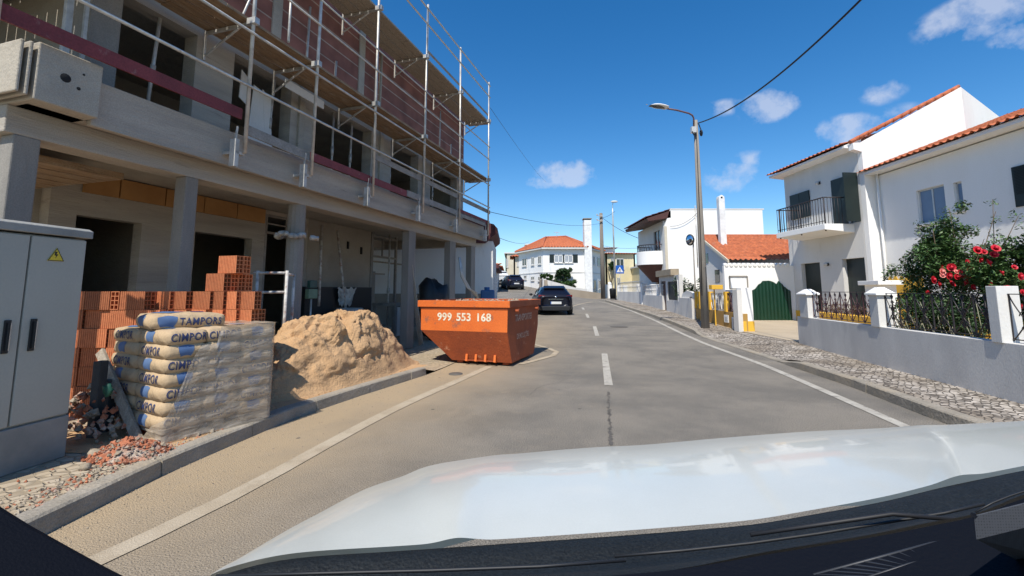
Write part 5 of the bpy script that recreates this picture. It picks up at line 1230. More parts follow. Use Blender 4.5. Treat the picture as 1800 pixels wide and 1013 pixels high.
# lantern shaped yellow pot and white meter pillar
p = G.hit(1553, 560, x=1.6); yp = thing('yellow_urn', 'yellow urn with a pale rim behind the black iron fence', 'urn', (*G.wor(1.6, p.y), .15))
b = MB(); b.lathe([(.02, 0), (.16, .02), (.1, .2), (.2, .55), (.18, .62), (.12, .68), (.001, .68)], (0, 0, 0), 18); b.build('bowl', M['yellow'], yp); b = MB(); b.lathe([(.1, .68), (.16, .72), (.15, .78), (.001, .8)], (0, 0, 0), 18); b.build('rim', M['plaster'], yp)
p = G.hit(1552, 560, x=2.8); mp_2 = thing('white_gate_pillar', 'short white pillar with a flat slab roof beside the second capped pillar', 'pillar', (*G.wor(2.8, p.y), .12), -G.a)
b = MB(); b.box(-.2, .2, -.35, .35, 0, 1.5); b.build('shaft', M['plaster'], mp_2); b = MB(); b.box(-.3, .3, -.5, .5, 1.5, 1.62); b.build('slab_roof', M['plaster'], mp_2, .01)

# ---- rose bush
rose = thing('rose_bush', 'large climbing rose bush with red flowers in front of the blue windows', 'rose bush', (0, 0, 0)); RD = lambda px: lerp(9.0, 6.5, (px - 1560) / 240)
rnd = random.Random(12); b = MB()
root_pts = [atd(1640, 585, 8.0), atd(1700, 590, 7.6), atd(1780, 590, 7.1)]
tips = [(1615, 470), (1640, 405), (1668, 365), (1690, 430), (1600, 520), (1655, 500), (1700, 470), (1745, 350), (1750, 372), (1730, 420), (1760, 440), (1790, 380), (1800, 430), (1775, 500), (1720, 510), (1630, 440), (1610, 400)]
for r_ in root_pts: r_.z = .15
tp_ = []
for (px, py) in tips:
    t = atd(px, py, RD(px) + rnd.uniform(-.25, .25)); r_ = min(root_pts, key=lambda q: abs(q.x - t.x)); mid = r_.lerp(t, .55) + Vector((rnd.uniform(-.15, .15), rnd.uniform(-.1, .1), .08)); b.tube([r_, r_.lerp(mid, .5), mid, t], .017, 5, .004); tp_.append((r_, mid, t))
o = b.build('stems', M['stem'], rose); o['kind'] = 'stuff'
b = MB(); cl = []
for (px, py, r_, n) in [(1622, 455, 30, 300), (1645, 425, 32, 380), (1665, 405, 25, 220), (1640, 480, 40, 520), (1605, 470, 22, 200), (1600, 510, 30, 300), (1680, 450, 34, 420), (1670, 500, 44, 650), (1715, 480, 40, 520), (1740, 510, 44, 600), (1760, 470, 34, 380), (1790, 480, 40, 500), (1800, 430, 26, 180), (1700, 540, 40, 420), (1640, 545, 44, 600), (1610, 560, 36, 380), (1780, 545, 44, 480), (1815, 520, 40, 360), (1750, 450, 18, 100), (1620, 585, 24, 200), (1690, 585, 40, 240), (1825, 470, 40, 300), (1790, 450, 26, 200), (1660, 440, 34, 300), (1765, 560, 40, 300)]:
    c = atd(px, py, RD(px) + .1); c.y += rnd.uniform(-.2, .3); rr = r_ / FEFF * c.y; sub = [c + Vector((rnd.gauss(0, .45), rnd.gauss(0, .5), rnd.gauss(0, .45))) * rr for _ in range(7)]
    leafy(b, sub, int(n * 5), rr * .55, .031, px + py, 1.0)
for (px, py, n) in [(1745, 355, 26), (1750, 385, 30), (1748, 410, 30), (1735, 435, 40), (1790, 385, 24), (1800, 400, 26), (1780, 375, 16), (1660, 372, 26), (1675, 375, 20), (1650, 388, 26), (1615, 410, 20), (1612, 390, 16)]:
    leafy(b, [atd(px, py, RD(px))], n, .09, .024, px, 1.0)
o = b.build('foliage', M['leaf'], rose); o['kind'] = 'stuff'
def rose_flower(px, py, s, m='rose'):
    c = atd(px, py, RD(px) - rnd.uniform(.25, .5)); b = MB(); b.smooth = True; rr = s / FEFF * c.y * .5
    for ring, (n, r_, tilt, hh) in enumerate(((6, 1.0, .9, .45), (5, .72, .55, .65), (4, .42, .25, .75))):
        for k in range(n):
            a = 6.283 * (k + ring * .4) / n + rnd.uniform(-.2, .2)
            def fn(u, v):
                w = (u - .5) * 1.3 * r_ * rr * (math.sin(v * 2.4 + .25)); rad = r_ * rr * v * tilt + .12 * rr; z = hh * rr * (v ** .8) - .3 * rr; dn = Vector((math.cos(a), math.sin(a))); t = Vector((-dn.y, dn.x)); q = dn * rad + t * w
                return (q.x, z * -.6 - abs(w) * .1 if False else -z - .1 * rr, q.y)
            b.grid(fn, 4, 4)
    b.blob((0, -.45 * rr, 0), rr * .42, 8, (1, 1, 1), .5, px)
    o = b.build('rose_flower', M[m], rose); o.location = c; o.rotation_euler = (rnd.uniform(-.6, .4), rnd.uniform(-.5, .5), rnd.uniform(-.5, .6)); return o
for (px, py, s) in [(1718, 440, 14), (1750, 437, 14), (1747, 448, 12), (1737, 462, 13), (1724, 457, 9), (1672, 470, 13), (1704, 472, 14), (1697, 487, 16), (1697, 496, 13), (1640, 492, 13), (1650, 500, 11), (1668, 485, 12), (1673, 499, 12), (1682, 487, 11), (1721, 486, 11), (1793, 486, 13), (1772, 510, 16), (1769, 528, 10), (1780, 531, 13), (1794, 539, 10), (1730, 443, 9), (1700, 460, 8), (1688, 478, 8), (1760, 480, 10), (1740, 500, 9), (1655, 470, 9), (1710, 505, 10), (1783, 470, 9), (1630, 515, 9), (1798, 515, 12)]: rose_flower(px, py, s)
for (px, py, s) in [(1656, 478, 12), (1657, 484, 9), (1681, 478, 8)]: rose_flower(px, py, s, 'rosepink')
rebase_w(rose, (5.9 + .9, 7.5, .1))
# weedy bush behind the black fence
wb2 = thing('garden_bush', 'grey green weedy bush filling the black iron fence panel', 'bush', (0, 0, 0)); b = MB()
for k, (px, py, r_) in enumerate([(1590, 560, 30), (1620, 540, 34), (1650, 550, 34), (1600, 580, 24), (1700, 550, 30), (1720, 575, 26)]): leafy(b, [atd(px, py, RD(px) - .4)], 800, r_ / FEFF * 8, .02, k + 50, 1.0)
o = b.build('foliage', M['leaf2'], wb2); o['kind'] = 'stuff'
b = MB(); rnd = random.Random(14)
for i in range(26):
    px_ = rnd.uniform(1590, 1730); a = atd(px_, 592, RD(px_) - .45); a.z = .15; t = a + Vector((rnd.uniform(-.35, .1), rnd.uniform(-.1, .1), rnd.uniform(.7, 1.15))); b.tube([a, a.lerp(t, .5) + Vector((.04, 0, 0)), t], .006, 4)
o = b.build('stalks', mat('dry_stalk', (.25, .24, .16), .8), wb2); o['kind'] = 'stuff'; rebase_w(wb2, (6.3, 7.3, .1))

# ---- garage front wall, gate, garage with tiled roof
gy = 18.6; gz = ground(9, gy) + .1
gt = thing('garage_front_wall', 'white courtyard wall with scalloped top round the dark green gate', 'wall', (0, 0, 0))
X = lambda px, Y: (px - 900) / FEFF * Y
gx0, gx1 = X(1275, gy), X(1391, gy); gzt = atd(1300, 467, gy).z; hx0, hx1 = X(1321, gy), X(1390, gy)
b = MB(); slabwall(b, 'y', gy, gy + .15, gx0, gx1 + .6, gz - .1, gzt, [(hx0, hx1, gz - .1, gz + 1.2)])
b.build('wall', M['plaster'], gt)
b = MB(); b.smooth = True
for k in range(14): x = lerp(gx0, gx1, (k + .5) / 14); b.tube([(x, gy - .04, gzt + .02), (x, gy + .2, gzt + .05)], .07, 8)
b.build('coping_tile', M['plaster'], gt)
rebase_w(gt, ((gx0 + gx1) / 2, gy, gz))
ga = thing('green_gate', 'dark green corrugated double gate with wavy arched top', 'gate', (0, 0, 0)); ol = [(1322, 511), (1328, 508), (1334, 500), (1338, 498), (1341, 494), (1352, 493.5), (1360, 496), (1365, 500)]; ol2 = [(1365, 500), (1369, 494), (1376, 501), (1382, 507), (1390, 512)]
for L_ in (ol, ol2):
    P = [atd(px, py, gy - .06) for (px, py) in L_]; b = MB(); n = max(10, int((P[-1].x - P[0].x) / .035))
    def top(x):
        return interp([(p.x, p.z) for p in P], x)
    b.grid(lambda u, v: (lambda x: (x, gy - .07 + (.016 if int(u * n + .01) % 4 < 2 else -.006), lerp(gz - .02, top(x), v)))(lerp(P[0].x + .01, P[-1].x - .01, u)), n, 1)
    b.prism([(p.x, gy - .05, p.z) for p in P] + [(P[-1].x, gy - .05, gz), (P[0].x, gy - .05, gz)], (0, .03, 0)); b.build('leaf', M['green'], ga)
rebase_w(ga, ((hx0 + hx1) / 2, gy, gz))
gr = thing('garage_house', 'small white house with an orange tiled roof and slim white chimney behind the green gate', 'house', (0, 0, 0))
Y1, Y2 = 21.0, 24.2; e0 = atd(1281, 459, Y1); e1 = atd(1392, 459, Y1); r0 = atd(1245, 416, Y2); r1 = atd(1400, 416, Y2); gg = ground(10, 21)
b = MB(); b.box(e0.x + .1, e1.x + 3, Y1 + .25, Y1 + .4, gg, e0.z - .05); b.build('wall', M['plaster_grey_shade'], gr)
b = MB(); b.prism([(e0.x + .1, Y1 + .4, gg), (e0.x + .1, Y1 + .4, e0.z - .02), (e0.x + .1 - .0, Y2, r0.z - .08), (e0.x + .1 - .0, Y2 + .1, r0.z - .08), (e0.x + .1, Y2 + .1, gg)], (.15, 0, 0)); b.build('gable_wall', M['plaster_grey_shade'], gr)  # side wall in the greyed render, shade painted in
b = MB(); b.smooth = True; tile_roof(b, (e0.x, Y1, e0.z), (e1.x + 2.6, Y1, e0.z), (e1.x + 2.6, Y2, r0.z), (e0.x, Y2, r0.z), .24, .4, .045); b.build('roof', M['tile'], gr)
b = MB(); b.box(e0.x + .1, e1.x + 2.6, Y2 + .02, Y2 + .2, gg, r0.z - .02); b.build('back_wall', M['plaster_grey_shade'], gr)
b = MB(); b.smooth = True; b.tube([(e0.x, Y2, r0.z + .03), (e1.x + 2.6, Y2, r0.z + .03)], .09, 8); b.build('ridge', M['tile'], gr)
b = MB(); b.prism([(e0.x - .05, Y1, e0.z - .08), (e0.x - .05, Y1, e0.z + .06), (e0.x - .05, Y2, r0.z + .06), (e0.x - .05, Y2, r0.z - .08)], (.07, 0, 0)); b.build('verge_board', M['cream'], gr)
for (ya, za, w_, h_) in ((22.2, 1.9, .25, .6), (23.4, 2.9, .25, .5)): b = MB(); b.box(e0.x + .08, e0.x + .1, ya, ya + w_ * 2, za, za + h_); b.build('window', M['glass'], gr)
cx0, cx1 = X(1270.5, 23), X(1281, 23); ct_ = atd(1275, 348, 23).z
b = MB(); b.box(cx0, cx1, 22.9, 23.2, 3.2, ct_ - .08); ch = b.build('chimney', M['chimney'], gr, .01)
b = MB(); b.prism([(cx0, 22.9, ct_ - .08), (cx0 + .02, 22.9, ct_ + .06), ((cx0 + cx1) / 2, 22.9, ct_ + .14), (cx1 - .02, 22.9, ct_ + .06), (cx1, 22.9, ct_ - .08)], (0, .3, 0)); b.build('cowl', M['chimney'], ch)
b = MB(); b.lathe([(.001, 0), (.05, 0), (.05, .004)], ((cx0 + cx1) / 2, 22.895, ct_ + .0), 10, 'y'); b.build('vent', M['dark'], ch)
rebase_w(gr, ((e0.x + e1.x) / 2, 22.5, gg))
# gate pillar (white over yellow)
py_ = 14.45; gp = thing('gate_pillar', 'white gate pillar with a bright yellow foot at the driveway entrance', 'pillar', (0, 0, 0)); z0 = .15; zt = atd(1312, 506, py_).z
b = MB(); b.box(X(1303, py_), X(1322, py_), py_, py_ + .32, atd(1310, 565, py_).z, zt); b.build('shaft', M['plaster'], gp, .005)
b = MB(); b.box(X(1303, py_) - .01, X(1322, py_) + .01, py_ - .01, py_ + .33, 0, atd(1310, 565, py_).z); b.build('yellow_foot', M['yellow'], gp); rebase_w(gp, (X(1312, py_), py_, .1))
def segwall(mb, p, q, z0, z1, th=.15):
    p = Vector(p[:2]); q = Vector(q[:2]); d = (q - p).normalized(); n = Vector((d.y, -d.x)) * th * (1 if d.y < 0 or True else -1)
    P = [(p.x, p.y), (q.x, q.y), (q.x + n.x, q.y + n.y), (p.x + n.x, p.y + n.y)]
    mb.prism([(a, b_, z0) for a, b_ in P], (0, 0, z1 - z0)); return mb
b = MB(); segwall(b, (X(1322, py_) - .1, py_ + .3), (gx0, gy), 0, 1.5, .12); o = b.build('courtyard_wall', M['plaster']); tagit(o, 'white courtyard wall running back from the gate pillar to the garage front', 'wall')
# ochre fence wall
Wp = lambda Y, o_=0: Vector((wb(Y) + .1 + o_, Y))
ow = thing('ochre_fence_wall', 'low ochre wall with yellow posts and white ornamental grilles behind the lamp post', 'fence wall', (0, 0, 0))
zo = atd(1270, 549, 15.5).z; zg = atd(1270, 515, 15.5).z
p0, p1 = Vector((X(1303, py_), py_)), Wp(19.2)
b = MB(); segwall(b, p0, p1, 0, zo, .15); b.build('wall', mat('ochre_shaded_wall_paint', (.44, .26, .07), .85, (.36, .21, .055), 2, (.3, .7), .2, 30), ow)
b = MB(); d_ = (p1 - p0).normalized(); b.prism([(p0.x - .16, p0.y - .04, 0), (p0.x - .16, p0.y + .26, 0), (p0.x - .015, p0.y + .26, 0), (p0.x - .015, p0.y - .04, 0)], (0, 0, zg + .1)); b.build('post', M['wallgrey'], ow)
def along(t): return p0 + (p1 - p0) * t
tposts = []
def t_of(px):
    for k in range(400):
        t = k / 400; q = along(t)
        if 900 + FEFF * q.x / q.y <= px: return t
    return 1
tp1 = [t_of(1294), t_of(1274), t_of(1246), t_of(1228), t_of(1217)]
for t in tp1[1:]:
    q = along(t); b = MB(); b.box(q.x - .02, q.x + .16, q.y - .07, q.y + .07, zo, zg + .04); b.build('post', M['yellow'], ow)
for i in range(len(tp1) - 1):
    qa, qb = along(tp1[i]), along(tp1[i + 1]); b = MB(); L_ = (qb - qa).length; n = max(2, int(L_ / .3))
    P3 = lambda t, z: (lerp(qa.x, qb.x, t) + .06, lerp(qa.y, qb.y, t), lerp(zo, zg, z))
    b.bar(P3(0, .97), P3(1, .97), .03); b.bar(P3(0, .04), P3(1, .04), .03)
    for k in range(n):
        a_ = k / n; c_ = (k + 1) / n
        b.tube([P3(lerp(a_, c_, j / 8), abs(math.sin(j / 8 * 3.14)) ** .8 * .93 + .03) for j in range(9)], .016, 5); b.tube([P3(lerp(a_, c_, j / 8), .97 - abs(math.sin(j / 8 * 3.14)) ** .8 * .9) for j in range(9)], .016, 5)
    b.build('grille', M['ironwhite'] if i else M['ironbrown'], ow)
for (pa, pb, pt, pbm) in ((1272, 1279, 554, 567), (1286, 1293, 558, 581)):
    t = t_of((pa + pb) / 2); q = along(t); za, zb = atd(pa, pbm, q.y).z, atd(pa, pt, q.y).z; hw_ = .16 if pa == 1272 else .17
    b = MB(); b.box(q.x - .03, q.x - .0, q.y - hw_, q.y + hw_, za, zb); f_ = b.build('meter_box', M['plaster'], ow); b = MB(); b.box(q.x - .035, q.x - .029, q.y - hw_ * .6, q.y + hw_ * .6, za + .05, zb - .05); b.build('door', M['alu'] if pa == 1272 else M['wallgrey'], f_)
rebase_w(ow, (7.2, 16.5, .1))
q = atd(1261, 505, 16.2); b = MB(); b.box(q.x - .2, q.x + .2, q.y, q.y + .25, q.z - .08, q.z + .08); b.box(q.x - .02, q.x + .02, q.y + .25, q.y + .29, .2, q.z + .05); o = b.build('yellow_letter_box', M['yellow'], None, .01); tagit(o, 'yellow letter box on a post above the white ornamental grille', 'letter box')
bo = thing('white_board', 'blank white board in a thin grey frame left of the gate pillar', 'board', (0, 0, 0)); qa, qb = atd(1283, 508, 15.6), atd(1313, 486, 15.6)
b = MB(); b.box(qa.x, qb.x, 15.6, 15.62, qa.z, qb.z); b.build('panel', M['plaster'], bo)
for (a, c_) in (((qa.x, qa.z), (qb.x, qa.z)), ((qa.x, qb.z), (qb.x, qb.z)), ((qa.x, qa.z), (qa.x, qb.z)), ((qb.x, qa.z), (qb.x, qb.z))): b = MB(); b.bar((a[0], 15.59, a[1]), (c_[0], 15.59, c_[1]), .04); b.build('frame', M['polegrey'], bo)
b = MB(); b.bar(((qa.x + qb.x) / 2, 15.64, .15), ((qa.x + qb.x) / 2, 15.64, qb.z), .04); b.build('post', M['polegrey'], bo); rebase_w(bo, ((qa.x + qb.x) / 2, 15.6, .12))

# ---- grey and white front walls further up
fw = thing('front_wall', 'grey front garden wall with white pillars and white railings before the balcony house', 'garden wall', (0, 0, 0))
PG = [Wp(20.6), Vector(hitg(1165, 545, .12)[:2]), Vector(hitg(1129, 535, .12)[:2]), Vector(hitg(1086, 527.5, .12)[:2])]
for (p, q, pxm, pyt) in ((PG[1], PG[2], 1145, 519), (PG[2], PG[3], 1105, 513)):
    Ym = (p.y + q.y) / 2; zt = atd(pxm, pyt, Ym).z; b = MB(); segwall(b, p, q, 0, zt, .15); b.build('wall', M['wallgrey'], fw)
    z2 = atd(pxm, pyt - 17, Ym).z; n = int((q - p).length / .22)
    b = MB()
    for k in range(n): c_ = p.lerp(q, (k + .5) / n); b.bar((c_.x + .07, c_.y, zt), (c_.x + .07, c_.y, z2), .025)
    b.bar((p.x + .07, p.y, z2), (q.x + .07, q.y, z2), .05); b.bar((p.x + .07, p.y, (z2 + zt) / 2), (q.x + .07, q.y, (z2 + zt) / 2), .03); b.build('railing', M['ironwhite'], fw)
for (px, Y, pt) in ((1160, 26.4, 500), (1148, 28.6, 500), (1131, 31.3, 499), (1124, 33.2, 499), (1099, 39.5, 502), (1088, 43.4, 502)):
    q = (px - 900) / FEFF * Y; zt = atd(px, pt, Y).z; b = MB(); b.box(q - .16, q + .16, Y - .16, Y + .16, 0, zt); b.build('pillar', M['plaster'], fw)
rebase_w(fw, (PG[2].x, PG[2].y, .4))
pg = thing('brown_gate_portal', 'grey walled gateway with brown door, dark opening and flat concrete lintel', 'gateway', (0, 0, 0))
a_, c_ = Vector((X(1165, 25.6), 25.6)), Vector((X(1201, 21.8), 21.8)); zt = atd(1165, 481, 25.6).z; d_ = (c_ - a_).normalized(); nrm = Vector((-d_.y, d_.x)) * -1
L_ = (c_ - a_).length
Fp = Fr(900, a_.x, a_.y, 0); Fp.a = math.atan2(d_.x, d_.y); Fp.c, Fp.s = math.cos(Fp.a), math.sin(Fp.a)
pg.rotation_euler = (0, 0, -Fp.a)
b = MB(); slabwall(b, 'x', -.0, .18, 0, L_, .2, zt - .2, [(.35, 1.35, .2, zt - .45), (1.75, L_ - .25, 1.0, zt - .5)]); b.build('wall', M['wallgrey'], pg)
b = MB(); b.box(-.06, .35, -.05, L_ * .8, zt - .2, zt + .12); b.build('lintel', mat('tan_lintel', (.36, .29, .2), .85), pg, .01)
b = MB(); b.box(.06, .1, .35, 1.35, .2, zt - .45); b.build('door', M['brown'], pg); b = MB(); b.box(.08, .12, 1.75, L_ - .25, 1.0, zt - .5); b.build('opening_shade', M['black'], pg)  # black sheet painting the darkness of the gateway opening
for (ya, yb, za, zb) in ((.27, .35, .2, zt - .4), (1.67, 1.75, .95, zt - .45), (L_ - .25, L_ - .17, .95, zt - .45)): b = MB(); b.box(-.02, .2, ya, yb, za, zb); b.build('frame', M['plaster'], pg)
pg.location = (a_.x, a_.y, 0)
cwv = thing('curved_wall', 'rounded grey wall end with white edge and dark slit beside the lamp post', 'wall', (0, 0, 0)); pA_, pB_ = Wp(21.6), Wp(19.3); zt = atd(1205, 512, 20.4).z
b = MB(); segwall(b, pA_, pB_, 0, zt - .3, .15); b.build('wall', M['wallgrey'], cwv)
b = MB(); m_ = pA_.lerp(pB_, .5); b.prism([(lerp(pA_.x, pB_.x, .5 + .5 * math.cos(t)), lerp(pA_.y, pB_.y, .5 + .5 * math.cos(t)), zt - .3 + .3 * math.sin(t)) for t in [k * math.pi / 10 for k in range(11)]], (.14, 0, 0)); b.build('rounded_top', M['plaster_grey_shade'], cwv)
b = MB(); q = pA_.lerp(pB_, .78); b.box(q.x - .012, q.x, q.y - .22, q.y + .22, .35, zt - .25); b.build('dark_gate', M['iron'], cwv); rebase_w(cwv, (m_.x, m_.y, .3))
bs = thing('potted_bush', 'small round green bush overhanging the dark opening of the gateway', 'bush', (0, 0, 0)); b = MB(); c = atd(1198, 504, 22.3)
leafy(b, [c + Vector((random.Random(k).uniform(-.3, .3), random.Random(k + 50).uniform(-.3, .3), random.Random(k + 90).uniform(-.45, .4))) for k in range(14)], 1500, .22, .05, 9, 1.0); o = b.build('foliage', M['leaf2'], bs); o['kind'] = 'stuff'
b = MB(); b.tube([(c.x + .2, c.y, .3), (c.x + .1, c.y, c.z - .2), (c.x, c.y, c.z)], .04, 6); b.build('stem', M['stem'], bs); rebase_w(bs, (c.x, c.y, .3))
bs = thing('yard_shrub', 'pale green spiky shrub behind the curved wall and lamp post', 'shrub', (0, 0, 0)); b = MB(); c = atd(1222, 505, 21.5)
leafy(b, [c + Vector((random.Random(k).uniform(-.35, .35), 0, random.Random(k + 9).uniform(-.3, .3))) for k in range(10)], 700, .2, .05, 19, 1.0); o = b.build('foliage', M['leaf2'], bs); o['kind'] = 'stuff'; b = MB(); b.tube([(c.x, c.y, .3), (c.x, c.y, c.z)], .04, 6); b.build('stem', M['stem'], bs); rebase_w(bs, (c.x, c.y, .3))

# ---- modern white house with the round balcony
mh = thing('modern_white_house', 'large plain white house with a semicircular balcony and sloping brown eave', 'house', (0, 0, 0)); Y = 28.0
x0, x1 = X(1173, Y), X(1349, Y); zt = atd(1185, 369, Y).z; g0 = ground(9.5, Y)
zc = atd(1173, 398, Y).z
b = MB(); b.prism([(x0, Y, g0), (x1, Y, g0), (x1, Y, zt), (x0 + .35, Y, zt), (x0, Y, zc)], (0, .3, 0)); b.build('wall', M['plaster'], mh)
b = MB(); b.box(x1 - .3, x1, Y + .3, Y + 8, g0, zt - .3); b.build('wall', M['plaster'], mh)
b = MB(); slabwall(b, 'x', x0, x0 + .2, Y + .3, Y + 6, g0, zc + .4, [(Y + 1.0, Y + 2.3, 3.3, 5.4), (Y + 1.0, Y + 2.0, g0, 2.5)]); b.build('street_wall', M['plaster_grey_shade'], mh)  # street side of the white house, its shade mixed into the render
b = MB(); b.box(x0 + .1, x0 + .12, Y + 1.0, Y + 2.3, 3.3, 5.4); w_ = b.build('balcony_door', M['glass'], mh); b = MB(); b.box(x0 + .05, x0 + .1, Y + 1.6, Y + 1.7, 3.3, 5.4); b.build('frame', M['alu'], w_)
b = MB(); b.box(x0 + .1, x0 + .12, Y + 1.0, Y + 2.0, g0, 2.5); b.build('door', M['brown'], mh)
b = MB(); b.box(x0 - .05, x0 + .12, Y - .03, Y + .02, 2.0, zc); b.build('corner_pilaster', M['cream'], mh)
b = MB(); b.box(x0 + .35, x1 + .1, Y - .02, Y + 8, zt, zt + .08); b.build('flat_roof', M['plaster_grey_shade'], mh)
ro = atd(1130, 389, Y + 1.2); b = MB(); b.prism([(x0 + .4, Y - .3 + .3, zt - .05), (x0 + .4, Y + .0, zt - .5), (ro.x, Y + .0, ro.z - .18), (ro.x - .1, Y + .0, ro.z)], (0, 5.5, 0)); b.build('eave', M['brown'], mh)
b = MB(); b.smooth = True; tile_roof(b, (ro.x - .15, Y - .02, ro.z + .02), (ro.x - .15, Y + 5.6, ro.z + .02), (x0 + .45, Y + 5.6, zt), (x0 + .45, Y - .02, zt), .24, .4, .04); b.build('eave_tiles', M['tile_dark'], mh)
bc = Vector((x0, Y + 1.9)); br = x0 - X(1122, Y + 1.9); z1_, z2_ = atd(1130, 466, Y + 1.5).z, atd(1130, 443, Y + 1.5).z
b = MB(); b.smooth = True; b.grid(lambda u, v: (bc.x - br * math.sin(u * math.pi), bc.y - br * math.cos(u * math.pi), lerp(z1_, z2_, v)), 24, 1); b.grid(lambda u, v: (bc.x - (br - .15) * math.sin(u * math.pi), bc.y - (br - .15) * math.cos(u * math.pi), lerp(z1_, z2_, v)), 24, 1); b.grid(lambda u, v: (bc.x - (br - .15 * v) * math.sin(u * math.pi), bc.y - (br - .15 * v) * math.cos(u * math.pi), z2_), 24, 1); bl_ = b.build('balcony_parapet', M['plaster'], mh)
b = MB(); b.prism([(bc.x - (br - .05) * math.sin(u * math.pi / 20), bc.y - (br - .05) * math.cos(u * math.pi / 20), z1_ - .02) for u in range(21)], (0, 0, .14)); b.build('floor', M['brown'], bl_)
b = MB(); b.grid(lambda u, v: (bc.x - br * (1 - .75 * v) * math.sin(u * math.pi), bc.y - br * (1 - .75 * v) * math.cos(u * math.pi), z1_ - .02 - 1.1 * v), 24, 3); b.build('corbel', M['brown'], mh)
z3_ = z2_ + .42
b = MB(); b.tube([(bc.x - (br - .07) * math.sin(k * math.pi / 20), bc.y - (br - .07) * math.cos(k * math.pi / 20), z3_) for k in range(21)], .03, 6)
for k in range(1, 20): a = k * math.pi / 20; b.tube([(bc.x - (br - .07) * math.sin(a), bc.y - (br - .07) * math.cos(a), z2_), (bc.x - (br - .07) * math.sin(a + .1), bc.y - (br - .07) * math.cos(a + .1), z3_)], .015, 5)
b.build('balcony_railing', M['iron'], mh)
b = MB(); p = X(1228, Y); b.tube([(p, Y - .06, 3), (p, Y - .06, atd(1228, 362, Y).z)], .03, 6); b.build('mast', M['galv'], mh)
rebase_w(mh, ((x0 + x1) / 2, Y, g0))
b = MB(); qa = atd(1198, 483, 24); b.box(qa.x, X(1240, 24), 24, 24.15, ground(9, 24), qa.z); o = b.build('yard_wall', M['plaster']); tagit(o, 'white yard wall with flat top between gateway and lamp post', 'wall')

# ---- convex mirror
my = 20.2; mq = atd(1213.5, 422, my); cm_ = thing('traffic_mirror', 'round convex traffic mirror with black rim on a slim grey post', 'traffic mirror', (mq.x + .12, my, ground(mq.x, my) + .12)); zz = mq.z - cm_.location.z
b = MB(); b.tube([(0, 0, 0), (0, 0, zz)], .03, 8); b.build('post', M['polegrey'], cm_)
b = MB(); b.smooth = True; b.lathe([(.001, .06), (.2, .06), (.235, .0), (.235, -.05), (.2, -.07)], (-.0, -.0, 0), 20, 'x'); o = b.build('rim', M['black'], cm_); o.location = (-.12, 0, zz); o.scale = (1, .85, 1.1); o.rotation_euler = (0, 0, R(35))
b = MB(); b.smooth = True; b.lathe([(.001, -.11), (.1, -.1), (.19, -.06)], (0, 0, 0), 20, 'x'); o = b.build('mirror', M['mirror'], cm_); o.location = (-.12, 0, zz); o.scale = (1, .85, 1.1); o.rotation_euler = (0, 0, R(35))

# ---- lamp pole with bracket lamp and overhead cable
ly = 15.6; l0 = hitg(1237, 576, .12); l0 = Vector((X(1237, ly), ly, .15)); lt = atd(1222.5, 212, ly)
lp = thing('lamp_pole', 'tall weathered grey pole carrying a street lamp arm and cables on the right pavement', 'street lamp', tuple(l0))
d = lt - l0
b = MB(); n = 8; 
b.smooth = False
r0_, r1_ = .15, .075
for k in range(4): pass
b.tube([(0, 0, -.1), tuple(d * .5), tuple(d)], r0_, 8, r1_); b.build('pole', M['polegrey'], lp)
def rel(px, py, Y): return tuple(atd(px, py, Y) - l0)
b = MB(); b.tube([rel(1219.5, 222, ly - .1), rel(1219.5, 208, ly - .1), rel(1217, 203, ly - .15), rel(1211, 199.5, ly - .2), rel(1190, 194, ly - .3), rel(1172, 191, ly - .4)], .03, 8); b.build('arm', mat('red_brown_pipe', (.16, .09, .09), .6), lp)
b = MB(); b.smooth = True; p0_, p1_ = Vector(rel(1175, 190.5, ly - .4)), Vector(rel(1136, 184, ly - .65)); dd = p1_ - p0_
for (t0, t1) in ((0, 1),):
    def fn(u, v):
        a = u * 2 * math.pi; w = .17 * math.sin(min(1, v * 1.15 + .12) * math.pi) ** .4 if 0 < v < 1 else .03; hgt = w * (.38 if math.sin(a) > 0 else .28); c_ = p0_ + dd * v; s_ = Vector((dd.y, -dd.x, 0)).normalized(); return c_ + s_ * w * math.cos(a) + Vector((0, 0, 1)) * hgt * math.sin(a) + Vector((0, 0, .02 * math.sin(v * 3)))
    b.grid(fn, 16, 12, True)
lh = b.build('lamp_head', M['chimney'], lp)
b = MB(); b.smooth = True; b.grid(lambda u, v: (p0_ + dd * (.2 + .7 * v) + Vector((dd.y, -dd.x, 0)).normalized() * .12 * (u - .5) * 2 * math.sin(min(1, v + .2) * 2.6) + Vector((0, 0, -.055 + .02 * (2 * u - 1) ** 2))), 8, 8); b.build('lamp_glass', M['glass'], lh)
b = MB(); b.box(*[v for v in (rel(1217, 226, ly)[0] - .1, rel(1217, 226, ly)[0] + .06, -.2, -.05)], rel(0, 236, ly)[2], rel(0, 226, ly)[2]); b.build('clamp', M['alu'], lp)
b = MB(); b.tube([rel(1219, 226, ly - .1), rel(1217, 232, ly - .2), rel(1220, 238, ly - .15), rel(1224, 237, ly - .1)], .02, 6); b.tube([rel(1228, 218, ly - .1), rel(1232, 228, ly - .1), rel(1233, 238, ly - .1)], .018, 6); b.blob(rel(1232.5, 234, ly - .12), .09, 8, (.7, .7, 1.4)); b.build('cable_loop', M['cable'], lp)
b = MB(); b.tube([rel(1224, 230, ly - .12), rel(1228, 330, ly - .14), rel(1232, 430, ly - .16), rel(1234, 520, ly - .17)], .014, 5); b.tube([rel(1244, 575, ly - .1), rel(1240, 470, ly - .1)], .025, 6); b.build('down_cable', M['cable'], lp)
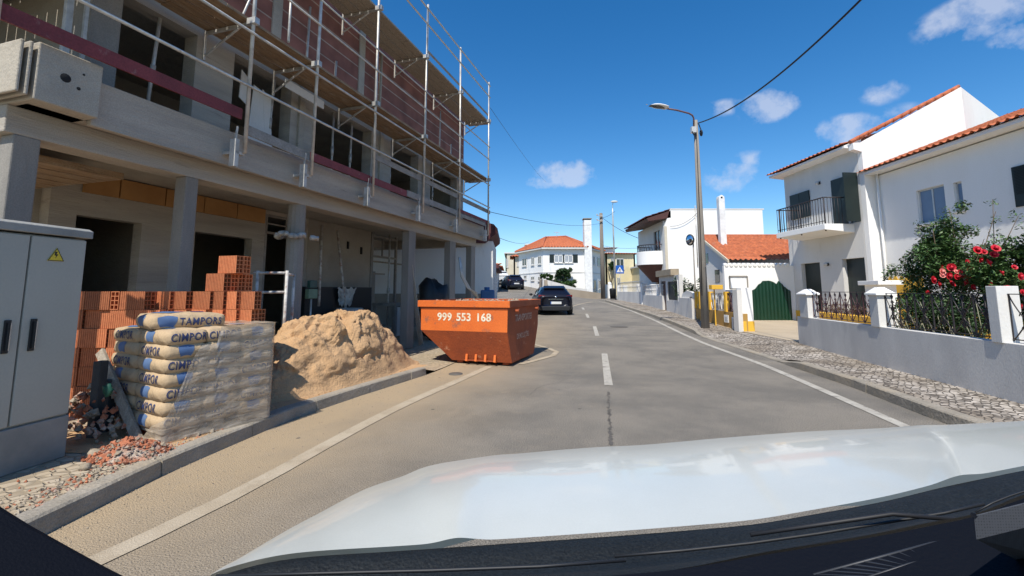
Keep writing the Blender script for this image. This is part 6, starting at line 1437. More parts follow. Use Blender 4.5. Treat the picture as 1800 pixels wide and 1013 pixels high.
def cable(name, pts, r, label, n=30, sag=None):
    b = MB(); P = [Vector(p) for p in pts]; Q = []
    for k in range(n + 1):
        t = k / n; q = P[0].lerp(P[-1], t)
        if sag: q.z -= sag * 4 * t * (1 - t)
        Q.append(q)
    b.tube(Q, r * (1 if r == .02 and 'thick' in label else .6), 6, cap=False); o = b.build(name, M['cable']); tagit(o, label, 'cable', 'overhead wires'); return o
cable('overhead_cable', [atd(1226, 217, ly), atd(1720, -220, 5.2)], .02, 'thick black overhead cable running from the lamp pole up to the right', 40, .55)
M['curtain'] = mat('curtained_window', (.42, .44, .46), .4, (.28, .31, .34), 3)

# ================================================================ THE FAR END OF THE STREET
def polyhouse(name, label, pts, z0, z1, m, holes=None, group=None, wallname='wall'):
    """closed ring of walls over a footprint; holes[i] = list of (t0,t1,za,zb) on wall i as fractions of its length"""
    r = thing(name, label, 'house', (0, 0, 0), 0, group); n = len(pts); parts = []
    for i in range(n):
        p = Vector(pts[i]); q = Vector(pts[(i + 1) % n]); d = q - p; L_ = d.length; u = d.normalized(); nrm = Vector((-u.y, u.x))
        hs_ = (holes or {}).get(i, []); b = MB(); tmp = MB(); slabwall(tmp, 'y', 0, .2, 0, L_, z0, z1, [(h[0] * L_, h[1] * L_, h[2], h[3]) for h in hs_])
        tmp.v = [(p.x + u.x * v[0] + nrm.x * v[1], p.y + u.y * v[0] + nrm.y * v[1], v[2]) for v in tmp.v]
        tmp.build(wallname, m, r); parts.append((p, u, nrm, L_))
    return r, parts
def wallbox(parts, i, t0, t1, za, zb, d0, d1):
    p, u, nrm, L_ = parts[i]; b = MB(); P = []
    for (t, d) in ((t0, d0), (t1, d0), (t1, d1), (t0, d1)): q = p + u * (t * L_) + nrm * d; P.append((q.x, q.y, za))
    b.prism(P, (0, 0, zb - za)); return b
def tfrac(parts, i, px):
    p, u, nrm, L_ = parts[i]; k = (px - 900) / FEFF; return ((k * p.y - p.x) / (u.x - k * u.y)) / L_
def window(root, parts, i, pa, pb, pt, pbm, glass='glass', frame='plaster', shut=False):
    t0, t1 = tfrac(parts, i, pa), tfrac(parts, i, pb); p, u, nrm, L_ = parts[i]; Y = (p + u * (t0 + t1) / 2 * L_).y; zb, za = atd(pa, pt, Y).z, atd(pa, pbm, Y).z
    w = wallbox(parts, i, t0, t1, za, zb, -.03, -.01).build('shutter' if shut else 'window', M['shutter' if shut else glass], root)
    if not shut:
        dt = .05 / L_
        for (a_, c_, e_, f_) in ((t0, t1, za, za + .06), (t0, t1, zb - .06, zb), (t0, t0 + dt, za, zb), (t1 - dt, t1, za, zb), ((t0 + t1) / 2 - dt / 2, (t0 + t1) / 2 + dt / 2, za, zb)): wallbox(parts, i, a_, c_, e_, f_, -.05, -.031).build('frame', M[frame], w)
        wallbox(parts, i, t0 - dt, t1 + dt, za - .08, za, -.1, -.005).build('sill', M['plaster_grey_shade'], w)
    return w
def XY(px, Y): return ((px - 900) / FEFF * Y, Y)
# corner house
cp = [XY(912, 51.5), XY(955, 46), XY(1031, 46), XY(1058.5, 50.5), XY(1056, 58), XY(926, 60)]
cg = ground(cp[2][0], 46) - .2; cz = atd(955, 436, 46).z
ch_, cpt = polyhouse('corner_house', 'white corner house with orange hipped roof, dark shutters and very tall square chimney', cp, -.2, cz, M['plaster'])
for (pa, pb, sh) in ((966.5, 974.5, True), (974.8, 990, False), (990.3, 992.6, True), (992.8, 1007.5, False), (1008, 1016.5, True)): window(ch_, cpt, 1, pa, pb, 448.5 if not sh else 447.5, 462, 'cream_glass' if False else 'blueglass' if False else 'curtain', 'plaster', sh)
for (pa, pb, pt, pm) in ((918.5, 926, 454.5, 468), (934.5, 939.5, 452, 466), (946.5, 952, 450, 464.5), (921, 926, 484, 491), (934, 939.5, 486, 493), (946.5, 951.5, 486, 494)): window(ch_, cpt, 0, pa, pb, pt, pm)
for (pa, pb, pt, pm) in ((1032.2, 1035, 448, 463), (1044, 1046.5, 451, 465), (1051, 1056.5, 453, 467), (1032, 1037, 491, 508), (1044, 1048, 492, 510), (1052, 1056, 493, 508)): window(ch_, cpt, 2, pa, pb, pt, pm)
for i in (0, 1, 2): wallbox(cpt, i, 0, 1, atd(0, 478, 46).z - .1, atd(0, 478, 46).z, -.04, -.003).build('string_course', M['plaster_grey_shade'], ch_)
# roof: hip over the footprint
zr_ = atd(975, 418, 51).z; ra = Vector((*XY(960, 51.5), zr_)); rb_ = Vector((*XY(995, 51), zr_ + .05)); c2 = Vector(((cp[0][0] + cp[3][0]) / 2, 52)); ov = []
for p in cp: d = (Vector(p) - c2); d = d.normalized() * .45; ov.append(Vector((p[0] + d.x, p[1] + d.y, cz - .02)))
b = MB(); b.smooth = True
tile_roof(b, ov[1], ov[2], rb_, ra, .3, .5, .05); tile_roof(b, ov[0], ov[1], ra, ra + Vector((-.3, .6, 0)), .3, .5, .05); tile_roof(b, ov[2], ov[3], rb_ + Vector((.3, .6, 0)), rb_, .3, .5, .05); tile_roof(b, ov[3], ov[4], rb_ + Vector((0, 1, 0)), rb_, .3, .5, .05); tile_roof(b, ov[4], ov[5], ra, rb_, .3, .5, .05); tile_roof(b, ov[5], ov[0], ra, ra + Vector((0, .3, 0)), .3, .5, .05)
b.build('roof', M['tile'], ch_)
b = MB(); b.smooth = True
for (p, q) in ((ra, rb_), (ra, ov[1]), (rb_, ov[2]), (ra, ov[0]), (rb_, ov[3])): b.tube([p + Vector((0, 0, .1)), q + Vector((0, 0, .08))], .11, 8)
b.build('ridge', M['tile'], ch_)
b = MB(); n0 = len(b.v); b.v += [tuple(v + Vector((0, 0, -.12))) for v in ov] + [tuple(v + Vector((0, 0, .03))) for v in ov]
b.face(range(6)); [b.face((i, (i + 1) % 6, 6 + (i + 1) % 6, 6 + i)) for i in range(6)]; b.build('eaves', M['plaster_grey_shade'], ch_)
ck0, ck1 = XY(1029, 45.6)[0], XY(1042, 45.6)[0]; ctop = atd(1035, 387, 45.6).z
b = MB(); b.box(ck0, ck1, 45.6, 46.6, -.2, ctop); ck = b.build('chimney', M['chimney'], ch_, .01)
b = MB(); b.box(ck0 + .08, ck1 - .08, 45.68, 46.52, ctop, ctop + .12); b.build('chimney_opening', M['black'], ck); b = MB(); b.box(ck0 - .06, ck1 + .06, 45.54, 46.66, ctop + .12, ctop + .2); b.build('chimney_cap', M['greyplank'], ck)
b = MB(); q = atd(979, 418, 51); b.bar(q, q + Vector((0, 0, .7)), .05); b.bar(q + Vector((-.35, 0, .6)), q + Vector((.35, 0, .6)), .04); b.build('aerial', M['galv'], ch_)
rebase_w(ch_, (5, 50, .6))
# its front garden: retaining walls, hedge, bush
def lowwall(name, label, pxs, m, th=.25, z0=-.3):
    """pxs: list of (px, Y, top py)"""
    b = MB()
    for (a_, c_) in zip(pxs, pxs[1:]):
        p, q = Vector(XY(a_[0], a_[1])), Vector(XY(c_[0], c_[1])); za, zb = atd(a_[0], a_[2], a_[1]).z, atd(c_[0], c_[2], c_[1]).z; u = (q - p).normalized(); nn = Vector((-u.y, u.x)) * th; n = len(b.v)
        for (w_, z) in ((p, z0), (q, z0), (q, zb), (p, za)): b.v.append((w_.x, w_.y, z))
        for (w_, z) in ((p, z0), (q, z0), (q, zb), (p, za)): b.v.append((w_.x + nn.x, w_.y + nn.y, z))
        for f_ in ((0, 1, 2, 3), (7, 6, 5, 4), (3, 2, 6, 7), (0, 3, 7, 4), (1, 5, 6, 2)): b.face([n + k for k in f_])
    o = b.build(name, m); tagit(o, label, 'wall'); return o
beige = mat('beige_garden_wall', (.40, .33, .25), .9, (.33, .27, .2), .8, (.3, .7), .2, 10)
lowwall('retaining_wall', 'tall beige retaining wall running uphill beside the parked cars', [(925, 60, 488), (926, 56, 489), (958, 43.5, 492.5)], beige)
lowwall('garden_wall', 'long low beige wall sloping down in front of the corner house', [(958, 43.4, 504), (1000, 43.6, 508), (1056, 45.2, 515.5)], beige)
lowwall('white_garden_wall', 'low white wall with sloping top behind the beige garden wall', [(955, 43.9, 490), (961, 44.0, 492), (1012, 44.6, 506), (1032, 45, 508)], M['plaster_grey_shade'])
def bush(name, label, cat, blobs, Y, size, dens, m=M['leaf2'], seed=1, trunk=True):
    r = thing(name, label, cat, (0, 0, 0)); b = MB()
    for k, (px, py, rx, ry) in enumerate(blobs):
        c = atd(px, py, Y); rx *= Y / FEFF; ry *= Y / FEFF; rnd = random.Random(seed + k)
        sub = [c + Vector((rnd.uniform(-.8, .8) * rx, rnd.uniform(-.6, .6) * rx, rnd.uniform(-.8, .8) * ry)) for _ in range(9)]
        leafy(b, sub, int(dens), min(rx, ry) * .5, size, seed + k, 1.0)
    o = b.build('foliage', m, r); o['kind'] = 'stuff'; c = atd(blobs[0][0], blobs[0][1], Y)
    g = ground(c.x, Y)
    b = MB(); b.tube([(c.x, Y, g - .1), (c.x + .05, Y, c.z)], .08, 6, .03)
    for k in range(5): b.tube([(c.x, Y, lerp(g, c.z, .4)), (c.x + random.Random(k).uniform(-.8, .8), Y + .2, c.z + random.Random(k + 5).uniform(-.2, .6))], .035, 5, .01)
    o = b.build('stem', M['stem'], r); rebase_w(r, (c.x, Y, g)); return r
bush('round_bush', 'round green bush in front of the white corner house shutters', 'bush', [(990, 484, 13, 10), (985, 478, 8, 6), (998, 480, 7, 8)], 45.2, .14, 900, seed=3)
bush('clipped_hedge', 'dark clipped hedge along the foot of the white corner house', 'hedge', [(970, 497, 8, 6), (982, 499, 8, 6), (994, 500, 8, 6), (1004, 499, 9, 7)], 45.0, .12, 700, M['leaf'], seed=13)
bush('low_shrub', 'low dark shrub above the uphill retaining wall', 'shrub', [(957, 486, 7, 5), (966, 488, 5, 5)], 44.8, .12, 600, M['leaf'], seed=23)

# houses behind
def simplehouse(label, px0, px1, Y, depth, pyt, m, roof=None, wins=(), z0=-.5, name='distant_house', flat=True, cat='house', group='distant houses up the street'):
    a_, c_ = XY(px0, Y), XY(px1, Y); zt = atd(px0, pyt, Y).z
    r, parts = polyhouse(name, label, [a_, c_, (c_[0], Y + depth), (a_[0], Y + depth)], z0, zt, m, None, group)
    for w_ in wins: window(r, parts, 0, *w_)
    if roof:
        b = MB(); b.smooth = True; e = .5; h = roof; tile_roof(b, (a_[0] - e, Y - e, zt), (c_[0] + e, Y - e, zt), (c_[0] + e - depth * .2, Y + depth / 2, zt + h), (a_[0] - e + depth * .2, Y + depth / 2, zt + h), .35, .5, .05); tile_roof(b, (a_[0] - e, Y + depth + e, zt), (c_[0] + e, Y + depth + e, zt), (c_[0] + e - depth * .2, Y + depth / 2, zt + h), (a_[0] - e + depth * .2, Y + depth / 2, zt + h), .35, .5, .05)
        tile_roof(b, (a_[0] - e, Y + depth + e, zt), (a_[0] - e, Y - e, zt), (a_[0] - e + depth * .2, Y + depth / 2, zt + h), (a_[0] - e + depth * .2, Y + depth / 2 + .1, zt + h), .35, .5, .05); tile_roof(b, (c_[0] + e, Y - e, zt), (c_[0] + e, Y + depth + e, zt), (c_[0] + e - depth * .2, Y + depth / 2 + .1, zt + h), (c_[0] + e - depth * .2, Y + depth / 2, zt + h), .35, .5, .05)
        b.build('roof', M['tile'], r)
    else:
        b = MB(); b.box(a_[0] - .2, c_[0] + .2, Y - .2, Y + depth + .2, zt, zt + .18); b.build('roof', M['plaster_grey_shade'], r)
    rebase_w(r, ((a_[0] + c_[0]) / 2, Y + depth / 2, ground((a_[0] + c_[0]) / 2, Y))); return r
simplehouse('pale cream house with dark eaves at the left rear of the corner house', 888.5, 912, 72, 9, 446, M['cream'], None, [(890, 893, 455, 470)])
simplehouse('cream house end wall half hidden left of the corner house', 903, 925, 63, 6, 452, M['cream'], .6, [(909, 912, 461, 468)])
simplehouse('white upper storey block rising behind the orange hipped roof', 925, 955, 70, 10, 431, M['plaster'], None, [])
simplehouse('yellow house with balcony right of the wooden pole', 1066, 1118, 62, 10, 447, M['paleyellow'], .5, [(1084.5, 1098, 455, 474), (1075, 1080, 453, 462), (1085, 1090, 488, 505)])
simplehouse('white terrace house stepping down right of the yellow house', 1114, 1130, 66, 9, 466, M['plaster'], None, [(1116, 1120, 455 + 14, 482), (1117, 1121, 488, 502), (1124, 1128, 488, 502)])
simplehouse('pale yellow house half hidden behind the round balcony', 1126, 1160, 58, 8, 470, M['paleyellow'], None, [(1131, 1134, 476, 486), (1138, 1141, 492, 506)])
simplehouse('small white block with a chimney behind the wooden pole', 1060, 1082, 74, 8, 437, M['plaster'], .4, [])
simplehouse('cream bungalow at the far crest of the left street', 872, 888, 88, 8, 484, M['cream'], .5, [(880, 882, 490, 496)])
simplehouse('white house at far left crest of the street', 866, 880, 100, 8, 474, M['plaster'], .5, [])
bush('balcony_plant', 'green plant hanging from the balcony of the yellow house', 'plant', [(1074, 470, 5, 8), (1077, 464, 3, 5)], 61.5, .16, 500, seed=33)
# grey walled yard right of the corner house
lowwall('yard_front_wall', 'white and grey yard wall between corner house and street lamp', [(1059, 47.5, 500), (1076, 48.5, 501)], M['plaster_grey_shade'])
fy = thing('yard_pillar', 'white pillar with rounded top at the end of the yard wall', 'pillar', (*XY(1072, 47.2), ground(*XY(1072, 47.2)))); b = MB(); b.box(-.2, .2, -.2, .2, 0, 1.4); b.build('shaft', M['plaster'], fy); b = MB(); b.blob((0, 0, 1.5), .2, 10); b.build('cap', M['plaster'], fy)
bn = thing('litter_bin', 'dark grey street bin at the foot of the far lamp post', 'bin', (*XY(1077, 42.5), ground(*XY(1077, 42.5)) + .1)); b = MB(); b.lathe([(.001, 0), (.26, 0), (.3, .8), (.28, .95), (.001, 1.0)], (0, 0, 0), 14); b.build('bin_body', M['cowl'], bn); b = MB(); b.tube([(-.32, 0, .82), (.32, 0, .82)], .04, 6); b.build('handle', M['black'], bn)
# second lamp post, wooden pole, crossing sign
l2 = thing('street_lamp', 'thin pale far street lamp post beside the blue crossing sign', 'street lamp', (*XY(1082, 43), ground(*XY(1082, 43)))); h_ = atd(1080, 375, 43).z - l2.location.z; h3 = atd(1081, 356, 43).z - l2.location.z
b = MB(); b.tube([(0, 0, 0), (-.08, 0, h_), (-.08, 0, h_ + .5)], .085, 8, .05); b.build('post', M['alu'], l2)
b = MB(); b.tube([(-.08, 0, h_), (-.05, 0, h3 - .1), (.0, 0, h3)], .03, 6); b.build('arm', M['alu'], l2)
b = MB(); b.smooth = True; b.blob((.08, -.1, h3 + .05), .32, 12, (1.1, .6, .3), 0); b.build('lamp_head', M['chimney'], l2)
wq = XY(1060, 46); wp_ = thing('utility_pole', 'weathered wooden utility pole in front of the corner house', 'utility pole', (*wq, ground(*wq) - .1)); h_ = atd(1059, 375, 46).z - wp_.location.z
b = MB(); b.tube([(0, 0, 0), (-.03, 0, h_)], .24, 8, .16); b.build('pole', M['woodpole'], wp_)
for k, z in enumerate((h_ - .3, h_ - .8)): b = MB(); b.bar((-.5, -.3, z), (.1, -.3, z), .08); b.blob((-.5, -.3, z + .1), .08, 8); b.build('insulator_bracket', M['galv'], wp_)
sg = thing('crossing_sign', 'square blue pedestrian crossing sign with white triangle on a grey post', 'road sign', (*XY(1090.5, 41.5), ground(*XY(1090.5, 41.5)) + .1)); zc = atd(1090.5, 474, 41.5).z - sg.location.z; hs2 = 7.2 / FEFF * 41.5
b = MB(); b.tube([(0, .03, 0), (0, .03, zc + hs2)], .035, 8); b.build('post', M['galv'], sg)
b = MB(); b.box(-hs2 * 1.0, hs2 * 1.0, -.02, 0, zc - hs2, zc + hs2); pn = b.build('sign_panel', M['signblue'], sg, .004)
b = MB(); t = hs2 * .82; b.prism([(-t, -.024, zc - t * .8), (t, -.024, zc - t * .8), (0, -.024, zc + t * .85)], (0, .003, 0)); b.build('white_triangle', M['signwhite'], pn)
b = MB(); s = hs2 * .5; y = -.028
b.prism([(-.12 * s, y, zc + .28 * s + 0 * s), (.12 * s, y, zc + .28 * s), (.16 * s, y, zc - .35 * s), (-.16 * s, y, zc - .35 * s)], (0, .002, 0)); b.lathe([(.001, -.004), (.16 * s, -.004), (.16 * s, 0)], (0, y + .002, zc + .5 * s), 10, 'y')
b.bar((-.1 * s, y, zc - .3 * s), (-.45 * s, y, zc - 1.15 * s), .17 * s, .004, up=(0, 1, 0)); b.bar((.1 * s, y, zc - .3 * s), (.4 * s, y, zc - 1.15 * s), .17 * s, .004, up=(0, 1, 0)); b.bar((-.1 * s, y, zc + .2 * s), (-.5 * s, y, zc - .25 * s), .1 * s, .004, up=(0, 1, 0)); b.bar((.1 * s, y, zc + .2 * s), (.5 * s, y, zc - .2 * s), .1 * s, .004, up=(0, 1, 0))
b.build('pedestrian_symbol', M['black'], pn)
# wires
wt = atd(1059, 383, 46)
cable('overhead_wire', [wt, atd(1150, 428, 31)], .03, 'thin wire from the wooden pole down towards the round balcony house', 20, .3)
cable('overhead_wire', [wt, atd(1081, 372, 43)], .025, 'short thin wire between wooden pole top and far lamp post', 10, .1)
cable('overhead_wire', [atd(858, 372, 17), atd(1058, 392, 46)], .018, 'thin wire from the scaffold side sagging to the wooden pole', 24, .4)
cable('overhead_wire', [atd(872, 416, 22), atd(930, 425, 60)], .02, 'thin low wire crossing from left houses to the corner house roof', 20, .3)
cable('overhead_wire', [atd(1060, 432, 46), atd(1142, 434, 34)], .02, 'thin lower wire passing in front of the yellow house roof', 20, .2)
cable('overhead_wire', [atd(1178, 398, 27.9), atd(1228, 372, 27.9)], .02, 'wire sagging across the blank wall of the balcony house', 16, .25)
cable('overhead_wire', [atd(862, 190, 16), atd(960, 320, 70)], .014, 'faint thin wire descending from the scaffold top towards the far street', 20, .3)

# left roadside houses
nh = thing('neighbour_house', 'white neighbouring house with dark red overhanging eave beyond the scaffold', 'house', (0, 0, 0)); nx1 = XY(866, 18.2)[0]; nzt = atd(866, 424, 18.2).z
b = MB(); slabwall(b, 'y', 18.2, 18.4, -11, nx1, 0, nzt); b.build('wall', M['plaster'], nh)
b = MB(); slabwall(b, 'x', nx1 - .2, nx1, 18.4, 22, 0, nzt, [(19.2, 20.0, .1, 2.2)]); b.build('street_wall', M['plaster_grey_shade'], nh)  # street face takes the darkened copy of the white render
b = MB(); b.box(-11, nx1 - .2, 21.8, 22, 0, nzt); b.build('back_wall', M['plaster_grey_shade'], nh)
b = MB(); ex_ = XY(872, 18.0)[0]; et, eb = atd(870, 397, 18).z, atd(866, 425, 18).z
b.prism([(-11, 17.9, et + 2.4), (ex_ - .1, 17.9, et + .05), (ex_ + .05, 17.9, et - .12), (ex_ + .03, 17.9, et - .3), (nx1 - .3, 17.9, eb - .05), (-11, 17.9, nzt)], (0, 4.3, 0)); b.build('eave', M['tile_dark'], nh)
b = MB(); b.box(-11, nx1 + .02, 18.14, 18.2, 0, 1.35); b.build('shadow_band', M['screed'], nh); rebase_w(nh, (-4, 20, 0))  # grey sheet painting the site building's shadow on the wall foot
kh = thing('roadside_house', 'small grey white roadside house with dark red roof edge left of the parked cars', 'house', (0, 0, 0)); kx = XY(873, 24)[0]; kz = atd(870, 468, 24).z; kx = -1.0
b = MB(); slabwall(b, 'y', 24, 24.2, -9, kx, 0, kz + .1); b.build('wall', M['plaster'], kh); b = MB(); slabwall(b, 'x', kx - .2, kx, 24.2, 31, .1, kz, [(25, 25.8, .4, 2.3), (27.5, 28.5, 1.2, 2.2)]); b.build('street_wall', M['plaster_grey_shade'], kh)  # street wall uses the render with shade painted in
b = MB(); b.prism([(-9, 23.8, kz + 1.8), (-5, 23.8, kz + 1.9), (kx + .3, 23.8, kz + .05), (kx + .3, 23.8, kz - .12), (-9, 23.8, kz - .1)], (0, 7.4, 0)); b.build('roof', M['tile_dark'], kh)
for (ya, yb, za, zb) in ((25, 25.8, .4, 2.3), (27.5, 28.5, 1.2, 2.2)): b = MB(); b.box(kx - .12, kx - .1, ya, yb, za, zb); b.build('window', M['glass'], kh)
rebase_w(kh, (-4, 27, .2))
simplehouse('white house beyond the roadside house on the left', 858, 873, 40, 8, 470, M['plaster'], .5, [])

# ================================================================ VEHICLES
def make_car(name, label, cat, paint, loc, rz, W_=1.8, L_=4.3, H_=1.45, kind='hatch', wheel_r=.32, dark_bumper=False, group=None):
    """local y forward, origin under the rear bumper centre; stations loft the body"""
    r = thing(name, label, cat, loc, rz, group); hw = W_ / 2; gc = .2
    # station: y, z_bottom, z_belt, z_top, half width body, half width roof, is_cabin
    if kind == 'hatch':
        S = [(0, .42, .80, .90, .78, .70), (.06, .26, .93, 1.00, .90, .72), (.22, .2, .98, 1.14, .97, .70), (.55, .19, .98, H_ - .08, 1.0, .64), (.95, .19, .97, H_ - .01, 1.0, .66), (1.7, .19, .95, H_, 1.0, .67), (2.4, .19, .93, H_ - .04, 1.0, .66), (3.0, .2, .92, 1.12, 1.0, .68), (3.25, .2, .90, .96, .99, .75), (3.9, .22, .80, .84, .95, .72), (L_ - .05, .26, .62, .66, .84, .6), (L_, .35, .5, .55, .7, .5)]
    else:
        S = [(0, .5, .98, 1.02, .92, .88), (.05, .45, 1.02, 1.05, .97, .9), (1.5, .42, 1.03, 1.06, 1.0, .92), (1.55, .42, 1.03, H_ - .12, 1.0, .72), (1.9, .42, 1.02, H_, 1.0, .70), (2.8, .42, 1.0, H_ - .03, 1.0, .70), (3.4, .42, 1.0, 1.15, 1.0, .75), (4.6, .45, .98, 1.04, .98, .8), (L_ - .05, .5, .8, .9, .92, .75), (L_, .55, .65, .7, .85, .7)]
    b = MB(); b.smooth = True; rings = []
    for (y, zb, zbelt, zt, w, wr) in S:
        w *= hw; wr *= hw; m1 = lerp(zb, zbelt, .55)
        half = [(w * .80, zb), (w * .96, zb + .06), (w * 1.0, m1), (w * .985, lerp(m1, zbelt, .7)), (w * .95, zbelt), (lerp(w * .95, wr, .9), lerp(zbelt, zt, .88)), (wr * .86, zt - .0), (wr * .4, zt + .012)]
        ring = [(x, y, z) for x, z in half] + [(-x, y, z) for x, z in reversed(half)]; rings.append(ring)
    n = len(rings[0]); n0 = len(b.v)
    for rg in rings: b.v += rg
    for i in range(len(rings) - 1):
        for k in range(n):
            a_ = n0 + i * n + k; c_ = n0 + i * n + (k + 1) % n; b.face((a_, c_, c_ + n, a_ + n))
    b.face([n0 + k for k in range(n)]); b.face([n0 + (len(rings) - 1) * n + k for k in range(n)][::-1])
    body = b.build('body', M[paint], r)
    sb = body.modifiers.new('sub', 'SUBSURF'); sb.levels = 1; sb.render_levels = 2
    def ring_at(y):
        for i in range(len(S) - 1):
            if S[i][0] <= y <= S[i + 1][0]:
                t = (y - S[i][0]) / (S[i + 1][0] - S[i][0]); return [Vector(rings[i][k]).lerp(Vector(rings[i + 1][k]), t) for k in range(n)]
    # glass: side windows (between ring points 4 and 5), rear window and windscreen (between point 4..11)
    ys0, ys1 = (.62, 2.78) if kind == 'hatch' else (1.75, 3.15)
    for sd_ in (0, 1):
        segs = ((ys0, lerp(ys0, ys1, .2)), (lerp(ys0, ys1, .23), lerp(ys0, ys1, .58)), (lerp(ys0, ys1, .61), ys1)) if kind == 'hatch' else ((ys0, ys1),)
        for (ya, yb) in segs:
            b = MB(); b.smooth = True
            def fn(u, v):
                rg = ring_at(lerp(ya, yb, u)); p, q = (rg[4], rg[5]) if not sd_ else (rg[n - 5], rg[n - 6]); p = p.lerp(q, lerp(.08, .92, v)); p.x += .012 * (1 if not sd_ else -1); return p
            b.grid(fn, 6, 3); b.build('side_window', M['glass'], r)
    if kind == 'hatch':
        def rw(u, v):
            y = lerp(.2, .50, v); rg = ring_at(y); w_ = lerp(rg[4].x * .86, rg[6].x * 1.02, v); z = lerp(1.0, H_ - .13, v); x = lerp(-w_, w_, u); return Vector((x, y - .045 + .05 * (2 * u - 1) ** 2 - .0, z))
        b = MB(); b.smooth = True; b.grid(rw, 10, 4); b.build('rear_window', M['glass'], r)
        b = MB(); b.prism([(-hw * .6, .36, H_ - .11), (hw * .6, .36, H_ - .11), (hw * .58, .75, H_ - .0), (-hw * .58, .75, H_ - .0)], (0, 0, .035)); b.build('spoiler', M[paint], r, .01)
        for s in (-1, 1):
            b = MB(); b.prism([(s * hw * .44, .0, .84), (s * hw * .93, .13, .90), (s * hw * .93, .13, 1.02), (s * hw * .62, .03, .98)][::s], (0, -.035 if False else .1, 0)); b.build('tail_lamp', M['redlamp'], r, .01)
        b = MB(); b.prism([(-hw * .72, -.02, .24), (hw * .72, -.02, .24), (hw * .8, -.02, .45), (-hw * .8, -.02, .45)], (0, .15, 0)); b.build('bumper', M['black'] if dark_bumper else M['cowl'], r, .02)
        b = MB(); b.box(-.27, .27, -.045, -.02, .56, .68); pl_ = b.build('number_plate', M['plate'], r, .003); b = MB(); b.box(-.27, -.235, -.048, -.046, .56, .68); b.build('blue_band', M['signblue'], pl_)
        b = MB(); b.bar((-hw * .42, -.02, .80), (hw * .42, -.02, .80), .012, .015); b.build('chrome_strip', M['chrome'], r)
        b = MB(); b.smooth = True; b.lathe([(.001, -.02), (.04, -.018), (.055, 0)], (0, .01, .9), 12, 'y'); b.build('badge', M['chrome'], r)
    else:
        b = MB(); b.box(-hw * .82, hw * .82, .1, 1.45, 1.0, 1.09); b.build('bed_cover', M['black'], r)
        b = MB(); b.grid(lambda u, v: (lerp(-1, 1, u) * hw * lerp(.8, .62, v), lerp(1.5, 1.56, v), lerp(1.1, H_ - .16, v)), 6, 2); b.build('rear_window', M['glass'], r)
        b = MB(); b.box(-hw * .9, hw * .9, -.08, .03, .42, .58); b.build('bumper', M['cowl'], r, .02)
        for s in (-1, 1): b = MB(); b.box(s * hw * .84 - .07, s * hw * .84 + .07, -.02, .03, .68, .96); b.build('tail_lamp', M['redlamp'], r)
        b = MB(); b.box(-.27, .27, -.03, -.01, .7, .82); b.build('number_plate', M['plate'], r)
    b = MB(); b.grid(lambda u, v: (lerp(-1, 1, u) * hw * lerp(.82, .62, v), lerp(3.02, 2.5, v) if kind == 'hatch' else lerp(3.42, 2.95, v), lerp(1.1, H_ - .07, v) + .03), 6, 3); b.build('windscreen', M['glass'], r)
    for s in (-1, 1):
        b = MB(); b.smooth = True; b.blob((s * (hw + .09), (2.55 if kind == 'hatch' else 3.1), 1.02 if kind == 'hatch' else 1.2), .1, 10, (1, .6, .75)); b.build('wing_mirror', M['black'], r)
    for s in (-1, 1):
        for y in ((.72, L_ - .85) if kind == 'hatch' else (1.0, L_ - .95)):
            b = MB(); x0 = s * (hw - .2); x1 = s * (hw - .0); b.lathe([(wheel_r * .62, x0), (wheel_r * .95, x0), (wheel_r, x0 + s * .03), (wheel_r, x1 - s * .03), (wheel_r * .95, x1 + s * .005), (wheel_r * .64, x1)], (0, y, wheel_r), 22, 'x'); w_ = b.build('wheel', M['rubber'], r)
            b = MB(); b.lathe([(.001, x1 - s * .04), (wheel_r * .2, x1 - s * .02), (wheel_r * .62, x1 - s * .012), (wheel_r * .64, x1 - s * .03)], (0, y, wheel_r), 22, 'x'); b.build('rim', M['alu'], w_)
    for s in (-1, 1): b = MB(); b.prism([(s * hw * .5, L_ - .1, .6), (s * hw * .9, L_ - .3, .66), (s * hw * .9, L_ - .32, .76), (s * hw * .5, L_ - .12, .7)], (0, .03, 0)); b.build('headlight', M['chrome'], r)
    return r
c1 = Vector((*XY(977, 22.6), 0)); c1.z = ground(c1.x, c1.y); make_car('moving_car', 'dark navy hatchback seen from behind driving up the middle of the street', 'car', 'navy', tuple(c1), R(3), 1.82, 4.3, 1.44, dark_bumper=True)
c2_ = Vector((*XY(908, 44), 0)); c2_.z = ground(c2_.x, c2_.y); make_car('parked_car', 'dark blue hatchback parked behind the white pickup at the bend', 'car', 'navy2', tuple(c2_), R(13), 1.72, 4.0, 1.46)
c3_ = Vector((*XY(886, 52), 0)); c3_.z = ground(c3_.x, c3_.y); make_car('parked_pickup', 'white double cab pickup parked uphill in front of the dark blue hatchback', 'pickup', 'whitecar', tuple(c3_), R(12), 1.85, 5.2, 1.75, 'pickup', .37)
M['greyfin'] = mat('grey_vent_plastic', (.03, .031, .035), .5)

# ================================================================ THE CAR THE CAMERA RIDES IN
oc = thing('own_car', 'white car bonnet with black cowl and dashboard seen from the driver side', 'car', (0, 0, 0))
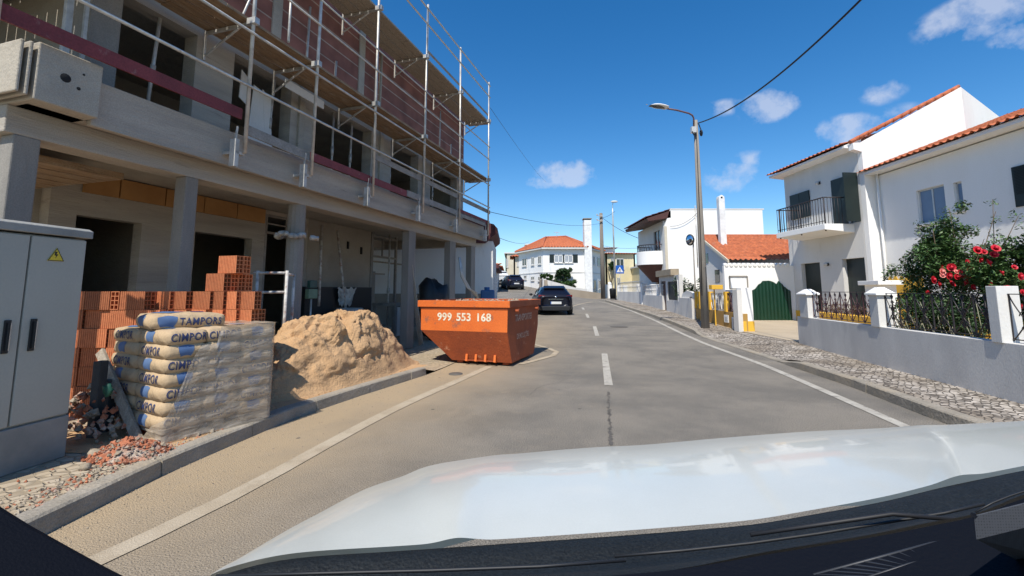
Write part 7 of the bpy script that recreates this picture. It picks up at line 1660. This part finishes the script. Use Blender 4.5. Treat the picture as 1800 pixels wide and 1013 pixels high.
# bonnet: rear edge along the cowl, front edge silhouette; sample pixel -> point with a chosen depth
rear = [(352, 1034), (372, 1010), (430, 990), (494, 976), (567, 968), (700, 960), (850, 950), (1050, 936.5), (1200, 925), (1321, 914), (1425, 897), (1550, 874), (1654, 849), (1740, 831), (1800, 819), (1900, 800)]
rearY = [(352, .70), (430, .76), (567, .80), (850, .86), (1050, .88), (1321, .89), (1550, .90), (1800, .90), (1900, .90)]
front = [(352, 1036), (395, 1003), (500, 938), (560, 905), (640, 862), (707, 838), (745, 822), (790, 812), (860, 803), (960, 793), (1050, 786), (1130, 782), (1250, 771.5), (1330, 765), (1420, 758.5), (1500, 755), (1600, 751), (1700, 748.5), (1800, 747), (1900, 748)]
frontY = [(352, .72), (420, .88), (500, 1.05), (640, 1.38), (760, 1.62), (900, 1.82), (1100, 1.96), (1300, 2.0), (1500, 1.98), (1700, 1.9), (1900, 1.8)]
def lin(tab, t):
    k = t * (len(tab) - 1); i = min(int(k), len(tab) - 2); return Vector(tab[i][:2]).lerp(Vector(tab[i + 1][:2]), k - i)
def seq(tab, nn):
    """resample a polyline smoothly by arc length"""
    P = [Vector(p[:2]) for p in tab]; D = [0]
    for a_, c_ in zip(P, P[1:]): D.append(D[-1] + (c_ - a_).length)
    return P, D
def samp(tab, t):
    P, D = seq(tab, 0); s = t * D[-1]
    for i in range(len(P) - 1):
        if s <= D[i + 1]: 
            k = (s - D[i]) / (D[i + 1] - D[i]); p0 = P[max(i - 1, 0)]; p1 = P[i]; p2 = P[i + 1]; p3 = P[min(i + 2, len(P) - 1)]
            return .5 * ((2 * p1) + (p2 - p0) * k + (2 * p0 - 5 * p1 + 4 * p2 - p3) * k * k + (3 * p1 - p0 - 3 * p2 + p3) * k ** 3)
    return P[-1]
def bonnet(u, v):
    r_ = samp(rear, u); f_ = samp(front, u); a_ = atd(r_.x, r_.y, interp(rearY, r_.x)); c_ = atd(f_.x, f_.y, interp(frontY, f_.x))
    L_ = (c_ - a_).length; k = v
    p = a_.lerp(c_, k); p.z += .055 * min(1, L_) * math.sin(k * math.pi) ** 1.0 * (1 - .35 * k)
    p.z += .007 * math.exp(-((u - .30 - .06 * k) / .022) ** 2) * (1 - k * .5) + .006 * math.exp(-((u - .86 + .05 * k) / .02) ** 2) * (1 - k * .5)
    return p
b = MB(); b.smooth = True; NU, NV = 200, 26
def bf(u, v):
    if v <= .86: return bonnet(u, v / .86)
    # nose: rolls over beyond the silhouette and drops down
    e = bonnet(u, 1.0); back = bonnet(u, .9); d = (e - back); d.z = 0; d = d.normalized() if d.length > 1e-6 else Vector((0, 1, 0)); t = (v - .86) / .14
    return e + d * (.16 * math.sin(t * 1.4)) + Vector((0, 0, -.02 * t - .34 * t * t))
b.grid(bf, NU, NV); o = b.build('bonnet', M['paint_white'], oc)
# crease reflecting along the bonnet: raised shoulder line
b = MB()
for (px0, py0, px1, py1, w_) in ((585, 934, 592, 935, .003), (598, 932, 604, 933.5, .003)): pass
# dark rim between bonnet and cowl
def rearpt(u): r_ = samp(rear, u); return atd(r_.x, r_.y, interp(rearY, r_.x))
cowl_lo = [(352, 1060), (372, 1040), (494, 1032), (700, 1030), (1050, 1026), (1200, 1008), (1342, 980), (1508, 953), (1620, 930), (1717, 911), (1800, 878), (1900, 848)]
def cl(u, v):
    a_ = rearpt(u) + Vector((0, -.004, -.006)); f_ = samp(cowl_lo, u); c_ = atd(f_.x, f_.y, .62 + .0 * u); p = a_.lerp(c_, v); p.z += -.025 * math.sin(v * 3.14) + .006 * math.sin(v * 14) ; return p
b = MB(); b.smooth = True; b.grid(cl, 80, 24); b.build('cowl', M['cowl'], oc)
# wiper blade lying on the cowl
b = MB(); P = [atd(px, py, Y) for (px, py, Y) in ((1080, 978, .74), (1200, 968, .735), (1320, 955, .73), (1440, 938, .72), (1560, 918, .715), (1660, 902, .71), (1730, 886, .70))]
b.tube(P, .0022, 6); wp3 = b.build('wiper_blade', M['black'], oc); b = MB(); b.tube([P[2] + Vector((0, 0, .012)), P[4] + Vector((0, -.01, .016)), P[5] + Vector((0, -.02, .0))], .003, 6); b.build('wiper_arm', M['cable'], wp3)
b = MB(); P = [atd(px, py, .66) for (px, py) in ((380, 1013), (560, 1008), (760, 1003), (950, 996), (1100, 985))]; b.tube(P, .0022, 6); b.build('wiper_blade', M['black'], oc)
# dashboard
dash_lo = [(900, 1200), (1200, 1200), (1400, 1200), (1700, 1200), (1900, 1200)]
dash_up = [(380, 1050), (700, 1040), (1050, 1014), (1200, 1000), (1342, 976), (1508, 949), (1620, 928), (1717, 907), (1800, 876), (1900, 846)]
def dp(u, v):
    f_ = samp(dash_up, u); a_ = atd(f_.x, f_.y, .60); p = a_.copy(); p.y = lerp(.60, .22, v); p.z += -.0 - .05 * v - .012 * math.sin(v * 3) ; p.x *= lerp(1, .72, v); return p
b = MB(); b.smooth = True; b.grid(dp, 60, 16); dsh = b.build('dashboard', M['dash'], oc)
# vent slot in the dash
def on_dash(px, py, lift=0.0):
    r_ = ray(px, py); best = None
    # march along the ray until it drops under the dashboard surface
    for k in range(600):
        t = .2 + k * .001; p = Vector((r_.x * t, r_.y * t, EYE + r_.z * t)); v = (0.60 - p.y) / .38
        if v > 1 or v < 0: continue
        x0 = p.x / lerp(1, .72, v); pxe = 900 + FEFF * x0 / .6
        lo = None
        for (a_, c_) in zip(dash_up, dash_up[1:]):
            if a_[0] <= pxe <= c_[0]: lo = lerp(a_[1], c_[1], (pxe - a_[0]) / (c_[0] - a_[0]))
        if lo is None: continue
        zs = atd(pxe, lo, .6).z - .05 * v - .012 * math.sin(v * 3)
        if p.z <= zs: return p + Vector((0, 0, lift))
    return atd(px, py, .42)
v0, v1, v2, v3 = on_dash(1440, 1008, .002), on_dash(1700, 945, .002), on_dash(1712, 940, .002), on_dash(1700, 960, .002)
vq = [on_dash(px, py, .003) for (px, py) in ((1430, 1016), (1712, 940), (1694, 966), (1520, 1022))]
b = MB(); n0 = 0; b.v += [tuple(p) for p in vq]; b.face((0, 1, 2, 3)); vt = b.build('vent_opening', M['dark'], dsh)  # flat black face standing for the dark inside the vent
b = MB(); b.tube([vq[0], vq[1]], .0016, 6); b.tube([vq[1], vq[2]], .0016, 6); b.tube([vq[2], vq[3]], .0014, 6); b.build('vent_frame', M['greyfin'], vt)
for k in range(14):
    t0 = k / 14; a_ = vq[0].lerp(vq[1], t0 + .02); c_ = vq[3].lerp(vq[2], t0 + .05); b = MB(); b.bar(a_ + Vector((0, 0, -.0005)), c_ + Vector((0, 0, -.0005)), .003, .0025); b.build('vent_fin', M['greyfin'], vt)
# speaker grille
grille = mat('speaker_grille', (.05, .052, .06), .6, (.03, .03, .035), 20); N_, L_2, b_ = nodes_of(grille)
t_ = N_.new('ShaderNodeTexCoord'); vv = N_.new('ShaderNodeTexVoronoi'); vv.inputs['Scale'].default_value = 420; vv.inputs['Randomness'].default_value = .1; L_2.new(t_.outputs['Object'], vv.inputs['Vector'])
rr_ = N_.new('ShaderNodeMapRange'); rr_.inputs[1].default_value = .25; rr_.inputs[2].default_value = .5; L_2.new(vv.outputs['Distance'], rr_.inputs[0]); xx = N_.new('ShaderNodeMix'); xx.data_type = 'RGBA'; L_2.new(rr_.outputs[0], xx.inputs[0]); xx.inputs[6].default_value = (.004, .004, .005, 1); xx.inputs[7].default_value = (.05, .052, .06, 1); L_2.new(xx.outputs[2], b_.inputs['Base Color'])
sp = [on_dash(px, py, .012) for (px, py) in ((1711, 906), (1800, 884), (1880, 868), (1880, 975), (1800, 971), (1789, 974))]
b = MB(); b.prism([tuple(p) for p in sp], (0, 0, -.02)); b.build('speaker_grille', grille, dsh, .001)
b = MB(); b.tube([sp[0], sp[5]], .0022, 6); b.tube([sp[5], sp[4]], .0022, 6); b.build('speaker_surround', M['dash'], dsh)
# windscreen corner seal at the top right of the dash
b = MB(); b.smooth = True; P = [atd(px, py, .64) for (px, py) in ((1715, 900), (1745, 884), (1775, 872), (1800, 864), (1850, 850))]; b.tube(P, .0012, 6); b.build('window_seal', M['black'], oc)
# door mirror housing at the lower left
b = MB(); mp0 = [(-20, 868), (60, 918), (130, 957), (190, 990), (250, 1020), (250, 1080), (-20, 1080)]
b.prism([tuple(atd(px, py, .78)) for (px, py) in mp0], (-.05, -.22, .0)); b.build('door_mirror', M['dash'], oc, .012)
rebase_w(oc, (.6, .6, .3))
